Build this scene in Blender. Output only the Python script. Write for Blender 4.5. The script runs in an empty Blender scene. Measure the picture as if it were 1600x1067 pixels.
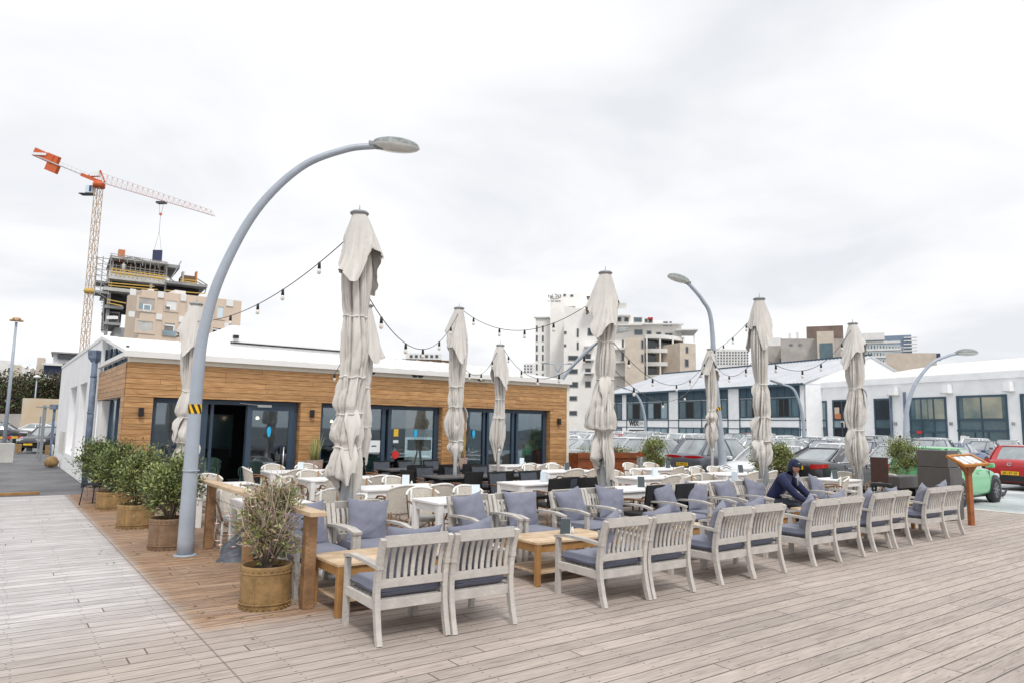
import bpy, math, random
from mathutils import Vector, Matrix, noise
R = math.radians
sc = bpy.context.scene
col = sc.collection
random.seed(7)
# ---------------------------------------------------------------- camera
F, CX, CY, CAMZ = 1095.0, 800.0, 533.5, 1.85
dX = Vector((2300 - CX, -(690 - CY), -F)).normalized()
dY = Vector((-12 - CX, -(652 - CY), -F)).normalized()
dZ = dX.cross(dY).normalized()
dY = dZ.cross(dX).normalized()
MC = Matrix((dX, dY, dZ))                       # world <- camera
cam_d = bpy.data.cameras.new('camera')
cam = bpy.data.objects.new('camera', cam_d)
col.objects.link(cam)
cam_d.sensor_width = 36
cam_d.lens = F / 1600 * 36
cam_d.clip_start, cam_d.clip_end = 0.1, 3000
cam.matrix_world = Matrix.Translation((0, 0, CAMZ)) @ MC.to_4x4()
sc.camera = cam
# ---------------------------------------------------------------- world, sun, exposure
SUN_EL, SUN_AZ = R(52), R(200)
w = bpy.data.worlds.new('World'); sc.world = w; w.use_nodes = True
nt = w.node_tree; nt.nodes.clear()
def N(nt, t, **k):
    n = nt.nodes.new(t)
    for a, b in k.items():
        if a == 'inp':
            for i, v in b.items(): n.inputs[i].default_value = v
        else: setattr(n, a, b)
    return n
out = N(nt, 'ShaderNodeOutputWorld')
sky = N(nt, 'ShaderNodeTexSky', sky_type='NISHITA', sun_disc=False, sun_elevation=SUN_EL, sun_rotation=SUN_AZ)
sm = N(nt, 'ShaderNodeMix', data_type='RGBA', blend_type='MULTIPLY', inp={'Factor': 1.0, 7: (.05, .05, .05, 1)})
nt.links.new(sky.outputs[0], sm.inputs[6])
tc = N(nt, 'ShaderNodeTexCoord')
sep = N(nt, 'ShaderNodeSeparateXYZ'); nt.links.new(tc.outputs['Generated'], sep.inputs[0])
# clouds are a layer overhead: project the direction on a plane so they flatten to the horizon
zc = N(nt, 'ShaderNodeMath', operation='MAXIMUM', inp={1: 0.0}); nt.links.new(sep.outputs[2], zc.inputs[0])
za = N(nt, 'ShaderNodeMath', operation='ADD', inp={1: 0.16}); nt.links.new(zc.outputs[0], za.inputs[0])
dv = N(nt, 'ShaderNodeVectorMath', operation='DIVIDE'); nt.links.new(tc.outputs['Generated'], dv.inputs[0])
cmb = N(nt, 'ShaderNodeCombineXYZ')
for i in range(3): nt.links.new(za.outputs[0], cmb.inputs[i])
nt.links.new(cmb.outputs[0], dv.inputs[1])
n1 = N(nt, 'ShaderNodeTexNoise', inp={'Scale': 1.25, 'Detail': 8.0, 'Roughness': .5, 'Distortion': .35})
nt.links.new(dv.outputs[0], n1.inputs['Vector'])
cr = N(nt, 'ShaderNodeValToRGB')
e = cr.color_ramp.elements
e[0].position, e[0].color = .32, (.735, .755, .79, 1)
e[1].position, e[1].color = .68, (.975, .97, .97, 1)
m_ = e.new(.47); m_.color = (.85, .858, .875, 1)
nt.links.new(n1.outputs[0], cr.inputs[0])
mx = N(nt, 'ShaderNodeMix', data_type='RGBA', inp={'Factor': .93})
nt.links.new(sm.outputs[2], mx.inputs[6]); nt.links.new(cr.outputs[0], mx.inputs[7])
bg = N(nt, 'ShaderNodeBackground', inp={'Strength': .80})
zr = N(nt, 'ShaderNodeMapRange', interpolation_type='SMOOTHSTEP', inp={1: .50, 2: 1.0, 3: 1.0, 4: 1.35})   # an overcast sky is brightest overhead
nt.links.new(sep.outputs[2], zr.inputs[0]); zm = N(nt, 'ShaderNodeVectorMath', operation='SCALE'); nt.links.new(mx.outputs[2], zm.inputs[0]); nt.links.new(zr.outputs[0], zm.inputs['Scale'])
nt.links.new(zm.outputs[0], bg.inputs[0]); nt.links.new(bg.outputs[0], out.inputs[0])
sd = bpy.data.lights.new('sun', 'SUN'); sd.energy = 1.3; sd.angle = R(11); sd.color = (1, .965, .92)
so = bpy.data.objects.new('sun', sd); col.objects.link(so)
# blender sky azimuth: sun_rotation clockwise from +Y
sv = Vector((math.sin(SUN_AZ) * math.cos(SUN_EL), math.cos(SUN_AZ) * math.cos(SUN_EL), math.sin(SUN_EL)))
so.rotation_euler = sv.to_track_quat('Z', 'Y').to_euler()
sc.view_settings.view_transform = 'Standard'
sc.view_settings.look = 'None'
sc.view_settings.exposure = 0.58
sc.view_settings.gamma = 1
try:
    sc.cycles.use_denoising = True
    sc.cycles.max_bounces = 8
    sc.cycles.transparent_max_bounces = 12
except Exception: pass

# ---------------------------------------------------------------- pixel of the photograph -> point of the place
def ray(px, py): return MC @ Vector((px - CX, -(py - CY), -F)) / F
def G(px, py, z=0.0):
    d = ray(px, py); t = (z - CAMZ) / d.z
    return Vector((d.x * t, d.y * t, z))
def AT(px, py, D):
    return Vector((0, 0, CAMZ)) + ray(px, py) * D
# ---------------------------------------------------------------- mesh builder
class MB:
    def __init__(s): s.v = []; s.f = []; s.m = []; s.sm = []
    def add(s, vs, fs, mi=0, smooth=False, M=None):
        o = len(s.v)
        if M is not None: vs = [M @ Vector(p) for p in vs]
        s.v += [tuple(p) for p in vs]
        for f in fs: s.f.append(tuple(i + o for i in f)); s.m.append(mi); s.sm.append(smooth)
        return s
    def box(s, c, d, rz=0, mi=0, M=None, bev=0, rot=None):
        x, y, z = d[0] / 2, d[1] / 2, d[2] / 2
        T = Matrix.Translation(c) @ (rot.to_4x4() if rot else Matrix.Rotation(rz, 4, 'Z'))
        if M is not None: T = M @ T
        if bev <= 0:
            vs = [(a * x, b * y, e * z) for a in (-1, 1) for b in (-1, 1) for e in (-1, 1)]
            fs = [(0, 1, 3, 2), (4, 6, 7, 5), (0, 4, 5, 1), (2, 3, 7, 6), (0, 2, 6, 4), (1, 5, 7, 3)]
            return s.add(vs, fs, mi, False, T)
        b = min(bev, x * .45, y * .45, z * .45)
        vs = []; idx = {}
        for a in (-1, 1):
            for c_ in (-1, 1):
                for e in (-1, 1):
                    for k in range(3):
                        p = [a * x, c_ * y, e * z]
                        for j in range(3):
                            if j != k: p[j] -= (a, c_, e)[j] * b
                        idx[(a, c_, e, k)] = len(vs); vs.append(p)
        fs = []
        sg = (-1, 1)
        def I(a, c_, e, k): return idx[(a, c_, e, k)]
        for t in sg:
            fs.append([I(t, -1, -1, 0), I(t, 1, -1, 0), I(t, 1, 1, 0), I(t, -1, 1, 0)][::t])
            fs.append([I(-1, t, -1, 1), I(-1, t, 1, 1), I(1, t, 1, 1), I(1, t, -1, 1)][::t])
            fs.append([I(-1, -1, t, 2), I(1, -1, t, 2), I(1, 1, t, 2), I(-1, 1, t, 2)][::t])
        for a in sg:
            for c_ in sg:
                fs.append([I(a, c_, -1, 0), I(a, c_, 1, 0), I(a, c_, 1, 1), I(a, c_, -1, 1)][::-a * c_])
                fs.append([I(a, -1, c_, 0), I(a, -1, c_, 2), I(a, 1, c_, 2), I(a, 1, c_, 0)][::a * c_])
                fs.append([I(-1, a, c_, 1), I(1, a, c_, 1), I(1, a, c_, 2), I(-1, a, c_, 2)][::a * c_])
                for e in sg:
                    fs.append([I(a, c_, e, 0), I(a, c_, e, 1), I(a, c_, e, 2)][::a * c_ * e])
        return s.add(vs, fs, mi, False, T)
    def bar(s, p0, p1, wd, ht, mi=0, up=(0, 0, 1), bev=0):
        p0, p1 = Vector(p0), Vector(p1); d = p1 - p0; L = d.length
        if L < 1e-6: return s
        y = d / L; u = Vector(up)
        if abs(y.dot(u)) > .98: u = Vector((0, 1, 0)) if abs(y.y) < .9 else Vector((1, 0, 0))
        x = y.cross(u).normalized(); z = x.cross(y)
        rot = Matrix((x, y, z)).transposed()
        return s.box((p0 + p1) / 2, (wd, L, ht), mi=mi, bev=bev, rot=rot)
    def sweep(s, pts, sec, mi=0, smooth=False, up=(1, 0, 0), cap=True, closed_sec=True):
        """sec(i, t) -> list of (a, b) offsets; a along side, b along normal"""
        P = [Vector(p) for p in pts]; n = len(P); rings = []
        u = Vector(up)
        for i in range(n):
            t = (P[min(i + 1, n - 1)] - P[max(i - 1, 0)]).normalized()
            a = u - t * u.dot(t)
            if a.length < 1e-4: a = Vector((0, 1, 0)) - t * t.y
            a.normalize(); b = t.cross(a)
            rings.append([P[i] + a * q[0] + b * q[1] for q in sec(i, i / (n - 1))])
        k = len(rings[0]); vs = [p for r in rings for p in r]
        fs = [(i * k + j, i * k + (j + 1) % k, (i + 1) * k + (j + 1) % k, (i + 1) * k + j) for i in range(n - 1) for j in range(k)]
        if cap: fs += [tuple(range(k))[::-1], tuple((n - 1) * k + j for j in range(k))]
        return s.add(vs, fs, mi, smooth)
    def tube(s, pts, r, n=8, mi=0, smooth=True, up=(.13, .21, .97), cap=True):
        rr = r if callable(r) else (lambda i, t: r if not isinstance(r, (list, tuple)) else r[i])
        def sec(i, t):
            q = rr(i, t); return [(q * math.cos(a), q * math.sin(a)) for a in (2 * math.pi * j / n for j in range(n))]
        return s.sweep(pts, sec, mi, smooth, up, cap)
    def lathe(s, prof, n=24, mi=0, smooth=True, c=(0, 0, 0), cap=True, M=None):
        vs = []; c = Vector(c)
        for r, z in prof:
            for j in range(n):
                a = 2 * math.pi * j / n; vs.append(c + Vector((r * math.cos(a), r * math.sin(a), z)))
        k = len(prof)
        fs = [(i * n + j, i * n + (j + 1) % n, (i + 1) * n + (j + 1) % n, (i + 1) * n + j) for i in range(k - 1) for j in range(n)]
        if cap: fs += [tuple(range(n))[::-1], tuple((k - 1) * n + j for j in range(n))]
        return s.add(vs, fs, mi, smooth, M)
    def prism(s, poly, z0, z1, mi=0, M=None):
        n = len(poly)
        vs = [(x, y, z0) for x, y in poly] + [(x, y, z1) for x, y in poly]
        fs = [tuple(range(n))[::-1], tuple(range(n, 2 * n))] + [(i, (i + 1) % n, n + (i + 1) % n, n + i) for i in range(n)]
        return s.add(vs, fs, mi, False, M)
    def grid(s, fn, nu, nv, mi=0, smooth=True, closeu=False):
        vs = [fn(i / nu, j / nv) for i in range(nu + (0 if closeu else 1)) for j in range(nv + 1)]
        W = nv + 1; K = nu if closeu else nu + 1
        fs = [(i * W + j, ((i + 1) % K) * W + j, ((i + 1) % K) * W + j + 1, i * W + j + 1) for i in range(nu) for j in range(nv)]
        return s.add(vs, fs, mi, smooth)
    def build(s, name, mats, parent=None, M=None):
        me = bpy.data.meshes.new(name)
        me.from_pydata(s.v, [], s.f)
        mats = mats if isinstance(mats, (list, tuple)) else [mats]
        for m in mats: me.materials.append(m)
        me.polygons.foreach_set('material_index', s.m)
        me.polygons.foreach_set('use_smooth', s.sm)
        me.update()
        o = bpy.data.objects.new(name, me); col.objects.link(o)
        if parent: o.parent = parent
        if M is not None: o.matrix_local = M
        return o
def tag(o, label=None, cat=None, group=None, kind=None):
    if label: o['label'] = label
    if cat: o['category'] = cat
    if group: o['group'] = group
    if kind: o['kind'] = kind
    return o
def empty(name, loc=(0, 0, 0), rz=0, label=None, cat=None, group=None):
    o = bpy.data.objects.new(name, None); col.objects.link(o)
    o.location = loc; o.rotation_euler = (0, 0, rz); o.empty_display_size = .1
    return tag(o, label, cat, group)
def tree(o): return (o, [tree(c) for c in o.children])
def dup(t, loc=None, rz=None, label=None, parent=None):
    o, kids = t
    c = o.copy(); col.objects.link(c)
    if parent: c.parent = parent
    if loc is not None: c.location = loc
    if rz is not None: c.rotation_euler = (0, 0, rz)
    if label: c['label'] = label
    for ch in kids: dup(ch, parent=c)
    return c
class Proto:
    """the first use moves the thing itself, later uses copy it with its parts"""
    def __init__(s, o): s.o = o; s.used = False; s.t = tree(o)
    def put(s, loc, rz=0, label=None, group=None):
        if s.used: o = dup(s.t, loc, rz, label)
        else:
            o = s.o; s.used = True; o.location = loc; o.rotation_euler = (0, 0, rz)
            if label: o['label'] = label
        if group: o['group'] = group
        return o
def text(name, body, size, mat, parent=None, loc=(0, 0, 0), rot=None, extrude=.002, align='CENTER'):
    cu = bpy.data.curves.new(name, 'FONT'); cu.body = body; cu.size = size; cu.extrude = extrude
    cu.align_x = align; cu.align_y = 'CENTER'; cu.materials.append(mat)
    o = bpy.data.objects.new(name, cu); col.objects.link(o)
    if parent: o.parent = parent
    dg = bpy.context.evaluated_depsgraph_get(); me = bpy.data.meshes.new_from_object(o.evaluated_get(dg))
    bpy.data.objects.remove(o); o = bpy.data.objects.new(name, me); col.objects.link(o)
    if parent: o.parent = parent
    o.location = loc
    if rot is not None: o.rotation_euler = rot
    return o
# ---------------------------------------------------------------- materials
MATS = {}
def mat(name, c, rough=.6, metal=0.0, var=.12, vs=6.0, bump=.0, bs=40.0, stretch=(1, 1, 1), c2=None, spec=.5, isl=0.0, coat=0.0, sheen=0.0, coord='Object'):
    m = bpy.data.materials.new(name); m.use_nodes = True; nt = m.node_tree
    b = nt.nodes['Principled BSDF']
    b.inputs['Roughness'].default_value = rough; b.inputs['Metallic'].default_value = metal
    b.inputs['Specular IOR Level'].default_value = spec
    if coat: b.inputs['Coat Weight'].default_value = coat; b.inputs['Coat Roughness'].default_value = .06
    if sheen: b.inputs['Sheen Weight'].default_value = sheen
    tc = N(nt, 'ShaderNodeTexCoord'); mp = N(nt, 'ShaderNodeMapping'); mp.inputs['Scale'].default_value = stretch
    nt.links.new(tc.outputs[coord], mp.inputs[0])
    nz = N(nt, 'ShaderNodeTexNoise', inp={'Scale': vs, 'Detail': 5.0, 'Roughness': .6}); nt.links.new(mp.outputs[0], nz.inputs['Vector'])
    c2 = c2 or tuple(x * (1 - var * 1.6) for x in c)
    ca = tuple(min(1, x * (1 + var * .5)) for x in c)
    r = N(nt, 'ShaderNodeValToRGB'); r.color_ramp.elements[0].position = .3; r.color_ramp.elements[1].position = .7
    r.color_ramp.elements[0].color = (*c2, 1); r.color_ramp.elements[1].color = (*ca, 1)
    nt.links.new(nz.outputs[0], r.inputs[0]); last = r.outputs[0]
    if isl:
        ge = N(nt, 'ShaderNodeNewGeometry'); mr = N(nt, 'ShaderNodeMapRange', inp={3: 1 - isl, 4: 1 + isl})
        nt.links.new(ge.outputs['Random Per Island'], mr.inputs[0])
        mu = N(nt, 'ShaderNodeVectorMath', operation='MULTIPLY'); cb = N(nt, 'ShaderNodeCombineXYZ')
        for i in range(3): nt.links.new(mr.outputs[0], cb.inputs[i])
        nt.links.new(last, mu.inputs[0]); nt.links.new(cb.outputs[0], mu.inputs[1]); last = mu.outputs[0]
    nt.links.new(last, b.inputs['Base Color'])
    if bump:
        n2 = N(nt, 'ShaderNodeTexNoise', inp={'Scale': bs, 'Detail': 4.0}); nt.links.new(mp.outputs[0], n2.inputs['Vector'])
        bp = N(nt, 'ShaderNodeBump', inp={'Strength': bump, 'Distance': .02}); nt.links.new(n2.outputs[0], bp.inputs['Height'])
        nt.links.new(bp.outputs[0], b.inputs['Normal'])
    MATS[name] = m; return m
teak = mat('weathered_teak', (.44, .405, .35), .75, var=.15, vs=6, bump=.4, bs=30, stretch=(1, 1, 1), c2=(.36, .33, .29), isl=.2)
teak_b = mat('weathered_teak_brown', (.42, .36, .28), .75, var=.15, vs=5, bump=.4, bs=30, c2=(.33, .27, .20), isl=.2)
teak_c = mat('weathered_teak_silver', (.48, .455, .42), .75, var=.15, vs=7, bump=.4, bs=30, c2=(.40, .375, .35), isl=.18)
teak_raw = mat('honey_teak', (.42, .225, .08), .6, vs=5, bump=.3, bs=25, c2=(.30, .15, .05), isl=.12)
teak_top = mat('worn_table_top', (.58, .46, .33), .6, vs=4, bump=.2, bs=25, c2=(.42, .28, .15), isl=.12)
rail_wood = mat('rail_wood', (.34, .20, .10), .65, vs=4, bump=.4, bs=30, c2=(.13, .065, .03), isl=.1)
white_paint = mat('white_paint', (.86, .86, .86), .45, var=.07, vs=4, bump=.12, bs=30)
white_plastic = mat('white_weave', (.84, .83, .80), .55, var=.1, vs=30, bump=.5, bs=160)
cream_weave = mat('cream_weave', (.74, .69, .61), .6, var=.2, vs=60, bump=.7, bs=200)
bamboo = mat('bamboo_brown', (.27, .13, .055), .4, vs=18, c2=(.10, .045, .02))
bamboo_l = mat('bamboo_light', (.42, .26, .13), .4, vs=18, c2=(.18, .09, .04))
wicker_d = mat('wicker_black', (.012, .013, .017), .55, var=.3, vs=60, bump=.7, bs=200)
wicker_g = mat('wicker_slate', (.075, .09, .115), .5, var=.25, vs=80, bump=.7, bs=200)
cush = mat('cushion_slate_blue', (.19, .20, .26), .85, var=.09, vs=5, bump=.25, bs=26, sheen=.15)
cush_d = mat('cushion_piping', (.10, .11, .17), .85)
canvas = mat('parasol_canvas', (.61, .585, .55), .85, var=.10, vs=1.5, bump=.05, bs=60, sheen=.1)
cord_m = mat('white_cord', (.72, .70, .66), .8)
pole_grey = mat('galvanised_grey', (.30, .315, .33), .45, metal=.35, vs=10)
lamp_grey = mat('lamp_post_paint', (.355, .40, .46), .38, var=.09, vs=3, bump=.05)
lamp_head = mat('lamp_head', (.27, .30, .32), .5, vs=14, c2=(.13, .14, .12))
lamp_lens = mat('lamp_lens', (.62, .63, .60), .15, vs=9)
blk = mat('black_metal', (.012, .012, .014), .4, var=.1)
rubber = mat('tyre_rubber', (.018, .018, .02), .8)
yellow = mat('hazard_yellow', (.85, .50, .01), .5)
steel = mat('brushed_steel', (.55, .55, .56), .3, metal=.9)
plaster = mat('white_render', (.87, .87, .88), .85, var=.06, vs=.8, bump=.12, bs=30)
plaster_w = mat('warm_white_render', (.76, .755, .74), .85, var=.07, vs=.6, bump=.1, bs=20)
roofwhite = mat('white_roof_sheet', (.80, .80, .79), .6, var=.06, vs=.7)
cream = mat('cream_trim', (.76, .72, .62), .6, var=.05)
frame_blue = mat('slate_blue_frame', (.035, .062, .10), .4, var=.1)
frame_far = mat('far_blue_frame', (.035, .075, .11), .5, var=.12)
pipe_blue = mat('downpipe_zinc', (.16, .21, .29), .55, var=.3, vs=7)
rust = mat('ochre_steel', (.33, .205, .085), .7, vs=7, bump=.25, bs=30, c2=(.17, .105, .04))
rust_b = mat('umber_steel', (.24, .15, .09), .7, vs=7, bump=.25, bs=30, c2=(.15, .09, .05))
terra = mat('grey_terracotta', (.32, .22, .17), .85, vs=20, c2=(.18, .14, .13), bump=.3)
soil = mat('potting_soil', (.03, .022, .015), .95, bump=.6)
leaf_a = mat('leaf_olive', (.20, .25, .075), .45, vs=4, c2=(.09, .13, .035), isl=.5)
leaf_b = mat('leaf_yellow_green', (.38, .39, .15), .45, vs=4, c2=(.20, .23, .08), isl=.45)
leaf_c = mat('leaf_deep', (.06, .10, .03), .45, vs=5, c2=(.025, .05, .018), isl=.5)
leaf_dry = mat('leaf_dry', (.40, .31, .20), .7, vs=6, c2=(.22, .15, .09), isl=.4)
flower = mat('petal_pink', (.75, .50, .42), .7, isl=.3)
twig = mat('twig_bark', (.24, .18, .14), .85, c2=(.12, .085, .06), isl=.3)
twig_pale = mat('twig_pale', (.52, .43, .37), .85, c2=(.22, .16, .13), isl=.35)
bark = mat('bark', (.10, .07, .05), .9)
rock_m = mat('slate_rock', (.13, .145, .17), .6, vs=5, bump=.8, bs=9, c2=(.06, .07, .09))
chalk = mat('menu_slate', (.055, .075, .085), .45)
card = mat('white_card', (.80, .82, .84), .5, var=.03)
card_b = mat('pale_blue_card', (.62, .70, .76), .4, var=.05)
ink = mat('black_ink', (.01, .01, .01), .6)
ink_w = mat('white_ink', (.8, .8, .8), .6)
kiosk_m = mat('dark_laminate', (.085, .078, .074), .5, var=.06)
sign_wood = mat('red_brown_wood', (.36, .115, .03), .5, vs=6, c2=(.20, .06, .015))
orange_wood = mat('orange_varnish', (.52, .22, .04), .4, vs=6, c2=(.34, .13, .02))
box_wood = mat('mahogany_plank', (.26, .07, .02), .5, vs=4, c2=(.13, .035, .01), stretch=(1, 1, 4))
stone_c = mat('cream_stone', (.62, .54, .45), .85, var=.10, vs=.6, bump=.1)
stone_b = mat('beige_cladding', (.62, .50, .40), .85, var=.05, vs=.5)
stone_g = mat('grey_stone', (.46, .43, .40), .85, var=.16, vs=.5)
conc = mat('raw_concrete', (.34, .34, .34), .9, var=.22, vs=.7)
conc_l = mat('pale_concrete', (.55, .54, .51), .9, var=.15, vs=1.2)
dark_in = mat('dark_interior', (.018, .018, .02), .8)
brown_in = mat('shuttering_ply', (.16, .10, .06), .8, var=.4, vs=.9)
roof_brown = mat('brown_louvre_box', (.20, .15, .125), .8, var=.2, vs=.5)
refl_m = mat('window_painted_reflection', (.42, .40, .31), .12, vs=.22, c2=(.09, .15, .16), spec=.8)  # rooftop reflections painted into the pane colour as soft blotches
yrail = mat('safety_yellow', (.62, .40, .09), .6)
orange = mat('crane_orange', (.62, .11, .02), .5, var=.1, vs=1)
cr_beige = mat('crane_mast_buff', (.50, .35, .22), .6)
cr_red = mat('crane_red', (.62, .18, .13), .6)
navy = mat('navy_panel', (.035, .05, .11), .6)
brick_o = mat('orange_block', (.55, .20, .09), .7)
roof_grey = mat('corrugated_roof', (.60, .62, .65), .5, var=.08, vs=.4)
dark_bark = mat('brown_thicket', (.075, .05, .035), .85, vs=1.5, isl=.6)
skin = mat('skin', (.50, .27, .18), .5, var=.06)
hoodie = mat('navy_hoodie', (.009, .015, .065), .85, var=.15, vs=8, bump=.35, bs=22, sheen=.08)
cap_m = mat('cap_cloth', (.012, .02, .05), .8)
jeans = mat('jeans', (.03, .035, .05), .85)
red_cloth = mat('red_jacket', (.45, .04, .03), .8)
mint = mat('mint_plastic', (.36, .58, .48), .4)
linen = mat('linen_shade', (.45, .30, .20), .8, vs=30)
gold = mat('plate_yellow', (.78, .48, .02), .45)
asphalt = None

def glassy(name, tint, refl=.5, rough=.02, alpha=.55):
    """window glass: some light through, the rest mirrored"""
    m = bpy.data.materials.new(name); m.use_nodes = True; nt = m.node_tree; nt.nodes.clear()
    o = N(nt, 'ShaderNodeOutputMaterial'); tr = N(nt, 'ShaderNodeBsdfTransparent', inp={0: (*tint, 1)})
    gl = N(nt, 'ShaderNodeBsdfGlossy', inp={0: (.80, .88, .95, 1), 'Roughness': rough})
    tcn = N(nt, 'ShaderNodeTexCoord'); nz = N(nt, 'ShaderNodeTexNoise', inp={'Scale': .8, 'Detail': 1.0}); nt.links.new(tcn.outputs['Object'], nz.inputs['Vector'])
    bp = N(nt, 'ShaderNodeBump', inp={'Strength': .05, 'Distance': .05}); nt.links.new(nz.outputs[0], bp.inputs['Height']); nt.links.new(bp.outputs[0], gl.inputs['Normal'])
    lw = N(nt, 'ShaderNodeLayerWeight', inp={0: .25}); mr = N(nt, 'ShaderNodeMapRange', inp={1: 0.0, 2: 1.0, 3: refl, 4: .95})
    nt.links.new(lw.outputs['Fresnel'], mr.inputs[0])
    mxs = N(nt, 'ShaderNodeMixShader'); nt.links.new(mr.outputs[0], mxs.inputs[0]); nt.links.new(tr.outputs[0], mxs.inputs[1]); nt.links.new(gl.outputs[0], mxs.inputs[2])
    nt.links.new(mxs.outputs[0], o.inputs[0]); return m
glass = glassy('window_glass', (.66, .76, .79), .15)
glass_far = mat('far_window_glass', (.02, .035, .05), .08, var=.3, vs=.5, spec=.9)
glass_teal = mat('teal_window_glass', (.09, .155, .185), .12, var=.3, vs=.3, spec=.8)
glass_sky = mat('sky_window_glass', (.24, .33, .38), .1, var=.25, vs=.3, spec=.9)
car_glass = mat('car_glass', (.27, .31, .33), .05, var=.35, vs=1.2, spec=1.0, coat=1.0)
bulb_m = mat('bulb_glass', (.75, .72, .66), .1)
# ---------------------------------------------------------------- ground
def ramp(nt, a, b, src):
    r = N(nt, 'ShaderNodeMapRange', interpolation_type='SMOOTHSTEP', inp={1: a, 2: b}); nt.links.new(src, r.inputs[0]); return r.outputs[0]
def mth(nt, op, a, b=None):
    n = N(nt, 'ShaderNodeMath', operation=op)
    for i, q in enumerate((a, b)):
        if q is None: continue
        if isinstance(q, (int, float)): n.inputs[i].default_value = q
        else: nt.links.new(q, n.inputs[i])
    return n.outputs[0]
def deck_material():
    m = bpy.data.materials.new('deck_planks'); m.use_nodes = True; nt = m.node_tree; L = nt.links
    b = nt.nodes['Principled BSDF']; b.inputs['Roughness'].default_value = .7
    tc = N(nt, 'ShaderNodeTexCoord'); sp = N(nt, 'ShaderNodeSeparateXYZ'); L.new(tc.outputs['Object'], sp.inputs[0])
    x, y = sp.outputs[0], sp.outputs[1]
    WD = .178
    ys = mth(nt, 'DIVIDE', y, WD); idx = mth(nt, 'FLOOR', ys); fr = mth(nt, 'FRACT', ys)
    wn = N(nt, 'ShaderNodeTexWhiteNoise', noise_dimensions='1D'); L.new(idx, wn.inputs['W'])
    xo = mth(nt, 'ADD', x, mth(nt, 'MULTIPLY', wn.outputs[0], 7.0)); xs = mth(nt, 'DIVIDE', xo, 4.8)
    seg = mth(nt, 'FLOOR', xs); xf = mth(nt, 'FRACT', xs)
    cb = N(nt, 'ShaderNodeCombineXYZ'); L.new(idx, cb.inputs[0]); L.new(seg, cb.inputs[1])
    w2 = N(nt, 'ShaderNodeTexWhiteNoise', noise_dimensions='2D'); L.new(cb.outputs[0], w2.inputs['Vector'])
    # grain
    ad = N(nt, 'ShaderNodeVectorMath', operation='MULTIPLY_ADD'); L.new(w2.outputs['Color'], ad.inputs[0]); ad.inputs[1].default_value = (9, 9, 9); L.new(tc.outputs['Object'], ad.inputs[2])
    mp = N(nt, 'ShaderNodeMapping'); mp.inputs['Scale'].default_value = (1.1, 17, 1); L.new(ad.outputs[0], mp.inputs[0])
    gr = N(nt, 'ShaderNodeTexNoise', inp={'Scale': 2.6, 'Detail': 8.0, 'Roughness': .68, 'Distortion': .6}); L.new(mp.outputs[0], gr.inputs['Vector'])
    mp2 = N(nt, 'ShaderNodeMapping'); mp2.inputs['Scale'].default_value = (.5, 1.0, 1); L.new(tc.outputs['Object'], mp2.inputs[0])
    pa = N(nt, 'ShaderNodeTexNoise', inp={'Scale': .8, 'Detail': 5.0, 'Roughness': .6}); L.new(mp2.outputs[0], pa.inputs['Vector'])
    # weathered grey boards
    r1 = N(nt, 'ShaderNodeValToRGB'); e = r1.color_ramp.elements
    e[0].position, e[0].color = .28, (.20, .165, .15, 1); e[1].position, e[1].color = .72, (.53, .465, .42, 1)
    e2 = e.new(.46); e2.color = (.39, .33, .29, 1)
    L.new(gr.outputs[0], r1.inputs[0])
    # oiled brown boards
    r2 = N(nt, 'ShaderNodeValToRGB'); e = r2.color_ramp.elements
    e[0].position, e[0].color = .32, (.10, .048, .022, 1); e[1].position, e[1].color = .66, (.50, .34, .22, 1)
    e2 = e.new(.48); e2.color = (.27, .145, .068, 1)
    L.new(gr.outputs[0], r2.inputs[0])
    # chalky pale boards
    r3 = N(nt, 'ShaderNodeValToRGB'); e = r3.color_ramp.elements
    e[0].position, e[0].color = .28, (.25, .215, .20, 1); e[1].position, e[1].color = .64, (.67, .645, .64, 1)
    L.new(gr.outputs[0], r3.inputs[0])
    xn = mth(nt, 'ADD', x, mth(nt, 'MULTIPLY', mth(nt, 'SUBTRACT', pa.outputs[0], .5), .25))
    left = mth(nt, 'SUBTRACT', 1.0, ramp(nt, 1.52, 1.68, mth(nt, 'ADD', x, mth(nt, 'MULTIPLY', mth(nt, 'SUBTRACT', gr.outputs[0], .5), .5))))
    left = mth(nt, 'MULTIPLY', left, ramp(nt, 5.6, 8.5, mth(nt, 'ADD', y, mth(nt, 'MULTIPLY', x, -.4))))
    brown = mth(nt, 'MULTIPLY', ramp(nt, 1.54, 1.72, mth(nt, 'ADD', x, mth(nt, 'MULTIPLY', mth(nt, 'SUBTRACT', gr.outputs[0], .5), .5))), ramp(nt, 6.4, 8.1, mth(nt, 'ADD', y, mth(nt, 'MULTIPLY', mth(nt, 'SUBTRACT', pa.outputs[0], .5), 4.0))))
    brown = mth(nt, 'MULTIPLY', brown, mth(nt, 'SUBTRACT', 1.0, mth(nt, 'MULTIPLY', ramp(nt, 2.6, 3.8, xn), .65)))
    pr_ = N(nt, 'ShaderNodeMapRange', inp={1: .35, 2: .65, 3: .72, 4: 1.0}); L.new(pa.outputs[0], pr_.inputs[0])
    brown = mth(nt, 'MULTIPLY', brown, pr_.outputs[0])
    m1 = N(nt, 'ShaderNodeMix', data_type='RGBA'); L.new(left, m1.inputs[0]); L.new(r1.outputs[0], m1.inputs[6]); L.new(r3.outputs[0], m1.inputs[7])
    m2 = N(nt, 'ShaderNodeMix', data_type='RGBA'); L.new(brown, m2.inputs[0]); L.new(m1.outputs[2], m2.inputs[6]); L.new(r2.outputs[0], m2.inputs[7])
    # per board value
    v = N(nt, 'ShaderNodeMapRange', inp={3: .86, 4: 1.07}); L.new(w2.outputs[0], v.inputs[0])
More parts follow.
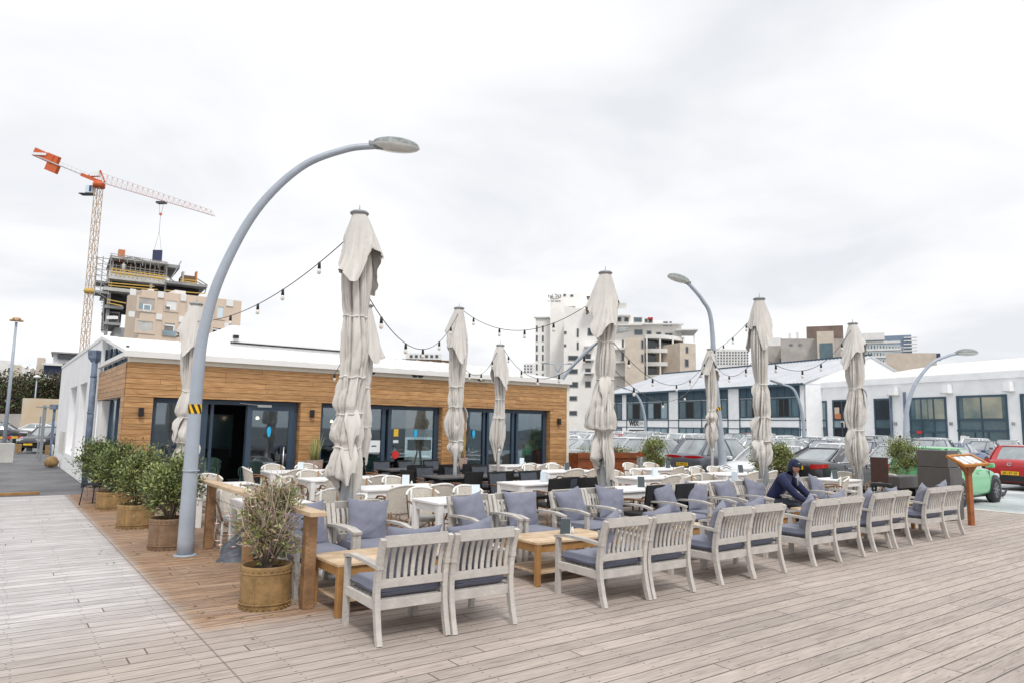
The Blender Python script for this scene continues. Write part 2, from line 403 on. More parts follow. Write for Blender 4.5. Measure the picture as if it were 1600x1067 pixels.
    pv = N(nt, 'ShaderNodeMapRange', inp={1: .3, 2: .7, 3: .84, 4: 1.08}); L.new(pa.outputs[0], pv.inputs[0])
    vv = mth(nt, 'MULTIPLY', v.outputs[0], pv.outputs[0])
    # gaps
    ed = mth(nt, 'ABSOLUTE', mth(nt, 'SUBTRACT', fr, .5)); gap = ramp(nt, .455, .478, ed)
    ex = mth(nt, 'ABSOLUTE', mth(nt, 'SUBTRACT', xf, .5)); gx = ramp(nt, .4985, .4992, ex)
    jl = ramp(nt, .0, .012, mth(nt, 'ABSOLUTE', mth(nt, 'SUBTRACT', x, 1.6)))
    gap = mth(nt, 'MAXIMUM', gap, gx); gap = mth(nt, 'MAXIMUM', gap, mth(nt, 'MULTIPLY', mth(nt, 'SUBTRACT', 1.0, jl), .7))
    # screws: two per board on every joist
    jx = mth(nt, 'ABSOLUTE', mth(nt, 'SUBTRACT', mth(nt, 'FRACT', mth(nt, 'DIVIDE', mth(nt, 'ADD', x, mth(nt, 'MULTIPLY', wn.outputs[0], .06)), .58)), .5))
    dxs = mth(nt, 'MULTIPLY', jx, .58)
    dys = mth(nt, 'MULTIPLY', mth(nt, 'ABSOLUTE', mth(nt, 'SUBTRACT', ed, .27)), WD)
    dd = mth(nt, 'SQRT', mth(nt, 'ADD', mth(nt, 'MULTIPLY', dxs, dxs), mth(nt, 'MULTIPLY', dys, dys)))
    scw = mth(nt, 'MULTIPLY', mth(nt, 'SUBTRACT', 1.0, ramp(nt, .006, .0105, dd)), .9)
    dk = mth(nt, 'SUBTRACT', 1.0, mth(nt, 'MULTIPLY', mth(nt, 'MAXIMUM', gap, scw), .74))
    vv = mth(nt, 'MULTIPLY', vv, dk)
    cb2 = N(nt, 'ShaderNodeCombineXYZ')
    for i in range(3): L.new(vv, cb2.inputs[i])
    mu = N(nt, 'ShaderNodeVectorMath', operation='MULTIPLY'); L.new(m2.outputs[2], mu.inputs[0]); L.new(cb2.outputs[0], mu.inputs[1])
    L.new(mu.outputs[0], b.inputs['Base Color'])
    hh = mth(nt, 'ADD', mth(nt, 'MULTIPLY', gr.outputs[0], .25), mth(nt, 'SUBTRACT', 1.0, mth(nt, 'MAXIMUM', gap, scw)))
    bp = N(nt, 'ShaderNodeBump', inp={'Strength': .6, 'Distance': .008}); L.new(hh, bp.inputs['Height']); L.new(bp.outputs[0], b.inputs['Normal'])
    return m
def paving_material(name, c1, c2, scale, big=.25, rough=.8):
    m = bpy.data.materials.new(name); m.use_nodes = True; nt = m.node_tree; L = nt.links; b = nt.nodes['Principled BSDF']; b.inputs['Roughness'].default_value = rough
    tc = N(nt, 'ShaderNodeTexCoord')
    a = N(nt, 'ShaderNodeTexNoise', inp={'Scale': big, 'Detail': 8.0, 'Roughness': .65}); L.new(tc.outputs['Object'], a.inputs['Vector'])
    r = N(nt, 'ShaderNodeValToRGB'); r.color_ramp.elements[0].position = .38; r.color_ramp.elements[1].position = .62
    r.color_ramp.elements[0].color = (*c1, 1); r.color_ramp.elements[1].color = (*c2, 1); L.new(a.outputs[0], r.inputs[0])
    f = N(nt, 'ShaderNodeTexNoise', inp={'Scale': scale, 'Detail': 3.0}); L.new(tc.outputs['Object'], f.inputs['Vector'])
    mr = N(nt, 'ShaderNodeMapRange', inp={1: .3, 2: .7, 3: .8, 4: 1.15}); L.new(f.outputs[0], mr.inputs[0])
    cb = N(nt, 'ShaderNodeCombineXYZ')
    for i in range(3): L.new(mr.outputs[0], cb.inputs[i])
    mu = N(nt, 'ShaderNodeVectorMath', operation='MULTIPLY'); L.new(r.outputs[0], mu.inputs[0]); L.new(cb.outputs[0], mu.inputs[1]); L.new(mu.outputs[0], b.inputs['Base Color'])
    bp = N(nt, 'ShaderNodeBump', inp={'Strength': .4, 'Distance': .01}); L.new(f.outputs[0], bp.inputs['Height']); L.new(bp.outputs[0], b.inputs['Normal'])
    return m
PZ = -.12
def sheet(name, x0, x1, y0, y1, z, m, th=None):
    b = MB()
    if th: b.box(((x0 + x1) / 2, (y0 + y1) / 2, z - th / 2), (x1 - x0, y1 - y0, th))
    else: b.add([(x0, y0, z), (x1, y0, z), (x1, y1, z), (x0, y1, z)], [(0, 1, 2, 3)])
    o = b.build(name, m); tag(o, kind='structure'); return o
asph = paving_material('grey_asphalt', (.10, .105, .11), (.17, .175, .18), 40)
lot = paving_material('pale_concrete_paving', (.33, .36, .37), (.60, .64, .64), 18, .35)
pav = paving_material('dark_wet_pavers', (.055, .058, .065), (.15, .145, .15), 14, .55, .55)
sheet('ground', -900, 1400, -300, 1500, -.2, asph)
sheet('wooden_deck', -22, 19.55, -8, 20.6, 0, deck_material(), .14)
sheet('pavement', -22, 2.25, 20.604, 38, -.03, pav, .1)
sheet('parking_lot', 19.8, 86, -12, 100, PZ, lot)
sheet('kerb', 19.554, 19.796, -12, 60, .012, conc_l, .2)
# ---------------------------------------------------------------- restaurant
def planks_front(b, x0, x1, y, z0, z1, ph=.118, th=.03, axis='x', mi=0):
    z = z1; k = 0
    while z > z0 + .02:
        zb = max(z0, z - ph); a = x0 - (random.random() * 1.8 if x1 - x0 > 2 else 0)
        while a < x1:
            e_ = min(x1, a + random.uniform(1.6, 3.0)) if x1 - x0 > 2 else x1
            s_ = max(a, x0)
            if e_ - s_ > .05:
                c = ((s_ + e_) / 2, y, (z + zb) / 2); d = (e_ - s_ - .006, th + random.uniform(0, .004), z - zb - .007)
                if axis == 'y': c = (c[1], c[0], c[2]); d = (d[1], d[0], d[2])
                b.box(c, d, mi=mi)
            a = e_
            if x1 - x0 <= 2: break
        z = zb
wood = mat('cedar_cladding', (.50, .295, .135), .5, var=.2, vs=3, bump=.3, bs=30, stretch=(1, 1, 9), c2=(.31, .145, .045), isl=.17)
BX, BY, BX2 = 2.285, 17.41, 15.0
rest = empty('restaurant', (0, 0, 0), label='low white restaurant with honey coloured plank cladding and dark blue glazed doors', cat='restaurant')
b = MB(); planks_front(b, BX, BX2, BY - .02, 2.36, 3.12)
for a, c in ((BX, 2.86), (6.21, 6.75), (10.34, 11.15), (14.32, BX2)): planks_front(b, a, c, BY - .015, 0, 2.357)
planks_front(b, BY + .02, 22.3, BX + .0, 2.36, 3.12, axis='y'); planks_front(b, BY + .02, BY + .5, BX + .005, 0, 2.357, axis='y')
for a, c in ((2.86, 1), (6.21, -1), (6.75, 1), (10.34, -1), (11.15, 1), (14.32, -1)):
    planks_front(b, BY + .01, BY + .32, a - c * .014, 0, 2.357, axis='y')
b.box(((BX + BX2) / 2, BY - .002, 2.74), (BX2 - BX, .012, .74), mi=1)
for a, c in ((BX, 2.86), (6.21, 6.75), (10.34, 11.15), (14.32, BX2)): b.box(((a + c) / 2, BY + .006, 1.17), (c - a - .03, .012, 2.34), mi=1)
b.build('wood_cladding', [wood, dark_in], rest)
b = MB()
b.box(((BX + BX2) / 2, BY + .16, 2.74), (BX2 - BX - .06, .3, .72)); b.box((BX + .17, 19.9, 2.75), (.28, 4.7, .74))
b.box(((BX + BX2) / 2, 20.0, 3.14), (BX2 - BX - .1, 5.0, .03))
b.build('ceiling', plaster_w, rest)
b = MB(); b.box(((BX + BX2) / 2, 20.5, -.004), (BX2 - BX, 6.2, .02)); b.build('floor', conc, rest)
b = MB()
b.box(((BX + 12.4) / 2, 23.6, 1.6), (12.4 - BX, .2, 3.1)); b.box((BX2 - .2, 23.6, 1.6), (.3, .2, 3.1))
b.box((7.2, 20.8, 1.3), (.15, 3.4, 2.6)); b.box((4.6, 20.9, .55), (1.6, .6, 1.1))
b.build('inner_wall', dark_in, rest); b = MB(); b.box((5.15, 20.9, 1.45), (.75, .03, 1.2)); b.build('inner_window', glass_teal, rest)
b = MB(); b.box((9.2, 23.35, 1.75), (5.2, .2, .9)); b.box((4.3, 23.35, 1.9), (2.2, .2, .7)); b.build('bar_shelf', brown_in, rest)
# roof
b = MB()
def slab(b, P, th, mi=0):
    P = [Vector(p) for p in P]; Q = [p - Vector((0, 0, th)) for p in P]
    b.add(P + Q, [(0, 1, 2, 3), (7, 6, 5, 4)] + [(i, i + 4, (i + 1) % 4 + 4, (i + 1) % 4) for i in range(4)], mi)
slab(b, [(BX - .05, BY - .1, 3.36), (BX2 + .1, BY - .1, 3.34), (BX2 + .1, 22.3, 4.12), (BX - .05, 22.3, 4.14)], .08)
for k in range(24):
    x = BX + .3 + k * .53; b.bar((x, BY - .1, 3.365), (x, 22.3, 4.14), .03, .02)
b.box(((BX + BX2) / 2 + .03, 29.5, 4.09), (BX2 - BX + .1, 14.3, .1))
b.build('roof', roofwhite, rest)
b = MB(); b.box(((BX + BX2) / 2, BY - .13, 3.29), (BX2 - BX + .2, .12, .13)); b.box((BX - .02, 19.9, 3.29), (.1, 4.7, .10)); b.build('gutter', plaster_w, rest)
b = MB(); b.box(((BX + BX2) / 2, BY - .01, 3.177), (BX2 - BX - .02, .08, .105)); b.build('fascia_board', cream, rest)
b = MB(); b.box((BX2 + .06, BY + .02, 1.66), (.11, .12, 3.3)); b.build('corner_trim', cream, rest); b = MB(); b.box((BX2 + .02, 23.6, 1.66), (.1, .3, 3.3)); b.build('corner_trim', cream, rest)
b = MB(); b.add([(5.2, 24, 4.14), (6.1, 24, 5.0), (10.6, 24, 4.99), (11.2, 24, 4.6), (11.2, 24, 4.14), (5.2, 31, 4.14), (6.1, 31, 5.0), (10.6, 31, 4.99), (11.2, 31, 4.6), (11.2, 31, 4.14)],
    [(0, 1, 2, 3, 4), (9, 8, 7, 6, 5), (0, 5, 6, 1), (1, 6, 7, 2), (2, 7, 8, 3), (3, 8, 9, 4)]); b.build('raised_roof', plaster, rest)
b = MB(); b.box((8.4, 23.96, 4.42), (4.6, .06, .05)); b.box((6.25, 23.93, 4.62), (.16, .14, .1)); b.build('roof_flashing', blk, rest)
# white side wall with its deep niches
def niche_wall(b, X, y0, y1, z0, z1, holes, th=.35):
    ys = sorted({y0, y1} | {h[0] for h in holes} | {h[1] for h in holes})
    for a, c in zip(ys, ys[1:]):
        hs = [h for h in holes if h[0] <= a + 1e-6 and h[1] >= c - 1e-6]
        if not hs: b.box((X + th / 2, (a + c) / 2, (z0 + z1) / 2), (th, c - a, z1 - z0))
        else:
            h = hs[0]
            if h[2] > z0: b.box((X + th / 2, (a + c) / 2, (z0 + h[2]) / 2), (th, c - a, h[2] - z0))
            b.box((X + th / 2, (a + c) / 2, (z1 + h[3]) / 2), (th, c - a, z1 - h[3]))
HOL = [(22.9, 24.2, .0, 3.0), (25.4, 27.6, .55, 3.0), (28.6, 31.2, .6, 3.0)]
b = MB(); niche_wall(b, BX, 22.3, 36.6, -.05, 4.15, HOL); b.box((9, 36.7, 2), (13.4, .2, 4.2)); b.build('side_wall', plaster, rest)
b = MB()
for y0, y1, z0, z1 in HOL: b.box((BX + .33, (y0 + y1) / 2, (z0 + z1) / 2), (.03, y1 - y0, z1 - z0))
b.build('niche_panel', plaster_w, rest)
f_ = MB(); f_.box((BX + .2, 23.55, 2.5), (.06, 1.28, 1.0)); fo = f_.build('window_frame', frame_blue, rest)
b = MB(); b.box((BX + .155, 23.55, 2.5), (.02, 1.1, .84)); b.build('pane', glass_sky, fo)
f_ = MB(); f_.box((BX + .25, 27.0, 2.7), (.04, .7, .42)); f_.box((BX + .25, 26.6, 1.3), (.05, .5, 1.4)); f_.build('grey_shutter', conc_l, rest)
b = MB()
for k in range(6): b.bar((BX - .015, 31.6 + k * .45, .5), (BX - .015, 31.6 + k * .45, 1.35), .05, .02)
b.build('vent_slats', conc_l, rest)
# clerestory over the return
fo = MB()
for y in (18.3, 19.1, 20.1, 21.1, 22.1): fo.box((BX + .1, y, 3.42), (.06, .07, .56 * (y - 16.6) / 5.5 + .1))
fo = fo.build('clerestory_frame', frame_blue, rest)
b = MB(); b.add([(BX + .14, 17.7, 3.13), (BX + .14, 22.28, 3.13), (BX + .14, 22.28, 4.0), (BX + .14, 17.7, 3.3)], [(0, 1, 2, 3)]); b.build('pane', glass_sky, fo)
b = MB(); b.box((BX + .15, 19.2, 1.18), (.05, 2.6, 2.3)); b.box((BX + .15, 21.9, 1.18), (.25, .8, 2.34)); b.build('side_door_reveal', plaster_w, rest)
fo = MB()
for y in (18.0, 19.0, 20.2): fo.box((BX + .09, y, 1.2), (.08, .12, 2.3))
fo = fo.build('side_door_frame', frame_blue, rest); b = MB(); b.box((BX + .115, 19.1, 1.2), (.02, 2.2, 2.2)); b.build('pane', glass_teal, fo)
b = MB(); b.tube([(BX - .13, 22.45, 0), (BX - .13, 22.45, 3.45)], .075, 12); b.lathe([(.08, 0), (.17, .12), (.19, .3), (.19, .34), (.0, .34)], 4, c=(BX - .13, 22.45, 3.4), smooth=False)
for z in (.8, 2.0, 3.0): b.lathe([(.085, 0), (.085, .05)], 12, c=(BX - .13, 22.45, z))
b.build('downpipe', pipe_blue, rest)
# glazing of the front
def glazed(x0, x1, y, z1, stiles, w_=.075, doors=(), z0=.02):
    fm = MB()
    fm.box(((x0 + x1) / 2, y, z1 - .05), (x1 - x0, .09, .1)); fm.box(((x0 + x1) / 2, y, z0 + .03), (x1 - x0, .09, .06))
    for s_, ww in stiles: fm.box((s_, y - .003, (z0 + z1) / 2), (ww, .1, z1 - z0 - .004))
    return fm.build('window_frame', frame_blue, rest)
def pane(par, x0, x1, y, z0, z1): b = MB(); b.box(((x0 + x1) / 2, y, (z0 + z1) / 2), (x1 - x0, .012, z1 - z0)); return b.build('pane', glass, par)
GY = BY + .2
f1 = glazed(2.88, 6.19, GY, 2.35, [(2.92, .08), (3.99, .14), (4.16, .06), (5.0, .1), (6.12, .14)])
pane(f1, 2.95, 3.92, GY, .06, 2.27)
f2 = glazed(6.77, 10.32, GY, 2.35, [(6.82, .09), (7.7, .08), (8.60, .1), (8.78, .09), (10.25, .13)])
pane(f2, 6.86, 7.66, GY, .06, 2.27); pane(f2, 7.74, 8.55, GY, .06, 2.27); pane(f2, 8.83, 10.18, GY, .06, 2.27)
f3 = glazed(11.17, 14.3, GY, 2.35, [(11.2, .06), (11.9, .07), (12.05, .07), (12.98, .08), (13.15, .08), (14.24, .12)])
pane(f3, 11.23, 11.87, GY, .06, 2.27); pane(f3, 12.08, 12.94, GY, .06, 2.27); pane(f3, 13.2, 14.18, GY, .06, 2.27)
dr = MB()
for x_, ww in ((5.0, .12), (6.02, .13)): dr.box((x_ + .02, GY - .06, 1.16), (ww, .05, 2.2))
for z_, hh in ((2.19, .12), (.12, .16)): dr.box((5.53, GY - .06, z_), (.92, .045, hh))
dr = dr.build('door', frame_blue, rest); b = MB(); b.box((5.53, GY - .06, 1.16), (.92, .012, 1.98)); b.build('pane', glass, dr)
b = MB(); b.tube([(5.86, GY - .16, .45), (5.86, GY - .16, 1.25)], .018); b.bar((5.86, GY - .16, .6), (5.86, GY - .08, .6), .015, .015); b.bar((5.86, GY - .16, 1.1), (5.86, GY - .08, 1.1), .015, .015); b.build('handle', steel, dr)
b = MB(); b.box((5.35, GY - .1, 2.24), (.34, .05, .06)); b.bar((5.2, GY - .1, 2.26), (4.75, GY - .03, 2.3), .02, .012); b.build('door_closer', steel, dr)
# glazed right flank
fm = MB()
for y in (17.75, 19.1, 20.5, 21.9, 23.4): fm.box((BX2 - .08, y, 1.3), (.08, .09, 2.5))
fm.box((BX2 - .08, 20.6, 2.5), (.09, 5.7, .12)); fm.box((BX2 - .08, 20.6, .08), (.09, 5.7, .1))
fm = fm.build('window_frame', frame_blue, rest); b = MB(); b.box((BX2 - .08, 20.6, 1.3), (.012, 5.6, 2.35)); b.build('pane', glass, fm)
b = MB(); b.box((BX2 - .08, 20.6, 2.9), (.2, 6.0, .7)); b.build('flank_wall', plaster_w, rest)
for x_, z_ in ((2.62, 2.03), (6.49, 2.08), (14.65, 2.02)):
    b = MB(); b.box((x_, BY - .09, z_), (.1, .1, .19), bev=.01); b.box((x_, BY - .045, z_), (.05, .03, .12)); b.build('wall_lamp', blk, rest)
stk = mat('sky_blue_sticker', (.02, .45, .80), .4); red_p = mat('red_sticker', (.65, .03, .03), .5); yel_p = mat('yellow_sticker', (.75, .5, .05), .5)
def stick(x, z, w_, h_, m, name='sticker'):
    b = MB(); b.box((x, GY - .012, z), (w_, .004, h_)); return b.build(name, m, rest)
for x, z in ((5.5, 1.62), (8.05, 1.62), (9.6, 1.6), (11.55, 1.6)):
    b = MB(); b.prism([(.05 * math.cos(a) * (1 + .15 * math.sin(3 * a)), .13 * math.sin(a)) for a in [k * .52 for k in range(12)]], 0, .004, M=Matrix.Translation((x, GY - (.07 if x < 6 else .012) - .01, z)) @ Matrix.Rotation(R(90), 4, 'X')); b.build('sticker', stk, rest)
n_ = stick(8.35, 1.25, .36, .32, card, 'paper_notice'); b = MB(); b.box((8.35, GY - .016, 1.26), (.14, .003, .03)); b.build('print', ink, n_)
stick(9.0, 1.62, .14, .2, yel_p); stick(9.0, 1.38, .16, .08, card_b)
b = MB(); b.prism([(.11 * math.cos(a), .11 * math.sin(a)) for a in [k * .4 for k in range(16)]], 0, .004, M=Matrix.Translation((9.0, GY - .012, 1.02)) @ Matrix.Rotation(R(90), 4, 'X')); b.build('sticker', red_p, rest)
b = MB()
for x, y, z in ((3.9, 19.4, 1.95), (4.5, 20.2, 1.9), (5.7, 19.2, 2.0), (7.9, 19.5, 1.95), (8.7, 20.0, 2.0)): b.lathe([(.02, 0), (.045, -.03), (.05, -.07), (.0, -.09)], 12, c=(x, y, z))
lamp_on = mat('lit_pendant', (.9, .7, .4), .5); lamp_on.node_tree.nodes['Principled BSDF'].inputs['Emission Color'].default_value = (1, .75, .45, 1); lamp_on.node_tree.nodes['Principled BSDF'].inputs['Emission Strength'].default_value = 3
b.build('pendant_lamp', lamp_on, rest)
# interior: tripod lamps and mint chairs seen through the panes
def tripod_lamp(x, y, lab, bw):
    t = empty('floor_lamp', (x, y, 0), label=lab, cat='floor lamp', group='tripod lamps inside the restaurant')
    b = MB(); b.lathe([(.34, 0), (.34, .30)], 28, cap=False, c=(0, 0, 1.12)); b.lathe([(.33, .30), (.33, 0)], 28, cap=False, c=(0, 0, 1.12)); b.build('lamp_shade', linen, t)
    for k in range(3):
        a = k * 2.09 + .5; b = MB(); b.bar((.05 * math.cos(a), .05 * math.sin(a), 1.1), (.3 * math.cos(a), .3 * math.sin(a), 0), .045, .045); b.build('leg', bw, t)
    return t
tripod_lamp(9.95, 17.98, 'drum shade lamp on a pale tripod behind the glass doors, left of its twin', teak)
tripod_lamp(13.75, 17.98, 'drum shade lamp on a dark tripod behind the right-hand glass panes', brown_in)
# ---------------------------------------------------------------- armchairs
def rect(w_, h_): return [(-w_ / 2, -h_ / 2), (w_ / 2, -h_ / 2), (w_ / 2, h_ / 2), (-w_ / 2, h_ / 2)]
def make_armchair():
    """seat opens to +y, slatted back at -y"""
    t = empty('armchair', label='x', cat='armchair')
    HW = .325
    post = [(-.425, 0), (-.385, .12), (-.345, .30), (-.335, .42), (-.355, .58), (-.395, .74), (-.445, .88)]
    for sx in (-1, 1):
        b = MB(); b.sweep([(sx * HW, y, z) for y, z in post[:4]] , lambda i, q: rect(.048, .05 + .012 * q), up=(1, 0, 0)); b.build('leg', teak, t)
        b = MB(); b.sweep([(sx * HW, .345, 0), (sx * HW, .34, .3), (sx * HW, .34, .61)], lambda i, q: rect(.048, .055), up=(1, 0, 0)); b.build('leg', teak, t)
        b = MB(); b.sweep([(sx * (HW + .0), -.40, .635), (sx * (HW + .005), -.1, .655), (sx * (HW + .005), .2, .655), (sx * HW, .385, .625)], lambda i, q: rect(.058 + .014 * math.sin(q * 3.1), .03), up=(1, 0, 0)); b.build('armrest', teak, t)
    b = MB()
    for sx in (-1, 1): b.sweep([(sx * HW, y, z) for y, z in post[3:]], lambda i, q: rect(.048, .06 - .014 * q), up=(1, 0, 0))
    def by(z):
        for (y0, z0), (y1, z1) in zip(post[3:], post[4:]):
            if z <= z1: return y0 + (y1 - y0) * (z - z0) / (z1 - z0)
        return post[-1][0]
    b.bar((-HW + .024, by(.855), .855), (HW - .024, by(.855), .855), .03, .10, up=(0, .24, 1), bev=.004)
    b.bar((-HW + .024, by(.49), .49), (HW - .024, by(.49), .49), .03, .075, up=(0, .15, 1), bev=.004)
    n = 9
    for k in range(n):
        x = -HW + .058 + (2 * HW - .116) * k / (n - 1)
        b.sweep([(x, by(z) + .012 * math.sin((z - .5) * 8.5), z) for z in (.505, .58, .66, .74, .815)], lambda i, q: rect(.036, .014), up=(1, 0, 0))
    b.build('backrest', teak, t)
    b = MB()
    b.box((0, -.335, .315), (2 * HW - .05, .03, .085), bev=.003); b.box((0, .34, .315), (2 * HW - .05, .03, .085), bev=.003)
    for sx in (-1, 1): b.box((sx * (HW - .001), 0, .315), (.03, .635, .085), bev=.003)
    for k in range(7): b.box((0, -.27 + k * .09, .352), (2 * HW - .06, .06, .014))
    b.build('seat_frame', teak, t)
    cs = MB()
    def fn(u, v): return None
    X, Y, T = HW - .02, .335, .105
    def cu(side):
        def f(u, v):
            x, y = (u * 2 - 1), (v * 2 - 1)
            e = (1 - abs(x) ** 10) * (1 - abs(y) ** 10)
            return (x * X, y * Y + .012, .415 + side * (T / 2) * (max(e, 0) ** .35) + .006 * noise.noise(Vector((x * 2, y * 2, side))))
        return f
    cs.grid(cu(1), 16, 16); cs.grid(cu(-1), 16, 16)
    cs = cs.build('seat_cushion', cush, t)
    b = MB()
    pts = [(-X, -Y), (X, -Y), (X, Y), (-X, Y), (-X, -Y)]
    for (x0, y0), (x1, y1) in zip(pts, pts[1:]): b.tube([(x0, y0 + .012, .405), (x1, y1 + .012, .405)], .006, 6)
    b.build('piping', cush_d, cs)
    return Proto(t)
def make_pillow(seed):
    b = MB(); S = .278
    def cu(side):
        def f(u, v):
            x, y = (u * 2 - 1), (v * 2 - 1)
            e = max(0, (1 - x * x) * (1 - y * y)) ** .42
            pin = 1 - .15 * (1 - abs(y)) ** .7
            piny = 1 - .15 * (1 - abs(x)) ** .7
            wr = .014 * noise.noise(Vector((x * 2.2 + seed * 3, y * 2.2, side * 2))) + .02 * noise.noise(Vector((x * 1.1 + seed, y * 1.1, side * 4)))
            cr = .010 * math.sin((x * .8 + y * 1.3 + seed) * 7) * max(0, 1 - abs(x - y * .4 + .2 * math.sin(seed)) * 1.6) * abs(y)
            dg = .012 * abs(noise.noise(Vector(((x + y) * 5, (x - y) * .9, seed + side))))
            return (x * S * pin * (1 + .03 * y * math.sin(seed)), side * (.095 * e + (wr + cr - dg) * min(1, e * 2)) + .02 * x * y * math.cos(seed * 2), y * S * piny + S)
        return f
    b.grid(cu(1), 28, 28); b.grid(cu(-1), 28, 28)
    o = b.build('pillow', cush); tag(o, 'x', 'pillow'); return Proto(o)
AC = make_armchair()
PIL = [make_pillow(s) for s in (1.3, 2.7, 4.4, 6.1, 7.9, 9.2)]
def weather(o, k):
    m_ = [None, teak_b, teak_c][k % 3]
    if m_:
        for c in o.children:
            if c.material_slots and c.material_slots[0].material == teak: c.material_slots[0].link = 'OBJECT'; c.material_slots[0].material = m_
def pillow(x, y, z, rz, tilt, roll, lab, k, grp):
    z -= .07; p = PIL[k % 6]; o = p.put((x, y, z), 0, lab, grp); o.rotation_euler = (tilt, roll, rz); return o
ORD = ['first', 'second', 'third', 'fourth', 'fifth', 'sixth', 'seventh', 'eighth', 'ninth', 'tenth', 'eleventh', 'twelfth', 'thirteenth', 'fourteenth', 'fifteenth', 'sixteenth', 'seventeenth', 'eighteenth', 'nineteenth', 'twentieth']
front = [3.10, 3.80, 5.58, 6.30, 7.50, 8.21, 9.60, 10.30, 11.52, 12.14, 13.52, 14.28]
GF = 'weathered teak armchairs in the front row, backs to the boardwalk'
fy = [5.98, 5.93, 5.87, 5.86, 5.90, 5.92, 5.93, 5.95, 6.05, 6.10, 6.10, 6.14]
# pillow pose in each front chair: None, 'up' (leans inside), 'slump' (slid to the left arm)
pose = ['up', 'tip', 'side', 'tip', 'side', 'tip', 'side', 'tip', 'side', 'up', 'side', 'tip']
WF = [2, 2, 0, 0, 1, 0, 1, 2, 0, 2, 2, 0]
for i, x in enumerate(front):
    o_ = AC.put((x, fy[i], 0), R(random.uniform(-2.5, 2.5)), f'silvery teak slatted armchair, {ORD[i]} from the left in the front row', GF); weather(o_, WF[i])
    lab = f'slate blue pillow in the {ORD[i]} armchair from the left, front row'; g_ = 'slate blue pillows in the front row of armchairs'
    if pose[i] == 'up': pillow(x + .02, fy[i] - .19, .48, R(4), R(9), R(2), lab, i, g_)
    elif pose[i] == 'tip': pillow(x - .04, fy[i] - .18, .49, R(3), R(9), R(-7), lab, i, g_)
    else: pillow(x - .10, fy[i] - .13, .475, R(38), R(14), R(-6), lab, i, g_)
back = [3.05, 3.76, 5.42, 6.14, 7.22, 7.92, 9.30, 9.98, 10.98, 11.66, 12.36, 13.14, 13.86]
GB = 'weathered teak armchairs facing the boardwalk behind the low tables'
for i, x in enumerate(back):
    y = 7.88 + .02 * (i % 3)
    nm = 'the one the hooded man sits in' if i == 10 else f'{ORD[i]} from the left in the back row'
    o_ = AC.put((x, y, 0), R(180 + random.uniform(-3, 3)), (f'silvery teak armchair facing the boardwalk, {nm}')[:110], GB); weather(o_, i * 2 + 1)
    if i == 10: continue
    rl = [3, -7, 6, -3, 9, -10, 5, -12, 6, -16, 0, 9, -15][i]
    pillow(x + [.0, .03, -.02, .05][i % 4], y + .17, .475, R(180 + [3, -5, 6, -4][i % 4]), R(20), R(rl), f'slate blue pillow upright in the {ORD[i]} armchair from the left, back row', i + 1, 'slate blue pillows in the back row of armchairs')
# ---------------------------------------------------------------- low tables
def make_coffee():
    t = empty('coffee_table', label='x', cat='low table'); L, D, H = 1.26, .70, .50
    b = MB()
    for k in range(7): b.box((0, -D / 2 + D / 7 * (k + .5), H - .014), (L, D / 7 - .004, .028), bev=.003)
    b.build('tabletop', teak_top, t)
    b = MB()
    for s_ in (-1, 1): b.box((0, s_ * (D / 2 - .04), H - .075), (L - .1, .025, .09)); b.box((s_ * (L / 2 - .04), 0, H - .075), (.025, D - .1, .09))
    b.build('apron', teak_raw, t)
    for sx in (-1, 1):
        for sy in (-1, 1): b = MB(); b.box((sx * (L / 2 - .035), sy * (D / 2 - .035), (H - .03) / 2), (.062, .062, H - .03), bev=.004); b.build('leg', teak_raw, t)
    b = MB()
    for k in range(5): b.box((0, -D / 2 + .09 + (D - .18) / 4 * k, .14), (L - .14, .11, .018))
    b.build('shelf', teak_top, t)
    return Proto(t)
CT = make_coffee(); ctx = [3.42, 5.88, 7.80, 9.88, 12.15, 14.05]
for i, x in enumerate(ctx): CT.put((x, 6.93, 0), R(random.uniform(-1, 1)), f'low slatted honey teak table, {ORD[i]} from the left between facing armchairs', 'low teak tables between the armchairs')
# ---------------------------------------------------------------- dining furniture
def make_dining():
    t = empty('dining_table', label='x', cat='dining table'); L, D, H = 1.62, .80, .77
    b = MB(); b.box((-L / 4 - .001, 0, H - .018), (L / 2 - .004, D, .036), bev=.005); b.box((L / 4 + .001, 0, H - .018), (L / 2 - .004, D, .036), bev=.005); b.build('tabletop', white_paint, t)
    b = MB()
    for s_ in (-1, 1): b.box((0, s_ * (D / 2 - .05), H - .09), (L - .12, .025, .11)); b.box((s_ * (L / 2 - .05), 0, H - .09), (.025, D - .12, .11))
    b.build('apron', white_paint, t)
    for sx in (-1, 1):
        for sy in (-1, 1): b = MB(); b.box((sx * (L / 2 - .05), sy * (D / 2 - .05), (H - .04) / 2), (.085, .085, H - .04), bev=.004); b.build('leg', white_paint, t)
    return Proto(t)
def make_dining_s():
    t = empty('dining_table', label='x', cat='dining table'); L, D, H = .86, .80, .77
    b = MB(); b.box((0, 0, H - .018), (L, D, .036), bev=.005); b.build('tabletop', white_paint, t)
    b = MB()
    for s_ in (-1, 1): b.box((0, s_ * (D / 2 - .05), H - .09), (L - .12, .025, .11)); b.box((s_ * (L / 2 - .05), 0, H - .09), (.025, D - .12, .11))
    b.build('apron', white_paint, t)
    for sx in (-1, 1):
        for sy in (-1, 1): b = MB(); b.box((sx * (L / 2 - .05), sy * (D / 2 - .05), (H - .04) / 2), (.085, .085, H - .04), bev=.004); b.build('leg', white_paint, t)
    return Proto(t)
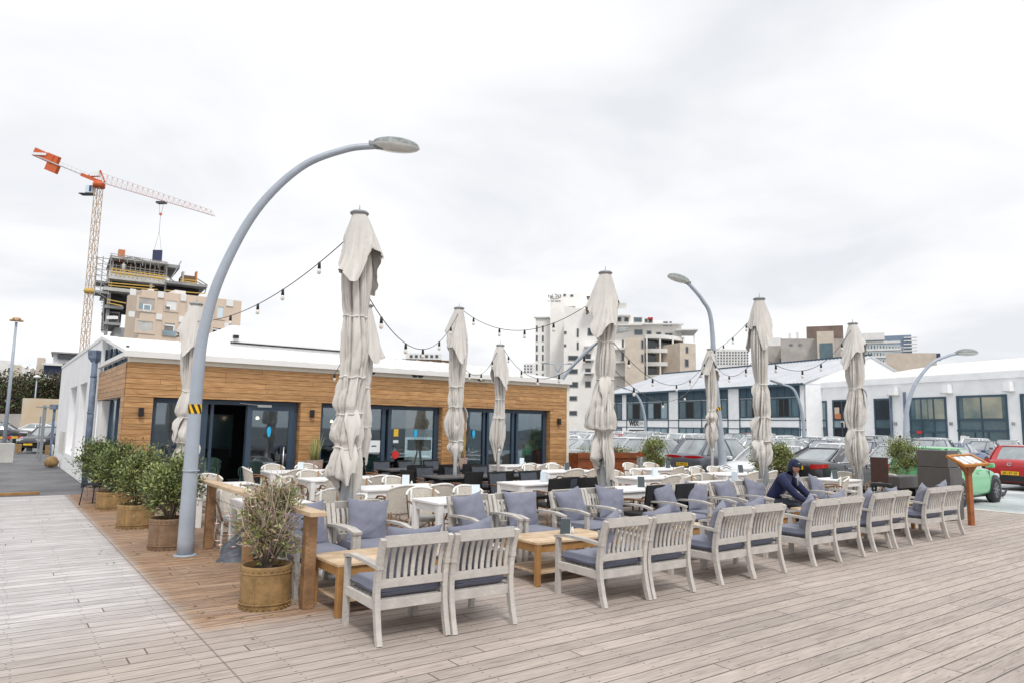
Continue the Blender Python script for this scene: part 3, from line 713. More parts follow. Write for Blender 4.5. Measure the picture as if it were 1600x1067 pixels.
def make_dark():
    t = empty('dining_table', label='x', cat='dining table'); L, D, H = 2.3, .85, .76
    b = MB()
    dk = MATS.get('slate_tabletop') or mat('slate_tabletop', (.10, .105, .115), .35, vs=3, bump=.1)
    for k in range(6): b.box((0, -D / 2 + D / 6 * (k + .5), H - .016), (L, D / 6 - .004, .032))
    b.build('tabletop', dk, t)
    b = MB()
    for s_ in (-1, 1): b.box((0, s_ * (D / 2 - .06), H - .07), (L - .2, .03, .07))
    b.build('apron', blk, t)
    for sx in (-1, 1):
        for sy in (-1, 1): b = MB(); b.box((sx * (L / 2 - .08), sy * (D / 2 - .08), (H - .04) / 2), (.07, .07, H - .04)); b.build('leg', blk, t)
    return Proto(t)
def make_rattan():
    """bistro chair, front to +y, curved woven back at -y"""
    t = empty('rattan_chair', label='x', cat='rattan chair')
    b = MB()
    def sh(off):
        def f(u, v):
            a = R(-90) + (u - .5) * R(150); r = .25 + off + .02 * v
            h = .42 + v * (.45 - .10 * abs(u - .5) ** 2 * 4)
            return (r * math.cos(a) * 1.0, r * math.sin(a) * .82 - .02 - .06 * v, h)
        return f
    b.grid(sh(0), 18, 8); b.grid(sh(.018), 18, 8); b.build('backrest', cream_weave, t)
    b = MB(); P = [Vector(sh(.009)(k / 20, 1.0)) for k in range(21)]; b.tube(P, .02, 8); b.build('top_rail', white_plastic, t)
    b = MB()
    for k in range(2): b.lathe([(.0, .40 + .001), (.215, .40), (.235, .42), (.235, .45), (.21, .465), (.0, .46)], 22, c=(0, .03, 0), cap=False)
    b.build('seat', white_plastic, t)
    for sx in (-1, 1):
        e_ = Vector(sh(.01)(0 if sx > 0 else 1, .72)); e_ = Vector((sx * abs(e_.x), e_.y, e_.z))
        b = MB(); b.tube([e_, (sx * .275, .0, .69), (sx * .285, .13, .675), (sx * .27, .22, .62), (sx * .24, .255, .50), (sx * .215, .26, .43)], .0155, 8); b.build('armrest', bamboo, t)
        b = MB(); b.tube([(sx * .185, -.17, .86), (sx * .19, -.16, .44), (sx * .21, -.235, 0)], .017, 8); b.build('leg', white_plastic if sx > 0 else bamboo_l, t)
        b = MB(); b.tube([(sx * .205, .22, .46), (sx * .215, .25, 0)], .017, 8); b.build('leg', white_plastic, t)
    b = MB()
    for a, c in (((-.19, -.19, .2), (.19, -.19, .2)), ((-.2, .23, .22), (.2, .23, .22)), ((-.2, -.2, .25), (-.2, .23, .25)), ((.2, -.2, .25), (.2, .23, .25)),
                 ((-.19, -.19, .38), (.0, -.2, .26)), ((.19, -.19, .38), (0, -.2, .26)), ((-.27, .15, .66), (-.22, .17, .45)), ((.27, .15, .66), (.22, .17, .45))): b.tube([a, c], .010, 6)
    b.build('stretcher', bamboo_l, t)
    return Proto(t)
def make_wicker():
    t = empty('wicker_chair', label='x', cat='wicker chair')
    b = MB()
    def f(o):
        return lambda u, v: ((u - .5) * (.44 + .03 * v), -.215 - .10 * v + o - .03 * math.cos((u - .5) * 3.1) , .40 + v * .50 + .012 * math.sin(u * math.pi))
    b.grid(f(0), 8, 8); b.grid(f(-.028), 8, 8); b.bar((-.235, -.33, .90), (.235, -.33, .90), .03, .025); b.build('backrest', wicker_d, t)
    b = MB()
    b.grid(lambda u, v: ((u - .5) * .42, -.204 - .095 * v - .03 * math.cos((u - .5) * 3.1), .44 + v * .44), 6, 6); b.build('back_lining', wicker_g, t)
    b = MB(); b.box((0, 0, .405), (.46, .47, .07), bev=.02); b.build('seat', wicker_d, t)
    for sx in (-1, 1):
        b = MB(); b.tube([(sx * .235, -.27, .66), (sx * .265, 0, .67), (sx * .27, .16, .655), (sx * .25, .215, .58), (sx * .235, .22, .38)], .016, 8); b.build('armrest', bamboo, t)
        b = MB(); b.tube([(sx * .22, .215, .4), (sx * .225, .225, 0)], .017, 8); b.build('leg', bamboo, t)
        b = MB(); b.tube([(sx * .21, -.22, .4), (sx * .22, -.27, 0)], .017, 8); b.build('leg', bamboo, t)
    return Proto(t)
DT, DS, DD, RC, WC = make_dining(), make_dining_s(), make_dark(), make_rattan(), make_wicker()
GT, GR, GK = 'white dining tables on the terrace', 'white rattan bistro chairs on the terrace', 'black wicker armchairs on the terrace'
# (x left, y near, row name, kind)
tabs = [
 (5.10, 8.60, 'nearest table of the leftmost row'), (5.02, 10.88, 'second table back in the leftmost row'),
 (4.95, 13.10, 'third table back in the leftmost row'), (4.95, 15.45, 'table closest to the open door'),
 (8.55, 8.78, 'table behind the wide skirted parasol'), (8.05, 10.60, 'table before the dark slate tables'),
 (11.75, 8.95, 'table nearest the hooded man'), (11.35, 10.70, 'table midway along the terrace'),
 (10.85, 13.25, 'table beside the mahogany planter'), (14.35, 10.75, 'table before the shrubs by the cars'),
 (14.15, 12.90, 'table farthest back by the cars'), (11.3, 15.6, 'table against the right-hand windows')]
def chair(P, x, y, rz, lab, g_): P.put((x + random.uniform(-.03, .03), y + random.uniform(-.04, .04), 0), rz + R(random.uniform(-9, 9)), lab, g_)
for k, (x, y, nm) in enumerate(tabs):
    DT.put((x + .81, y + .4, 0), R(random.uniform(-1.2, 1.2)), f'white {nm}, long with square legs', GT)
    dark = k in (4, 5)
    for j, (dx, dy, rz, w_) in enumerate(((.45, -.28, 0, 'near left'), (1.2, -.26, 0, 'near right'), (.42, 1.08, 180, 'far left'), (1.22, 1.06, 180, 'far right'))):
        if k == 0 and dy < 0: continue
        P, g_, a_ = (WC, GK, 'black wicker chair') if (dark and not (k == 5 and dy > 0 and 0)) else (RC, GR, 'white rattan chair')
        if k in (11,) and dy > 0: continue
        chair(P, x + dx, y + dy, R(rz), f'{a_}, {w_} side of the {nm}', g_)
    if k in (3, 2): chair(RC, x - .18, y + .42, R(-90), f'white rattan chair at the left end of the {nm}', GR)
for x, y, nm in ((2.80, 8.9, 'small white table just behind the wooden handrail'), (2.80, 9.72, 'small white table behind the rail, farther of two'), (15.3, 8.35, 'small white table right of the hooded man'), (3.0, 12.6, 'small white table by the lamp post')):
    DS.put((x + .43, y + .4, 0), 0, nm, GT)
for x, y, rz, nm in ((3.95, 9.3, 90, 'white rattan chair at the small table behind the slate rock'), (3.95, 10.15, 100, 'white rattan chair turned to the small table by the left umbrella'), (3.0, 10.95, 180, 'white rattan chair behind the handrail and left shrubs'),
                     (4.2, 12.9, 80, 'white rattan chair with brown arms right of the lamp post'), (3.3, 11.95, 10, 'white rattan chair close behind the lamp post'), (3.3, 13.9, 180, 'white rattan chair nearest the dark doorway'),
                     (16.75, 9.1, 120, 'white rattan chair with bent brown arm beside the seventh parasol pole'), (16.9, 8.3, 70, 'white rattan chair closest to the dark host stand'), (15.0, 7.9 - .1 + .6, 30, 'white rattan chair behind the hooded man')):
    chair(RC, x, y, R(rz), nm, GR)
for k, (x, y, nm) in enumerate(((7.6, 12.75, 'near'), (7.75, 15.35, 'far'))):
    DD.put((x + 1.15, y + .42, 0), 0, f'long dark slate table, {nm} one of the pair by the middle windows', 'dark slate tables by the windows')
    for j in range(3):
        chair(WC, x + .4 + j * .75, y - .27, 0, f'black wicker chair, {ORD[j]} on the near side of the {nm} slate table', GK)
        chair(WC, x + .4 + j * .75, y + 1.12, R(180), f'black wicker chair, {ORD[j]} on the far side of the {nm} slate table', GK)
    chair(WC, x - .25, y + .42, R(-90), f'black wicker chair at the left end of the {nm} slate table', GK)
# menu cards
def make_menu(dark):
    t = empty('menu_holder', label='x', cat='menu holder'); m_, n_ = (chalk, card) if dark else (card_b, card)
    b = MB(); b.sweep([(0, -.055, 0), (0, -.012, .19)], lambda i, q: rect(.125, .005), up=(1, 0, 0))
    o = b.build('front_card', m_, t); b = MB()
    for k in range(5): b.bar((-.035, -.058 + .0434 * (.07 + k * .018) / .19 + .0, .03 + k * .02), (.035 - .02 * (k % 2), -.058 + .0434 * (.07 + k * .018) / .19, .03 + k * .02), .002, .005)
    b.build('print', ink_w if dark else MATS['menu_slate'], o) if dark else None
    b = MB(); b.sweep([(0, .055, 0), (0, -.008, .19)], lambda i, q: rect(.125, .005), up=(1, 0, 0)); b.build('back_card', n_, t)
    b = MB(); b.add([(-.064, -.05, .003), (-.064, .05, .003), (-.064, -.005, .18), (.064, -.05, .003), (.064, .05, .003), (.064, -.005, .18)], [(0, 1, 2), (5, 4, 3)]); b.build('side_flap', n_, t)
    return Proto(t)
def make_shaker():
    b = MB(); b.lathe([(.018, 0), (.022, .01), (.019, .05), (.013, .06), (.013, .075), (.0, .078)], 12, cap=False); o = b.build('salt_shaker', white_plastic); tag(o, 'x', 'salt shaker'); return Proto(o)
MD, ML, SS = make_menu(True), make_menu(False), make_shaker()
mh = [(MD, 3.62, 7.0, .502, 'dark menu card standing on the first low teak table'), (MD, 6.0, 6.95, .502, 'dark menu card standing on the second low teak table'), (MD, 8.0, 7.05, .502, 'dark menu card on the third low teak table'),
      (ML, 12.95 - .4, 6.95, .502, 'pale blue menu card on the table before the hooded man'), (ML, 10.3, 7.1, .502, 'pale menu card on the fourth low teak table'), (MD, 14.2, 7.05, .502, 'dark menu card on the sixth low teak table'),
      (MD, 3.15, 9.25, .772, 'dark menu card on the small white table behind the handrail'), (MD, 15.75, 8.8, .772, 'dark menu card on the small white table right of the man')]
for k, (x, y, nm) in enumerate(tabs): mh.append((MD if k in (4, 8, 9, 10) else ML, x + [.9, 1.0, .85, .8, 1.25, .9, 1.1, .95, 1.0, 1.2, 1.1, .9][k], y + .45, .772, f"{'dark' if k in (4, 8, 9, 10) else 'pale blue'} menu card on the {nm}"))
for P, x, y, z, nm in mh:
    rz = R(random.uniform(20, 55)); P.put((x, y, z), -rz, nm, 'menu cards standing on the tables')
    SS.put((x + .13, y + .02, z), 0, nm.replace('dark menu card', 'white salt shaker').replace('pale blue menu card', 'white salt shaker').replace('pale menu card', 'white salt shaker').replace(' standing', ''), 'salt shakers beside the menu cards')
# ---------------------------------------------------------------- parasols
def smooth_path(P, n=8):
    P = [Vector(p) for p in P]; P = [2 * P[0] - P[1]] + P + [2 * P[-1] - P[-2]]; o = []
    for i in range(1, len(P) - 2):
        for k in range(n):
            t = k / n; a, b_, c, d = P[i - 1:i + 3]
            o.append(.5 * ((2 * b_) + (c - a) * t + (2 * a - 5 * b_ + 4 * c - d) * t * t + (3 * b_ - a - 3 * c + d) * t ** 3))
    return o + [P[-2]]
def parasol(x, y, H, path, seed, ties, lab, sleeve=True, hem=.22, lean=(0, 0), sup=0, flap=(.78, .19)):
    """path: (drop from the top, radius) down the bundled cloth, may fold back on itself"""
    rnd = random.Random(seed); t = empty('parasol', (x, y, 0), label=lab, cat='parasol', group='folded beige parasols tied to their poles')
    b = MB(); b.tube([(0, 0, 0), (0, 0, H - .1)], .042, 14); b.lathe([(.3, 0), (.3, .05), (.06, .07)], 20); b.lathe([(.06, 0), (.06, .06)], 16, c=(0, 0, 1.18)); b.build('pole', white_paint, t)
    b = MB(); b.lathe([(.02, 0), (.115, .01), (.125, .03), (.1, .05), (.02, .06), (.0, .06)], 22, c=(0, 0, H - .06)); b.tube([(0, 0, H), (0, 0, H + .08)], .006, 6); b.build('finial', pole_grey, t)
    ph = [rnd.random() * 6.28 for _ in range(8)]; P = smooth_path([Vector((0, d_, r_ * (.90 if i_ else 1))) for i_, (d_, r_) in enumerate(path)], 10); n = len(P) - 1; side_a = R(150) + .5 * math.sin(seed * 1.7); dmax = path[-1][0]
    def rdg(a, z, fa, fz, o):
        q = noise.noise(Vector((math.cos(a) * fa, math.sin(a) * fa, z * fz + o))); return min(1, abs(q) * 3.2) ** .8
    def cloth(u, v):
        a = u * 2 * math.pi; f = v * n; i = min(int(f), n - 1); q = P[i].lerp(P[i + 1], f - i); d_, r = q.y, q.z; z = H - .05 - d_
        amp = min(1, v * 6); tw = a + .18 * math.sin(d_ * 1.7 + ph[0]) + .10 * d_
        big = rdg(tw, d_, 1.7, .18, seed * 3.1); mid = rdg(tw, d_, 3.6, .22, seed * 5.3 + 9); fin = rdg(tw, d_, 6.5, .4, seed * 7.7)
        lump = noise.noise(Vector((math.cos(a) * 1.1, math.sin(a) * 1.1, d_ * 1.9 + seed)))
        near = min([1.0] + [abs(z - zt) / .10 for zt in ties])
        low = max(0, min(1, (d_ - 1.3) / .9)); gg = (.5 + .5 * math.cos(a - side_a)) ** .8; r = r if r < .14 else .14 + (r - .14) * (1 - low + low * (.15 + 1.15 * gg))
        k = 1 + amp * (.28 * (big - .6) + .22 * (mid - .6) + .07 * (fin - .6)) * (.55 + .45 * near) + amp * (.12 + .12 * low) * lump * (.3 + .7 * near)
        cr = (.006 + .022 * max(0, min(1, (d_ - 1.3) / .9))) * (1 - rdg(a + d_ * .8, d_, 1.5, 2.2, seed * 2.0)) * amp * near
        cz = noise.noise(Vector((math.cos(tw) * 3.2, math.sin(tw) * 3.2, d_ * .25 + seed * 5.3 + 9))); cz2 = noise.noise(Vector((math.cos(tw) * 1.7, math.sin(tw) * 1.7, d_ * .18 + seed * 3.1)))
        cr += amp * r * (.26 * max(0, 1 - abs(cz) * 7) ** 1.5 + .30 * max(0, 1 - abs(cz2) * 6) ** 1.5) * (.4 + .6 * near)
        r = max(.05, r * k - cr)
        if v > .9: z -= ((v - .9) / .1) ** 1.3 * hem * (math.sin(2 * a + ph[4]) + .45 * math.sin(5 * a + ph[5]))
        sw = lean[0] * v * 1.0; 
        return (r * math.cos(a) + sw + .02 * math.sin(d_ * 2.4 + ph[1]) * amp, r * math.sin(a) + lean[1] * v, z + .035 * noise.noise(Vector((math.cos(a) * 2, math.sin(a) * 2, d_ * 3 + 40 + seed))) * amp)
    b = MB(); b.grid(cloth, 180, n * 1 + 40, closeu=True); b.build('canopy', canvas, t)
    fl, fr_ = flap
    def vent(u, v):
        a = u * 2 * math.pi; hh = fl * (1 + .30 * math.sin(2 * a + ph[6]) + .14 * math.sin(5 * a + ph[7]))
        z = H - .04 - hh * v; r = .085 + fr_ * v ** .8 * (1 + .32 * math.sin(a + ph[2]))
        r *= 1 + v * v * .42 * max(0, math.sin(2 * a + ph[6])) ** 1.5; r *= 1 + v * (.22 * (rdg(a + v * .5, v, 2.2, .8, seed * 11) - .5) + .16 * (rdg(a, v, 5, .8, seed) - .5))
        return (r * math.cos(a), r * math.sin(a), z)
    b = MB(); b.grid(vent, 110, 24, closeu=True); b.build('vent_flap', canvas, t)
    for k in range(sup):
        zt = ties[(k + 1) % len(ties)] if ties else H / 2; a0 = ph[k % 8] + k; L_ = rnd.uniform(.34, .55); wd = rnd.uniform(.7, 1.1); i0 = min(range(n), key=lambda i: abs(H - .05 - P[i].y - zt)); rr = P[i0].z
        def sw(u, v, a0=a0, L_=L_, wd=wd, rr=rr, zt=zt, k=k):
            a = a0 + (u - .5) * wd * (1.15 - .4 * v); hm = L_ * (1 - .5 * abs(u - .5) * 2 - .12 * math.sin(u * 9 + k))
            r = rr * (.9 + .75 * math.sin(min(v * 2.2, 1.6))) + .02 * math.sin(u * 14 + k) * v; return (r * math.cos(a), r * math.sin(a), zt + .05 - hm * v)
        b = MB(); b.grid(sw, 16, 12); b.build('fold', canvas, t)
    for zt in ties:
        b = MB(); Q = []; i0 = min(range(n), key=lambda i: abs(H - .05 - P[i].y - zt) + i * .0001)
        for k in range(33):
            a = k / 32 * 6.283; q = Vector(cloth(k / 32, i0 / n)); c0 = Vector((lean[0] * i0 / n, lean[1] * i0 / n, 0)); rr = math.hypot(q.x - c0.x, q.y - c0.y) + .008
            Q.append((c0.x + rr * math.cos(a), c0.y + rr * math.sin(a), q.z))
        b.tube(Q, .010, 6); b.tube([Q[3], (Q[3][0] * 1.15, Q[3][1] * 1.15, zt - .1), (Q[3][0] * 1.05, Q[3][1] * 1.05, zt - .25)], .006, 5); b.build('tie_cord', cord_m, t)
    if sleeve:
        zs = H - .05 - dmax + .30
        b = MB(); b.grid(lambda u, v: ((.060 + .012 * math.sin(u * 18.8) + .035 * v) * math.cos(u * 6.283), (.060 + .012 * math.sin(u * 18.8) + .035 * v) * math.sin(u * 6.283), zs - v * (.62 + .1 * math.sin(u * 12.6))), 26, 8, closeu=True)
        b.build('pole_sleeve', pole_grey, t)
    return t
pas = [
 (3.66, 8.42, 4.62, [(0, .08), (.3, .145), (.62, .20), (1.0, .185), (1.36, .155), (1.62, .18), (1.95, .195), (2.13, .175), (2.32, .205), (2.48, .215), (2.56, .175), (2.64, .175), (2.78, .225), (2.90, .225), (2.97, .18), (3.03, .18), (3.2, .235), (3.36, .24), (3.44, .17), (3.5, .10)], 3, [3.22, 2.44, 1.97, 1.55], 'largest folded beige parasol, nearest the tall lamp post', True, 3, (.72, .17)),
 (8.38, 8.70, 4.55, [(0, .07), (.35, .14), (.7, .20), (1.0, .19), (1.22, .145), (1.5, .185), (1.72, .17), (1.85, .16), (2.15, .235), (2.55, .31), (2.68, .30), (2.67, .20), (2.74, .175), (2.95, .25), (3.2, .28), (3.38, .18)], 5, [3.30, 2.67, 1.80], 'folded beige parasol with a wide drooping skirt, in front of the hotel tower', True, 1, (.85, .17)),
 (12.35, 8.35, 4.52, [(0, .06), (.4, .13), (.8, .18), (1.3, .17), (1.72, .13), (1.95, .19), (2.2, .205), (2.38, .16), (2.6, .20), (2.8, .205), (2.88, .155), (3.05, .215), (3.22, .19), (3.3, .10)], 9, [2.75, 2.08, 1.64], 'folded beige parasol hanging left of the black sedan', True, 3, (.75, .14)),
 (16.9, 8.82, 4.52, [(0, .07), (.45, .16), (.9, .215), (1.25, .21), (1.58, .17), (1.8, .22), (2.1, .25), (2.35, .25), (2.52, .20), (2.62, .195), (2.8, .25), (3.1, .27), (3.4, .20), (3.5, .10)], 12, [2.88, 1.88], 'folded beige parasol with the thickest belt, over the black sedan', True, 2, (.8, .16)),
 (8.30, 13.35, 4.50, [(0, .06), (.4, .14), (.8, .20), (1.2, .19), (1.75, .17), (2.05, .185), (2.25, .16), (2.5, .23), (2.75, .24), (2.95, .16), (3.1, .20), (3.3, .12)], 15, [2.72, 2.25, 1.5], 'slender folded parasol before the middle glass doors', False, 1, (.9, .14)),
 (10.95, 15.45, 4.05, [(0, .06), (.35, .13), (.75, .17), (1.15, .15), (1.45, .135), (1.75, .15), (1.95, .18), (2.3, .22), (2.6, .19), (2.8, .1)], 21, [2.56, 2.05], 'small folded parasol before the right-hand windows', False, 1, (.85, .13)),
 (18.75, 14.55, 4.48, [(0, .06), (.4, .15), (.9, .19), (1.4, .19), (1.8, .17), (2.0, .15), (2.2, .24), (2.4, .15), (2.6, .22), (2.9, .22), (3.05, .1)], 27, [2.45, 2.05], 'folded beige parasol leaning on the farther lamp post', False, 3, (.7, .14)),
 (2.95, 14.2, 4.08, [(0, .06), (.4, .14), (.8, .2), (1.2, .19), (1.6, .16), (1.85, .21), (2.05, .22), (2.2, .15), (2.4, .24), (2.55, .22), (2.62, .14), (2.85, .19), (3.0, .1)], 33, [2.4, 1.9, 1.46], 'folded beige parasol half hidden by the tall lamp post', False, 2, (.75, .15)),
 (4.66, 10.32, 3.75, [(0, .06), (.4, .13), (.9, .16), (1.3, .14), (1.7, .16), (2.0, .165), (2.25, .10)], 41, [2.4, 1.8], 'folded beige parasol hidden just behind the largest one', False, 0, (.7, .14))]
for x, y, H, pth, sd_, ties, lab, sl, sup, fl in pas: parasol(x, y, H, pth, sd_, ties, lab, sl, sup=sup, flap=fl)
# ---------------------------------------------------------------- curved street lamps
def plane_pt(px, py, P, a):
    n_ = Vector((-a[1], a[0], 0)); r = ray(px, py); t = n_.dot(Vector((P[0], P[1], 0))) / n_.dot(r); return Vector((0, 0, CAMZ)) + r * t
def street_lamp(base, prof, a, r0, r1, lab, hl=.62, sticker_z=None, tilt=.12):
    """prof: (reach along a, height)"""
    t = empty('street_lamp', (base[0], base[1], base[2] if len(base) > 2 else 0), label=lab, cat='street lamp', group='curved grey street lamps')
    A = Vector((a[0], a[1], 0)).normalized(); P = smooth_path([A * s_ + Vector((0, 0, z)) for s_, z in prof]); n = len(P)
    b = MB(); b.tube(P, lambda i, q: r0 + (r1 - r0) * min(1, (P[i].z / prof[-1][1])) ** .8, 18, up=(-A.y, A.x, 0)); b.lathe([(r0 + .045, .0), (r0 + .045, .012), (r0, .02)], 22)
    b.lathe([(r0 * .985 + .003, 1.15), (r0 * .985 + .003, 1.165)], 18); b.build('pole', lamp_grey, t)
    d = (P[-1] - P[-3]).normalized(); e_ = P[-1]; d = Vector((A.x, A.y, d.z * .6 - tilt)).normalized(); s_ = Vector((-A.y, A.x, 0)); up_ = s_.cross(d) * -1
    if up_.z < 0: up_ = -up_
    def shell(sgn, hh):
        def f(u, v):
            x = -.12 + u * (hl + .12); q = max(0, 1 - ((u - .5) * 2) ** 2) ** .5; wd = hl * .27 * q * (1 - .12 * (u - .5)); an = v * math.pi
            return e_ + d * x + s_ * (wd * math.cos(an)) + up_ * (sgn * hh * q * math.sin(an) + .02)
        return f
    b = MB(); b.grid(shell(1, hl * .22), 16, 10); hd = b.build('lamp_head', lamp_head, t)
    b = MB(); b.grid(shell(-1, hl * .13), 16, 10); b.build('lens', lamp_lens, hd)
    b = MB(); b.tube([e_ - d * .16, e_ + d * .06], r1 + .012, 14); b.build('collar', lamp_head, t)
    if sticker_z:
        for z, col_m in ((sticker_z, yellow),):
            b = MB(); c0 = A * 0
            pt = min(P, key=lambda p: abs(p.z - z)); rr = r0 + (r1 - r0) * (z / prof[-1][1]) ** .8 + .004
            b.lathe([(rr, -.065), (rr, .065)], 24, c=(pt.x, pt.y, z), cap=False); sk = b.build('hazard_band', yellow, t)
            b = MB(); rr += .003
            for k in range(7):
                a0 = k * 2 * math.pi / 7
                vs = []
                for j in range(5):
                    for e2, dz in ((0, -.1), (.42, -.1)):
                        an = a0 + e2 - j * .16; vs.append((pt.x + rr * math.cos(an), pt.y + rr * math.sin(an), z - .065 + .0325 * j))
                b.add(vs, [(2 * j, 2 * j + 1, 2 * j + 3, 2 * j + 2) for j in range(4)])
            b.build('stripes', blk, sk)
    return t
def lamp_from(base_px, pts, a, *args, **k):
    B = G(*base_px[:2], base_px[2] if len(base_px) > 2 else 0); A = Vector((a[0], a[1], 0)).normalized()
    pr_ = [(0, 0)]
    for p in pts:
        q = plane_pt(p[0], p[1], B, (A.x, A.y)) - B; pr_.append((Vector((q.x, q.y, 0)).dot(A), q.z))
    return street_lamp((B.x, B.y, B.z), pr_, a, *args, **k)
lamp_from((289, 867), [(300, 700), (309, 590), (318, 520), (345, 430), (400, 330), (470, 262), (540, 234), (592, 228)], (1, -.35), .112, .052, 'tall curved lamp post at the left edge of the terrace, head over the sky', hl=.66, sticker_z=2.02)
lamp_from((1133, 757), [(1131, 740), (1118, 600), (1111, 500), (1098, 470), (1080, 448), (1072, 441)], (-1, .59 * .55), .15, .06, 'curved lamp post behind the parasols, head pointing left', hl=.75, sticker_z=2.55)
lamp_from((846, 737), [(843, 700), (855, 640), (880, 590), (915, 550), (933, 536), (960, 520)], (.8, -.59), .13, .06, 'curved lamp post at the right corner of the restaurant', hl=.7, sticker_z=1.75)
lamp_from((1415, 722, PZ), [(1415, 690), (1417, 640), (1430, 600), (1455, 568), (1480, 556), (1496, 552)], (.8, -.59), .2, .10, 'curved lamp post before the white warehouse, head to the right', hl=1.4, sticker_z=1.2)
# ---------------------------------------------------------------- plants
def leaves(b, pts, size, rnd, mi=None, nm=None, dirn=None):
    for p in pts:
        s_ = size * rnd.uniform(.6, 1.25); d = Vector((rnd.gauss(0, 1), rnd.gauss(0, 1), rnd.gauss(.25, .8)))
        if dirn is not None: d += dirn(p) * 1.2
        d.normalize(); q = Vector((rnd.gauss(0, 1), rnd.gauss(0, 1), rnd.gauss(0, 1))); a = d.cross(q).normalized()
        w_ = s_ * .2; n_ = d.cross(a)
        b.add([p, p + d * s_ * .5 + a * w_ + n_ * w_ * .3, p + d * s_, p + d * s_ * .5 - a * w_ + n_ * w_ * .3], [(0, 1, 2, 3)], mi if mi is not None else rnd.choices(range(3), nm)[0])
def shrub_mesh(t, rx, ry, h, z0, nl, size, seed, mats, wts, twigs=60, twm=None, clumps=16, dens=.5):
    """stems from the pot to clump centres; leaves around every clump and along the twigs"""
    rnd = random.Random(seed); C = []
    for k in range(clumps):
        a = rnd.random() * 6.283; r = rnd.random() ** .6; z = z0 + h * (.22 + .70 * rnd.random())
        sp = 1 - abs((z - z0) / h - .55) * .9
        C.append(Vector((rx * .72 * r * sp * math.cos(a), ry * .72 * r * sp * math.sin(a), z)))
    b = MB()
    for c in C:
        m_ = Vector((c.x * .45, c.y * .45, z0 + (c.z - z0) * .5)); b.tube([(c.x * .06, c.y * .06, z0 - .08), m_, c], lambda i, q: .014 - .004 * i, 5)
    for k in range(twigs):
        c = rnd.choice(C); d = Vector((rnd.gauss(0, 1), rnd.gauss(0, 1), rnd.gauss(.2, .8))).normalized(); L_ = rnd.uniform(.12, .26) * (rx / .4)
        b.tube([c, c + d * L_ * .5 + Vector((0, 0, .01)), c + d * L_], lambda i, q: .005 - .0015 * i, 4, smooth=False)
    b.build('stems', twm or twig, t)
    b = MB(); P = []
    for k in range(nl):
        c = C[k % len(C)]; r = min(1.15, abs(rnd.gauss(0, .55))) * .30 * (rx / .4); d = Vector((rnd.gauss(0, 1), rnd.gauss(0, 1), rnd.gauss(0, .85))).normalized(); P.append(c + d * r * .75)
    leaves(b, P, size, rnd, nm=wts, dirn=lambda p: Vector((p.x, p.y, p.z - z0 - h * .3)).normalized())
    b.build('foliage', mats, t)
def pot(t, r, h, m_, rivets=True, taper=.97):
    b = MB(); b.lathe([(r * taper, 0), (r * taper, .015), (r, h - .02), (r, h), (r - .018, h), (r - .03, h - .07), (0, h - .07)], 40, cap=False)
    for z in (.055, h - .075): b.lathe([(r + .001, z), (r + .006, z + .004), (r + .006, z + .01), (r + .001, z + .014)], 40, cap=False)
    if rivets:
        for z in (.028, h - .035):
            for k in range(26):
                a = k / 26 * 6.283; M = Matrix.Translation(((r + .001) * math.cos(a), (r + .001) * math.sin(a), z))
                b.lathe([(.009, -.006), (.012, 0), (.009, .006)], 6, M=M, smooth=True)
    b.bar((-.7 * r - .0, -.716 * r, .02), (-.7 * r, -.716 * r, h - .01), .014, .008)
    b.build('pot', m_, t); b = MB(); b.lathe([(r - .035, h - .055), (0, h - .05)], 24, cap=False); b.build('soil', soil, t)
SH = 'potted shrubs along the left side of the terrace'
def planter(x, y, r, h, m_, lab, sh, grp=SH, rivets=True, rz=0):
    t = empty('potted_shrub', (x, y, 0), rz, label=lab, cat='potted shrub', group=grp); pot(t, r, h, m_, rivets); shrub_mesh(t, *sh); return t
planter(2.38, 7.40, .25, .42, rust, 'nearest potted shrub, half dried with bare twigs, in a riveted ochre drum', (.35, .35, .78, .40, 3000, .060, 11, [leaf_a, leaf_b, leaf_dry], (4, 4, 6), 420, twig_pale, 26), rivets=True)
pl = bpy.data.objects['potted_shrub']
rn = random.Random(5); b = MB()
for k in range(60):
    a = rn.random() * 6.28; p0 = Vector((.05 * math.cos(a), .05 * math.sin(a), .42)); r = rn.uniform(.2, .48); z = rn.uniform(.25, .95)
    p3 = Vector((r * math.cos(a), r * math.sin(a), .40 + z)); p1 = p0.lerp(p3, .35) + Vector((rn.gauss(0, .05), rn.gauss(0, .05), .08)); p2 = p0.lerp(p3, .7) + Vector((rn.gauss(0, .06), rn.gauss(0, .06), .03))
    b.tube([p0, p1, p2, p3], lambda i, q: .007 - .0016 * i, 5)
for dx, dy, dz in ((.10, .05, 1.18), (.33, -.05, 1.05), (-.25, .1, 1.0), (.3, .2, 1.1)): b.tube([(0, 0, .6), (dx * .5, dy * .5, .6 + (dz - .5) * .55), (dx, dy, dz), (dx + .04, dy, dz + .16)], lambda i, q: .007 - .0014 * i, 5)
b.build('bare_branches', twig_pale, pl)
b = MB(); P = [Vector((rn.gauss(0, .2), rn.gauss(0, .2), rn.uniform(.6, 1.15))) for _ in range(46)]
for p in P:
    for k in range(5):
        a = k * 1.256; q = Vector((math.cos(a), math.sin(a), .5)) * .028; s_ = Vector((-math.sin(a), math.cos(a), 0)) * .014; b.add([p, p + q * .6 + s_, p + q, p + q * .6 - s_], [(0, 1, 2, 3)])
b.build('blossoms', flower, pl)
planter(2.22, 11.45, .27, .44, rust_b, 'second potted shrub from the front, lush green, touching the tall lamp post', (.46, .46, .88, .42, 9000, .058, 12, [leaf_a, leaf_b, leaf_c], (6, 4, 3), 90, twig, 30))
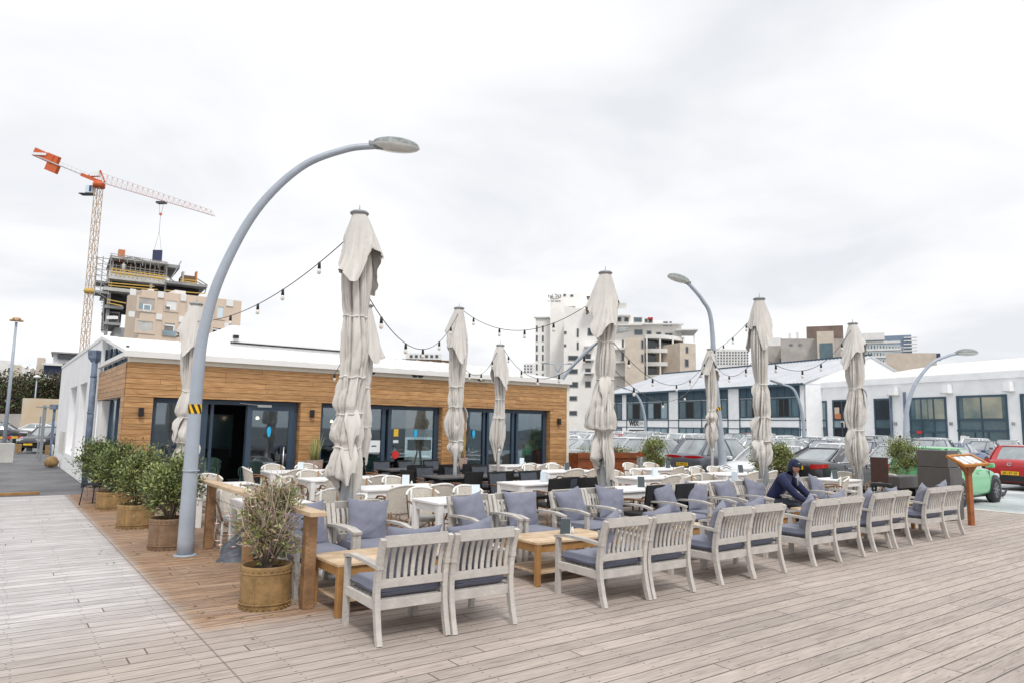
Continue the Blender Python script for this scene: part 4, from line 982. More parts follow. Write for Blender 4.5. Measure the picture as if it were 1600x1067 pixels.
planter(2.16, 13.95, .30, .40, rust, 'third potted shrub from the front, round, in a stained ochre drum', (.50, .50, .96, .36, 9500, .060, 13, [leaf_a, leaf_b, leaf_c], (5, 4, 3), 80, twig, 30))
planter(2.16, 17.0, .30, .36, rust, 'fourth potted shrub from the front, dark green below the wooden corner', (.52, .52, 1.02, .34, 9500, .062, 14, [leaf_a, leaf_b, leaf_c], (6, 2, 5), 80, twig, 30))
planter(2.05, 19.0, .24, .3, terra, 'farthest potted shrub of the row, against the white side wall', (.50, .50, .95, .34, 8000, .064, 15, [leaf_a, leaf_b, leaf_c], (6, 2, 5), 60, twig, 26), rivets=False)
GS = 'bushes in dark boxes between the terrace and the cars'
for px, py, s_, sd_, lab in ((1022, 738, 1.0, 31, 'round green bush between the terrace and the grey car'), (1192, 742, .95, 32, 'green bush behind the left of the black sedan'), (1222, 742, .9, 33, 'green bush touching the number plate of the black sedan'), (1418, 755, 1.15, 34, 'white flowered bush between the black sedan and the host stand')):
    p = G(px, py + 26); t = empty('box_shrub', (p.x, p.y, 0), label=lab, cat='shrub', group=GS)
    b = MB(); b.box((0, 0, .28), (.9 * s_, .55, .56), bev=.01); b.build('planter_box', MATS['dark_laminate'], t)
    shrub_mesh(t, .52 * s_, .48 * s_, 1.0 * s_, .5, 7500, .06, sd_, [leaf_a, leaf_b, leaf_c], (5, 6, 2), 50, twig, 26)
    if sd_ == 34:
        rn = random.Random(3); b = MB()
        for k in range(60):
            p = Vector((rn.gauss(0, .28), rn.gauss(0, .28), rn.uniform(.8, 1.5)))
            for j in range(5):
                a = j * 1.256; q = Vector((math.cos(a), math.sin(a), .3)) * .03; r_ = Vector((-math.sin(a), math.cos(a), 0)) * .013; b.add([p, p + q * .6 + r_, p + q, p + q * .6 - r_], [(0, 1, 2, 3)])
        b.build('blossoms', white_plastic, t)
def snake_plant(x, y, lab):
    t = empty('potted_succulent', (x, y, 0), label=lab, cat='potted plant', group='tall succulents in clay pots by the glass doors'); b = MB()
    b.lathe([(.17, 0), (.20, .6), (.22, .95), (.19, .95), (.18, .88), (0, .88)], 24, cap=False); b.build('pot', terra, t); b = MB(); rn = random.Random(int(x * 10))
    for k in range(34):
        a = rn.random() * 6.28; r = rn.random() * .1; h = rn.uniform(.35, .78); ln = rn.uniform(.03, .2)
        b.sweep([(r * math.cos(a), r * math.sin(a), .87), ((r + ln * .4) * math.cos(a), (r + ln * .4) * math.sin(a), .87 + h * .6), ((r + ln) * math.cos(a), (r + ln) * math.sin(a), .87 + h)], lambda i, q: [(-.018 * (1.05 - q), 0), (0, .008 * (1.05 - q)), (.018 * (1.05 - q), 0), (0, -.006 * (1.05 - q))], smooth=True, up=(-math.sin(a), math.cos(a), 0))
    b.build('leaves', [leaf_b], t)
snake_plant(6.48, 17.0, 'spiky succulent in a clay pot right of the open glass door'); snake_plant(10.72, 17.0, 'spiky succulent in a clay pot between the middle and right doors')
b = MB(); rn = random.Random(12)
for k in range(150):
    c_ = rn.choice([(2.4, 7.4), (2.2, 11.4), (2.16, 13.9), (2.1, 17), (2.9, 9.8)]); a = rn.random() * 6.28; r = .2 + abs(rn.gauss(0, .45)); x, y = c_[0] + r * math.cos(a), c_[1] + r * math.sin(a); s_ = rn.uniform(.015, .035); q = rn.random() * 3.1; u_ = Vector((math.cos(q), math.sin(q), .1)) * s_; v_ = Vector((-math.sin(q), math.cos(q), .15)) * s_ * .4; p = Vector((x, y, .006))
    b.add([p - u_, p - v_ + Vector((0, 0, .004)), p + u_, p + v_ + Vector((0, 0, .008))], [(0, 1, 2, 3)], rn.choice((0, 0, 1)))
tag(b.build('fallen_leaves', [leaf_dry, leaf_a]), 'dry leaves scattered on the deck around the planters', kind='stuff')
# ---------------------------------------------------------------- handrail with its posts and cables
t = empty('handrail', (2.70, 7.08, 0), label='weathered wooden handrail on thick posts with steel cables', cat='handrail')
b = MB(); b.box((0, 2.35, .945), (.17, 5.1, .045), bev=.004); b.build('top_rail', teak_top, t)
for y in (.02, 2.1, 4.05): b = MB(); b.box((.0, y, .46), (.115, .115, .92), bev=.006); b.build('post', rail_wood, t)
b = MB()
for z in (.28, .52, .74):
    b.tube([(0, .05, z), (0, 1.1, z - .02), (0, 4.05, z)], .004, 5)
    for y in (.09, 4.0): b.tube([(0, y, z), (0, y + .09, z)], .009, 6)
b.build('cable', steel, t)
b = MB(); rn = random.Random(4)
def rk(u, v):
    a = u * 6.283; z = v; n_ = noise.noise(Vector((math.cos(a) * 1.2, math.sin(a) * 1.2, z * 1.5 + 4)))
    r = .27 * (1 - v ** 2.6) * (1 + .45 * n_); r = round(r * 14) / 14 * .5 + r * .5
    return (r * math.cos(a) * 1.15, r * math.sin(a) * .8, .43 * v + .10 * v * math.cos(a))
b.grid(rk, 11, 7, smooth=False, closeu=True); o = b.build('rock', rock_m); o.location = (2.86, 10.05, 0); tag(o, 'dark angular slate rock on the deck behind the nearest planter', 'rock')
# ---------------------------------------------------------------- mahogany planter box by the restaurant corner
t = empty('planter_box', (15.9, 16.6, 0), R(-8), label='long mahogany planter box with pink flowers beside the restaurant corner', cat='planter box'); b = MB()
for k in range(4): b.box((0, -.25, .14 + k * .26), (2.3, .04, .25), bev=.004); b.box((0, .25, .14 + k * .26), (2.3, .04, .25)); b.box((-1.13, 0, .14 + k * .26), (.04, .46, .25)); b.box((1.13, 0, .14 + k * .26), (.04, .46, .25))
b.box((0, -.29, .98), (2.36, .06, .18), bev=.004); b.build('boards', box_wood, t); b = MB(); b.box((0, 0, .95), (2.2, .46, .06)); b.build('soil', soil, t)
b = MB(); rn = random.Random(8)
leaves(b, [Vector((rn.gauss(.2, .5), rn.gauss(0, .12), 1.0 + abs(rn.gauss(0, .12)))) for _ in range(1400)], .08, rn, nm=(3, 4, 1)); b.build('foliage', [leaf_a, leaf_b, leaf_c], t)
b = MB()
for k in range(60):
    p = Vector((rn.gauss(.3, .35), rn.gauss(-.05, .1), rn.uniform(1.05, 1.2)))
    for j in range(5):
        a = j * 1.256; q = Vector((math.cos(a), math.sin(a), .4)) * .045; r_ = Vector((-math.sin(a), math.cos(a), 0)) * .02; b.add([p, p + q * .6 + r_, p + q, p + q * .6 - r_], [(0, 1, 2, 3)])
b.build('blossoms', flower, t)
# ---------------------------------------------------------------- host stand, menu lectern, high chair
t = empty('host_stand', (16.92, 6.68, 0), R(0), label='dark brown laminated host stand behind the last armchairs', cat='host stand'); b = MB()
b.box((.0, .35, .56), (.62, .66, 1.10), bev=.006); b.build('lower_cabinet', kiosk_m, t); b = MB(); b.box((-.015, .36, 1.30), (.57, .62, .36), bev=.006); b.build('upper_cabinet', kiosk_m, t)
b = MB(); b.box((-.0, .37, 1.115), (.56, .6, .012)); b.build('shadow_joint', blk, t)
for sx in (-.26, .26): b = MB(); b.lathe([(.03, 0), (.03, .04)], 10, c=(sx, -.1, -.0)); b.build('foot', blk, t)
t = empty('menu_lectern', (16.25, 6.2, 0), R(-20), label='wooden menu lectern with sloping framed board, right of the armchairs', cat='lectern'); b = MB()
b.box((0, 0, .62), (.10, .085, 1.24), bev=.004); b.build('post', sign_wood, t); b = MB(); b.add([(-.05, -.03, 1.02), (.05, -.03, 1.02), (.28, -.03, 1.26), (-.28, -.03, 1.26), (-.05, .03, 1.02), (.05, .03, 1.02), (.28, .03, 1.26), (-.28, .03, 1.26)], [(0, 1, 2, 3), (7, 6, 5, 4), (0, 4, 5, 1), (1, 5, 6, 2), (2, 6, 7, 3), (3, 7, 4, 0)]); b.build('bracket', sign_wood, t)
TM = Matrix.Translation((0, 0, 1.31)) @ Matrix.Rotation(R(-3), 4, 'Y') @ Matrix.Rotation(R(24), 4, 'X')
b = MB(); W_, D_ = .66, .46
for s_ in (-1, 1): b.box((s_ * (W_ / 2 - .025), 0, 0), (.05, D_, .05), M=TM); b.box((0, s_ * (D_ / 2 - .025), 0), (W_ - .1, .05, .05), M=TM)
b.box((0, 0, -.02), (W_ - .1, D_ - .1, .015), M=TM); fr_ = b.build('board_frame', orange_wood, t)
b = MB(); b.box((0, 0, .0), (W_ - .12, D_ - .12, .006), M=TM); bd = b.build('menu_sheet', card, t); b = MB(); rn = random.Random(2)
for k in range(4):
    for j in range(9):
        w_ = rn.uniform(.05, .12); b.box((-.26 + k * .17 + w_ / 2 - .05, .15 - j * .036, .005), (w_, .010, .002), M=TM)
b.build('print', ink, bd)
t = empty('high_chair', (16.28, 7.98, 0), R(-75), label='tall dark brown chair beside the host stand', cat='chair'); b = MB()
b.box((0, -.20, 1.02), (.36, .035, .55), bev=.01); b.build('backrest', mat('dark_walnut', (.05, .02, .014), .45), t); b = MB(); b.box((0, 0, .68), (.40, .40, .07), bev=.02); b.build('seat', wicker_d, t)
for sx in (-1, 1):
    for sy in (-1, 1): b = MB(); b.bar((sx * .16, sy * .17, .66), (sx * .19, sy * .2, 0), .035, .035); b.build('leg', blk, t)
t = empty('side_bench', (17.2, 8.0, 0), R(0), label='low black bench beside the host stand', cat='bench'); b = MB(); b.box((0, 0, .72), (.95, .42, .28), bev=.02); b.build('seat', kiosk_m, t)
for sx in (-1, 1): b = MB(); b.box((sx * .33, 0, .28), (.05, .38, .56)); b.build('leg', blk, t)
# ---------------------------------------------------------------- string lights
def strand(a, c, sag, nb, lab, fr=(0, 1)):
    a, c = Vector(a), Vector(c); t = empty('string_light', (0, 0, 0), label=lab, cat='string lights', group='festoon lights strung between the parasols')
    def P(q): p = a.lerp(c, q); p.z -= 4 * sag * q * (1 - q); return p
    b = MB(); b.tube([P(k / 28) for k in range(29)], .0065, 6); b.build('cable', blk, t)
    for k in range(nb):
        q = (k + .5 + random.uniform(-.12, .12)) / nb; p = P(q); b = MB(); b.lathe([(.008, .01), (.018, 0), (.021, -.035), (.024, -.085), (.0, -.085)], 10, c=p); s_ = b.build('socket', blk, t)
        b = MB(); b.lathe([(.016, -.085), (.024, -.105), (.030, -.13), (.023, -.155), (.0, -.168)], 12, c=p, cap=False); b.build('bulb', bulb_m, s_)
U = [Vector((p[0], p[1], p[2])) for p in pas]
def up(i, z, dx=0, dy=0): return (U[i].x + dx, U[i].y + dy, z)
strand(up(7, 3.72), up(0, 4.22, -.14, .1), .28, 5, 'light string from the left parasol up to the largest parasol')
strand(up(0, 3.55, .14), up(4, 4.35, -.05, -.05), .78, 5, 'light string sagging between the largest parasol and the middle one')
strand(up(4, 4.4, .06, -.1), up(1, 4.1, -.12), .52, 5, 'light string from the middle parasol to the wide skirted parasol')
strand(up(5, 3.95, .1), up(1, 3.3, -.1, .1), .72, 5, 'light string from the small right-hand parasol to the wide skirted one')
strand(up(4, 3.2, .1), up(5, 3.85, -.1), .42, 3, 'light string low across the cladding above the right-hand doors')
strand(up(0, 3.1, .1, .2), (6.9, 17.2, 3.0), .1, 2, 'light string from behind the largest parasol to the restaurant fascia')
strand(up(1, 3.35, .15), up(6, 4.2, -.1), .85, 5, 'upper light string from the wide skirted parasol to the far lamp post parasol')
strand(up(1, 2.9, .15), up(6, 4.25, -.05), 1.0, 4, 'lower light string sagging in front of the blue windowed offices')
strand(up(6, 4.35), up(2, 4.2, -.1), .12, 4, 'light string rising from the lamp post parasol to the one by the sedan')
strand(up(6, 4.25), up(2, 3.35, -.1), .55, 3, 'light string sagging to the middle of the parasol left of the sedan')
strand(up(2, 3.3, .12), up(3, 4.35, -.08), .58, 4, 'light string between the two parasols before the black sedan')
# ---------------------------------------------------------------- birds
def pigeon(p, rz, lab, s_=1.0):
    t = MB()
    def f(u, v):
        a = v * 6.283; x = (u - .5) * .26; r = .048 * max(0, math.sin(min(u * 1.15, 1) * 3.1416)) ** .7 * (1.0 if u < .8 else .6); return (x * s_, r * s_ * math.cos(a), (.09 + x * .22 + r * 1.1 * math.sin(a)) * s_)
    t.grid(f, 12, 10); t.lathe([(0, -.03), (.022, -.01), (.024, .008), (0, .032)], 10, c=(.105 * s_, 0, .165 * s_), cap=False); t.tube([(.07 * s_, 0, .12 * s_), (.105 * s_, 0, .16 * s_)], .022 * s_, 8)
    t.lathe([(.007, 0), (.0, .03)], 6, M=Matrix.Translation((.122 * s_, 0, .162 * s_)) @ Matrix.Rotation(R(90), 4, 'Y')); t.box((-.15 * s_, 0, .06 * s_), (.09 * s_, .04 * s_, .012 * s_))
    for sy in (-.018, .018): t.bar((.0, sy, .06 * s_), (.01, sy, 0), .006, .006)
    o = t.build('pigeon', mat('pigeon_grey%d' % len(MATS), (.045, .05, .06), .6)); o.location = p; o.rotation_euler = (0, 0, rz); tag(o, lab, 'pigeon', 'pigeons'); return o
p = G(1567, 778, PZ); pigeon((p.x, p.y, PZ), R(-20), 'dark pigeon standing on the pale paving near the green car', 1.5)
for x, rz, lab in ((8.15, 20, 'pigeon on the roof edge above the sagging string of lights'), (9.35, 160, 'pigeon on the cladding edge left of the middle parasol, first of three'), (9.62, 10, 'pigeon on the cladding edge nearest the middle parasol'), (11.55, 170, 'pigeon on the roof edge right of the middle parasol')):
    pigeon((x, BY - .03, 3.122), R(rz), lab)
# ---------------------------------------------------------------- cars
def paint(n, c, metal=.0, rough=.35): return mat('car_paint_' + n, c, rough, metal=metal, var=.03, coat=.8)
PA = {'white': paint('white', (.74, .76, .77)), 'silver': paint('silver', (.50, .53, .55), .5), 'grey': paint('slate', (.13, .14, .17), .5), 'black': paint('black', (.035, .036, .045), .4),
      'red': paint('red', (.42, .012, .016)), 'green': paint('green', (.13, .46, .20)), 'blue': paint('blue', (.03, .07, .18), .3), 'beige': paint('beige', (.45, .41, .34), .4)}
tail = mat('tail_light_red', (.45, .01, .01), .15, spec=.9, var=.1); headl = mat('headlight_glass', (.62, .66, .68), .08, spec=.9)
KIND = {
 'sedan': dict(L=4.9, W=1.84, H=1.46, st=[(-2.45, .44, .74, .80), (-2.40, .30, .93, .91), (-2.25, .24, 1.05, .965), (-1.75, .21, 1.075, .99), (-.9, .20, 1.02, 1), (.3, .19, .98, 1), (1.15, .19, .955, 1), (1.6, .20, .91, .99), (2.1, .22, .82, .96), (2.36, .27, .70, .88), (2.45, .38, .58, .74)],
   g=(-1.92, -.85, .30, 1.25), wb=.80, wr=.585, wheels=(-1.42, 1.42), hz=.70, tz=.86),
 'hatch': dict(L=3.8, W=1.69, H=1.50, st=[(-1.90, .42, .80, .86), (-1.86, .30, .95, .93), (-1.70, .24, 1.03, .975), (-1.1, .21, 1.01, 1), (0, .19, .97, 1), (.8, .19, .95, 1), (1.2, .21, .90, .98), (1.6, .24, .80, .93), (1.82, .30, .68, .84), (1.90, .40, .56, .72)],
   g=(-1.80, -1.30, .10, 1.02), wb=.75, wr=.575, wheels=(-1.20, 1.20), hz=.70, tz=.88),
 'suv': dict(L=4.5, W=1.86, H=1.66, st=[(-2.25, .46, .84, .86), (-2.20, .34, 1.0, .94), (-2.02, .28, 1.10, .975), (-1.4, .26, 1.09, 1), (0, .24, 1.06, 1), (.9, .24, 1.04, 1), (1.4, .26, 1.0, .985), (1.9, .29, .93, .95), (2.18, .34, .80, .87), (2.25, .44, .64, .76)],
   g=(-2.12, -1.50, .15, 1.15), wb=.82, wr=.64, wheels=(-1.36, 1.38), hz=.82, tz=.98)}
def ring(x, zb, zt, ws, W):
    w_ = W / 2 * ws; zm = zb + (zt - zb) * .45
    h = [(0, zb), (.55, zb), (.92, zb + .03), (.985, zb + .14), (1.0, zm), (.975, zt - .09), (.90, zt - .015), (.5, zt + .025), (0, zt + .035)]
    return [(x, w_ * a, z) for a, z in h] + [(x, -w_ * a, z) for a, z in h[-2:0:-1]]
def car_geo(k, near):
    S = KIND[k]; out = {}
    b = MB(); R_ = [ring(*s_, S['W']) for s_ in S['st']]; n = len(R_[0]); vs = [p for r in R_ for p in r]
    b.add(vs, [(i * n + j, i * n + (j + 1) % n, (i + 1) * n + (j + 1) % n, (i + 1) * n + j) for i in range(len(R_) - 1) for j in range(n)] + [tuple(range(n))[::-1], tuple((len(R_) - 1) * n + j for j in range(n))], 0, True)
    xr0, xr1, xf1, xf0 = S['g']; wb, wr, H = S['wb'], S['wr'], S['H']; zr = 1.0; zbelt = lambda x: max(s_[2] for s_ in S['st'] if abs(s_[0] - x) < 1.2) - .09
    base = [(xr0, 0), (xr0 + .04, wb * .72), (xr0 + .34, wb), ((xr0 + xf0) / 2, wb + .02), (xf0 - .45, wb), (xf0 - .08, wb * .74), (xf0 + .04, 0)]
    roof = [(xr1, 0), (xr1 + .03, wr * .78), (xr1 + .16, wr), ((xr1 + xf1) / 2, wr + .01), (xf1 - .12, wr), (xf1, wr * .8), (xf1 + .05, 0)]
    full = lambda P: P + [(x, -y) for x, y in P[-2:0:-1]]
    B_, Rf = full(base), full(roof); m_ = len(B_); g = MB(); rings = []
    for q in (0, .35, .7, 1.0):
        rings.append([(bx + (rx - bx) * q, by + (ry - by) * q + (.03 if by > .05 else -.03 if by < -.05 else 0) * math.sin(q * 3.14), (zbelt(bx)) * (1 - q) + (H - .05) * q) for (bx, by), (rx, ry) in zip(B_, Rf)])
    g.add([p for r in rings for p in r], [(i * m_ + j, i * m_ + (j + 1) % m_, (i + 1) * m_ + (j + 1) % m_, (i + 1) * m_ + j) for i in range(3) for j in range(m_)], 0, True)
    rf = MB(); rr = rings[-1]; cx_ = (xr1 + xf1) / 2; rs = []
    for q, dz in ((1.0, -.012), (1.03, .012), (.9, .035), (.6, .052), (.25, .06)): rs.append([(cx_ + (x - cx_) * q, y * q, z + dz) for x, y, z in rr])
    rf.add([p for r in rs for p in r], [(i * m_ + j, i * m_ + (j + 1) % m_, (i + 1) * m_ + (j + 1) % m_, (i + 1) * m_ + j) for i in range(4) for j in range(m_)] + [tuple(4 * m_ + j for j in range(m_))], 0, True)
    ro = rr
    def pil(ib, w_, dx=0):
        for s_ in (1, -1):
            j = ib if s_ == 1 else (m_ - ib) % m_
            P = [Vector(r[j]) + Vector((0, s_ * .012, 0)) for r in rings]; P = [p + Vector((dx * (1 - k / 3), 0, 0)) for k, p in enumerate(P)]
            rf.sweep(P, lambda i, q: rect(w_ * (1 - .3 * q), .03), up=(1, 0, 0))
    pil(2, .30 if k == 'sedan' else .24); pil(5, .075); pil(3, .05)
    for s_ in (1, -1):
        j = 1 if s_ == 1 else m_ - 1; rf.sweep([Vector(r[j]) + Vector((-.008, s_ * .01, 0)) for r in rings], lambda i, q: rect(.02, .16 * (1 - .3 * q)), up=(1, 0, 0))
    wh = []
    rad = .335 if k != 'suv' else .365
    for x in S['wheels']:
        for s_ in (-1, 1):
            y1 = s_ * (S['W'] / 2 + .012); M = Matrix.Translation((x, y1, rad)) @ Matrix.Rotation(R(90) * -s_, 4, 'X')
            ty = MB(); ty.lathe([(rad * .62, -.005), (rad * .9, 0), (rad, -.03), (rad, -.18), (rad * .9, -.21)], 28, cap=False, M=M)
            ri = MB(); ri.lathe([(0, -.03), (rad * .16, -.02), (rad * .18, -.04)], 14, cap=False, M=M); ri.lathe([(rad * .56, -.02), (rad * .64, -.003), (rad * .64, -.06), (rad * .5, -.07), (0, -.075)], 24, cap=False, M=M, mi=0)
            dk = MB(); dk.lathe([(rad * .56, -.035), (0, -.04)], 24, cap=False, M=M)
            for q in range(9): a = q * .698; ri.bar(M @ Vector((rad * .1 * math.cos(a), rad * .1 * math.sin(a), -.024)), M @ Vector((rad * .58 * math.cos(a), rad * .58 * math.sin(a), -.018)), .03, .02)
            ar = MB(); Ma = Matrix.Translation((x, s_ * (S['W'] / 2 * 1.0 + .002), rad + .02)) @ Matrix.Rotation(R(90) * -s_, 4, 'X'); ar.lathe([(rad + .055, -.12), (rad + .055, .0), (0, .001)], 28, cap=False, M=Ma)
            wh.append((ty, ri, dk, ar))
    return b, g, rf, wh, S
def make_car(k):
    b, g, rf, wh, S = car_geo(k, True); t = empty('parked_car', label='x', cat='car')
    L, W = S['L'], S['W']
    bo = b.build('body', PA['white'], t); md = bo.modifiers.new('smooth', 'SUBSURF'); md.levels = md.render_levels = 2
    g.build('windows', car_glass, t); rf.build('roof', PA['white'], t)
    dk = MB()
    for s_ in (1, -1):
        for x in ((S['g'][0] + .75, S['g'][3] - 1.1, S['g'][3] - .15) if k != 'hatch' else (S['g'][0] + .9, S['g'][3] - .2)): dk.bar((x, s_ * (W / 2 - .012), .34), (x, s_ * (W / 2 - .03), .93), .008, .02)
    dk.build('door_seams', blk, t)
    for s_ in (1, -1):
        for x in (S['g'][0] + .95, S['g'][3] - 1.0): hn = MB(); hn.box((x, s_ * (W / 2 + .006), .84 if k != 'suv' else .92), (.2, .03, .03), bev=.01); hn.build('handle', steel if k == 'sedan' else PA['silver'], t)
    for ty, ri, dd, ar in wh:
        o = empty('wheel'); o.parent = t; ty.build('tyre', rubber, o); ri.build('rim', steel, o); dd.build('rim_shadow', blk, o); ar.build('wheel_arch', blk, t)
    for s_ in (-1, 1):
        h = MB(); h.box((L / 2 - .20, s_ * (W / 2 - .27), S['hz']), (.34, .34, .13), bev=.05, rz=-s_ * R(28)); h.build('headlight', headl, t)
        tl = MB()
        if k == 'sedan':
            def f(u, v, s_=s_): a = u * 1.45; return (-2.43 + .10 * (1 - math.cos(a)) + .42 * max(0, u - .62) * 1.0, s_ * (.47 + .45 * math.sin(min(a, 1.57)) ** .9 - .0), .82 + .15 * v * (1 - .3 * u) + .07 * u)
            tl.grid(f, 12, 3)
        elif k == 'suv':
            tl.grid(lambda u, v, s_=s_: (-2.235 + .26 * max(0, u - .55) ** 1.5, s_ * (.02 + .895 * min(1, u * 1.04)), .985 + .03 * (v - .5) * (1 + 2.2 * math.sin(min(1, u * 1.1) * 3.1)) + .02 * u), 14, 3)
        else: tl.grid(lambda u, v, s_=s_: (-1.885 + .17 * u * u, s_ * (.60 + .24 * math.sin(u * 1.5)), .86 + .17 * v), 8, 3)
        tl.build('taillight', tail, t)
        mr = MB(); mr.box((S['g'][3] - .35, s_ * (W / 2 + .06), 1.02 if k != 'suv' else 1.12), (.12, .2, .13), bev=.04); mr.build('wing_mirror', blk if k == 'sedan' else PA['white'], t)
    xb = -L / 2 - .02; z = {'sedan': .86, 'hatch': .58, 'suv': .72}[k]
    p = MB(); p.box((xb + .0, 0, z), (.02, .52, .12)); po = p.build('license_plate', gold, t)
    p = MB(); p.box((L / 2 + .015, 0, .42), (.02, .52, .12)); p.build('license_plate', gold, t)
    p = MB(); p.box((L / 2 - .02, 0, .56), (.06, .9, .10), bev=.02); p.box((L / 2 - .05, 0, .33), (.06, 1.2, .12), bev=.02); p.build('grille', blk, t)
    if k == 'sedan': p = MB(); p.box((xb + .02, 0, .955), (.03, .62, .022)); p.build('chrome_strip', steel, t)
    if k != 'sedan': p = MB(); p.box((-L / 2 + .0, 0, .40), (.07, W * .8, .2), bev=.03); p.build('rear_bumper', blk, t)
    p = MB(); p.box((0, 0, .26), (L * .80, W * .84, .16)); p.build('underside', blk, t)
    return Proto(t)
CP = {k: make_car(k) for k in KIND}
def recolor(t, m):
    for c in t.children:
        if c.name.split('.')[0] in ('body', 'roof') or (c.name.startswith('wing_mirror') and m is not PA['black']):
            c.material_slots[0].link = 'OBJECT'; c.material_slots[0].material = m
def put_car(k, x, y, rz, colr, lab, grp='cars parked in the rows beside the terrace'):
    o = CP[k].put((x, y, PZ), rz, lab, grp); recolor(o, PA[colr]); return o
# first row, noses away from the terrace
c_lex = put_car('sedan', 22.6, 12.5, R(0), 'black', 'black sedan showing its red tail light and yellow number plate', None or 'cars parked in the rows beside the terrace')
c_grn = put_car('hatch', 22.45, 9.2, R(2), 'green', 'bright green hatchback behind the dark host stand'); c_grn.scale = (1.08, 1.05, 1.06)
c_cit = put_car('hatch', 21.6, 14.55, R(178), 'white', 'white hatchback nosed toward the terrace between grey car and black sedan'); c_cit.scale = (1.05, 1.03, .98)
c_suv = put_car('suv', 22.4, 16.95, R(0), 'grey', 'slate grey crossover with a full width red rear light')
c_sil = put_car('hatch', 22.0, 19.6, R(0), 'silver', 'silver hatchback with yellow plate beside the round green bush')
put_car('hatch', 22.2, 22.0, R(180), 'white', 'white hatchback in the near row, left of the silver one')
for k_, (y_, cn_, kd_) in enumerate(((24.5, 'silver', 'sedan'), (27.0, 'white', 'hatch'), (29.6, 'white', 'suv'), (32.2, 'silver', 'hatch'))): put_car(kd_, 22.3, y_, R(180 * (k_ % 2)), cn_, f'{cn_} near-row car beyond the right end of the restaurant, {ORD[k_]} back')
c_red = put_car('hatch', 31.2, 9.72, R(-2), 'red', 'red hatchback alone at the right edge of the picture')
def plate(t, x, z, s_, side=-1):
    o = text('plate_number', s_, .105, ink, t, (x, 0, z), (R(90), 0, R(-90) if side < 0 else R(90)))
    return o
plate(c_lex, -2.485, .86, '70 668 70'); plate(c_suv, -2.285, .72, '41 705 33'); plate(c_sil, -1.935, .58, '85 214 10'); plate(c_red, -1.935, .58, '20 157 63')
tr = MB(); S = KIND['sedan']
tr.tube([(-1.50, -.81, 1.02), (-1.1, -.72, 1.25), (-.65, -.645, 1.375), (-.1, -.63, 1.39), (.35, -.65, 1.35), (1.0, -.79, 1.02), (-1.5, -.83, 1.01)], .012, 6); tr.build('window_trim', steel, c_lex)
b = MB(); b.tube([(-2.46, .05 * math.cos(a), .985 + .035 * math.sin(a)) for a in [k * .4 for k in range(17)]], .006, 5); b.bar((-2.465, .03, 1.0), (-2.465, .03, .965), .008, .01); b.bar((-2.465, .03, .965), (-2.465, -.035, .965), .008, .01); b.build('badge', steel, c_lex)
b = MB(); b.tube([(-1.935, .07 * math.cos(a), .87 + .05 * math.sin(a)) for a in [k * .4 for k in range(17)]], .01, 5); b.tube([(-1.935, .035 * math.cos(a), .875 + .05 * math.sin(a)) for a in [k * .4 for k in range(17)]], .008, 5); b.build('badge', steel, c_red)
b = MB()
for dz in (0, .07): b.bar((1.925, -.16, .70 + dz), (1.93, 0, .77 + dz), .014, .022); b.bar((1.93, 0, .77 + dz), (1.925, .16, .70 + dz), .014, .022)
b.build('badge', steel, c_cit)
# farther rows
far_mats = {}
def far_proto(k, cn):
    b, g, rf, wh, S = car_geo(k, False)
    B = MB()
    for src, mi in ((b, 0), (g, 1), (rf, 0)): B.add(src.v, src.f, mi, True)
    for ty, ri, dk, ar in wh: B.add(ty.v, ty.f, 2, True); B.add(ar.v, ar.f, 2, True)
    L, W = S['L'], S['W']
    for s_ in (-1, 1):
        B.box((L / 2 - .20, s_ * (W / 2 - .27), S['hz']), (.34, .34, .13), mi=3, rz=-s_ * R(28)); B.box((-L / 2 + .06, s_ * (W / 2 - .22), S['tz']), (.12, .3, .14), mi=4)
        B.box((S['g'][3] - .35, s_ * (W / 2 + .06), 1.02), (.12, .2, .13), mi=0)
    B.box((-L / 2, 0, .6), (.02, .5, .11), mi=5); B.box((L / 2, 0, .45), (.03, .5, .11), mi=5)
    o = B.build('parked_car', [PA[cn], car_glass, rubber, headl, tail, gold]); tag(o, 'x', 'car'); return Proto(o)
FP = {}
rn = random.Random(77); cnt = 0
CW = ['white'] * 15 + ['silver'] * 6 + ['black'] * 2 + ['grey'] * 3 + ['red'] * 1 + ['blue', 'beige']
rows = [(27.6, 13.0, 33, 'second'), (38.2, 16.5, 47, 'third'), (43.2, 17, 52, 'fourth'), (54.5, 20, 66, 'fifth'), (59.8, 22, 70, 'sixth'), (70.5, 24, 82, 'seventh')]
for xc, y0, y1, rnm in rows:
    y = y0; k_ = 0
    while y < y1:
        if rn.random() < .93:
            k = rn.choice(['sedan', 'hatch', 'hatch', 'suv']); cn = rn.choice(CW)
            if rnm == 'second' and k_ < 3: cn = ['silver', 'white', 'silver'][k_]
            key = (k, cn)
            if key not in FP: FP[key] = far_proto(k, cn)
            word = {'hatch': 'hatchback', 'suv': 'crossover', 'sedan': 'sedan'}[k]
            FP[key].put((xc + rn.uniform(-.3, .3), y, PZ), (0 if rn.random() < .5 else math.pi) + R(rn.uniform(-1.5, 1.5)), f"{cn} {word}, {ORD[k_] if k_ < 20 else 'last'} from the right in the {rnm} parking row", 'cars parked in the rows beside the terrace')
        y += 2.48 + rn.random() * .12; k_ += 1
        if k_ > 19: break
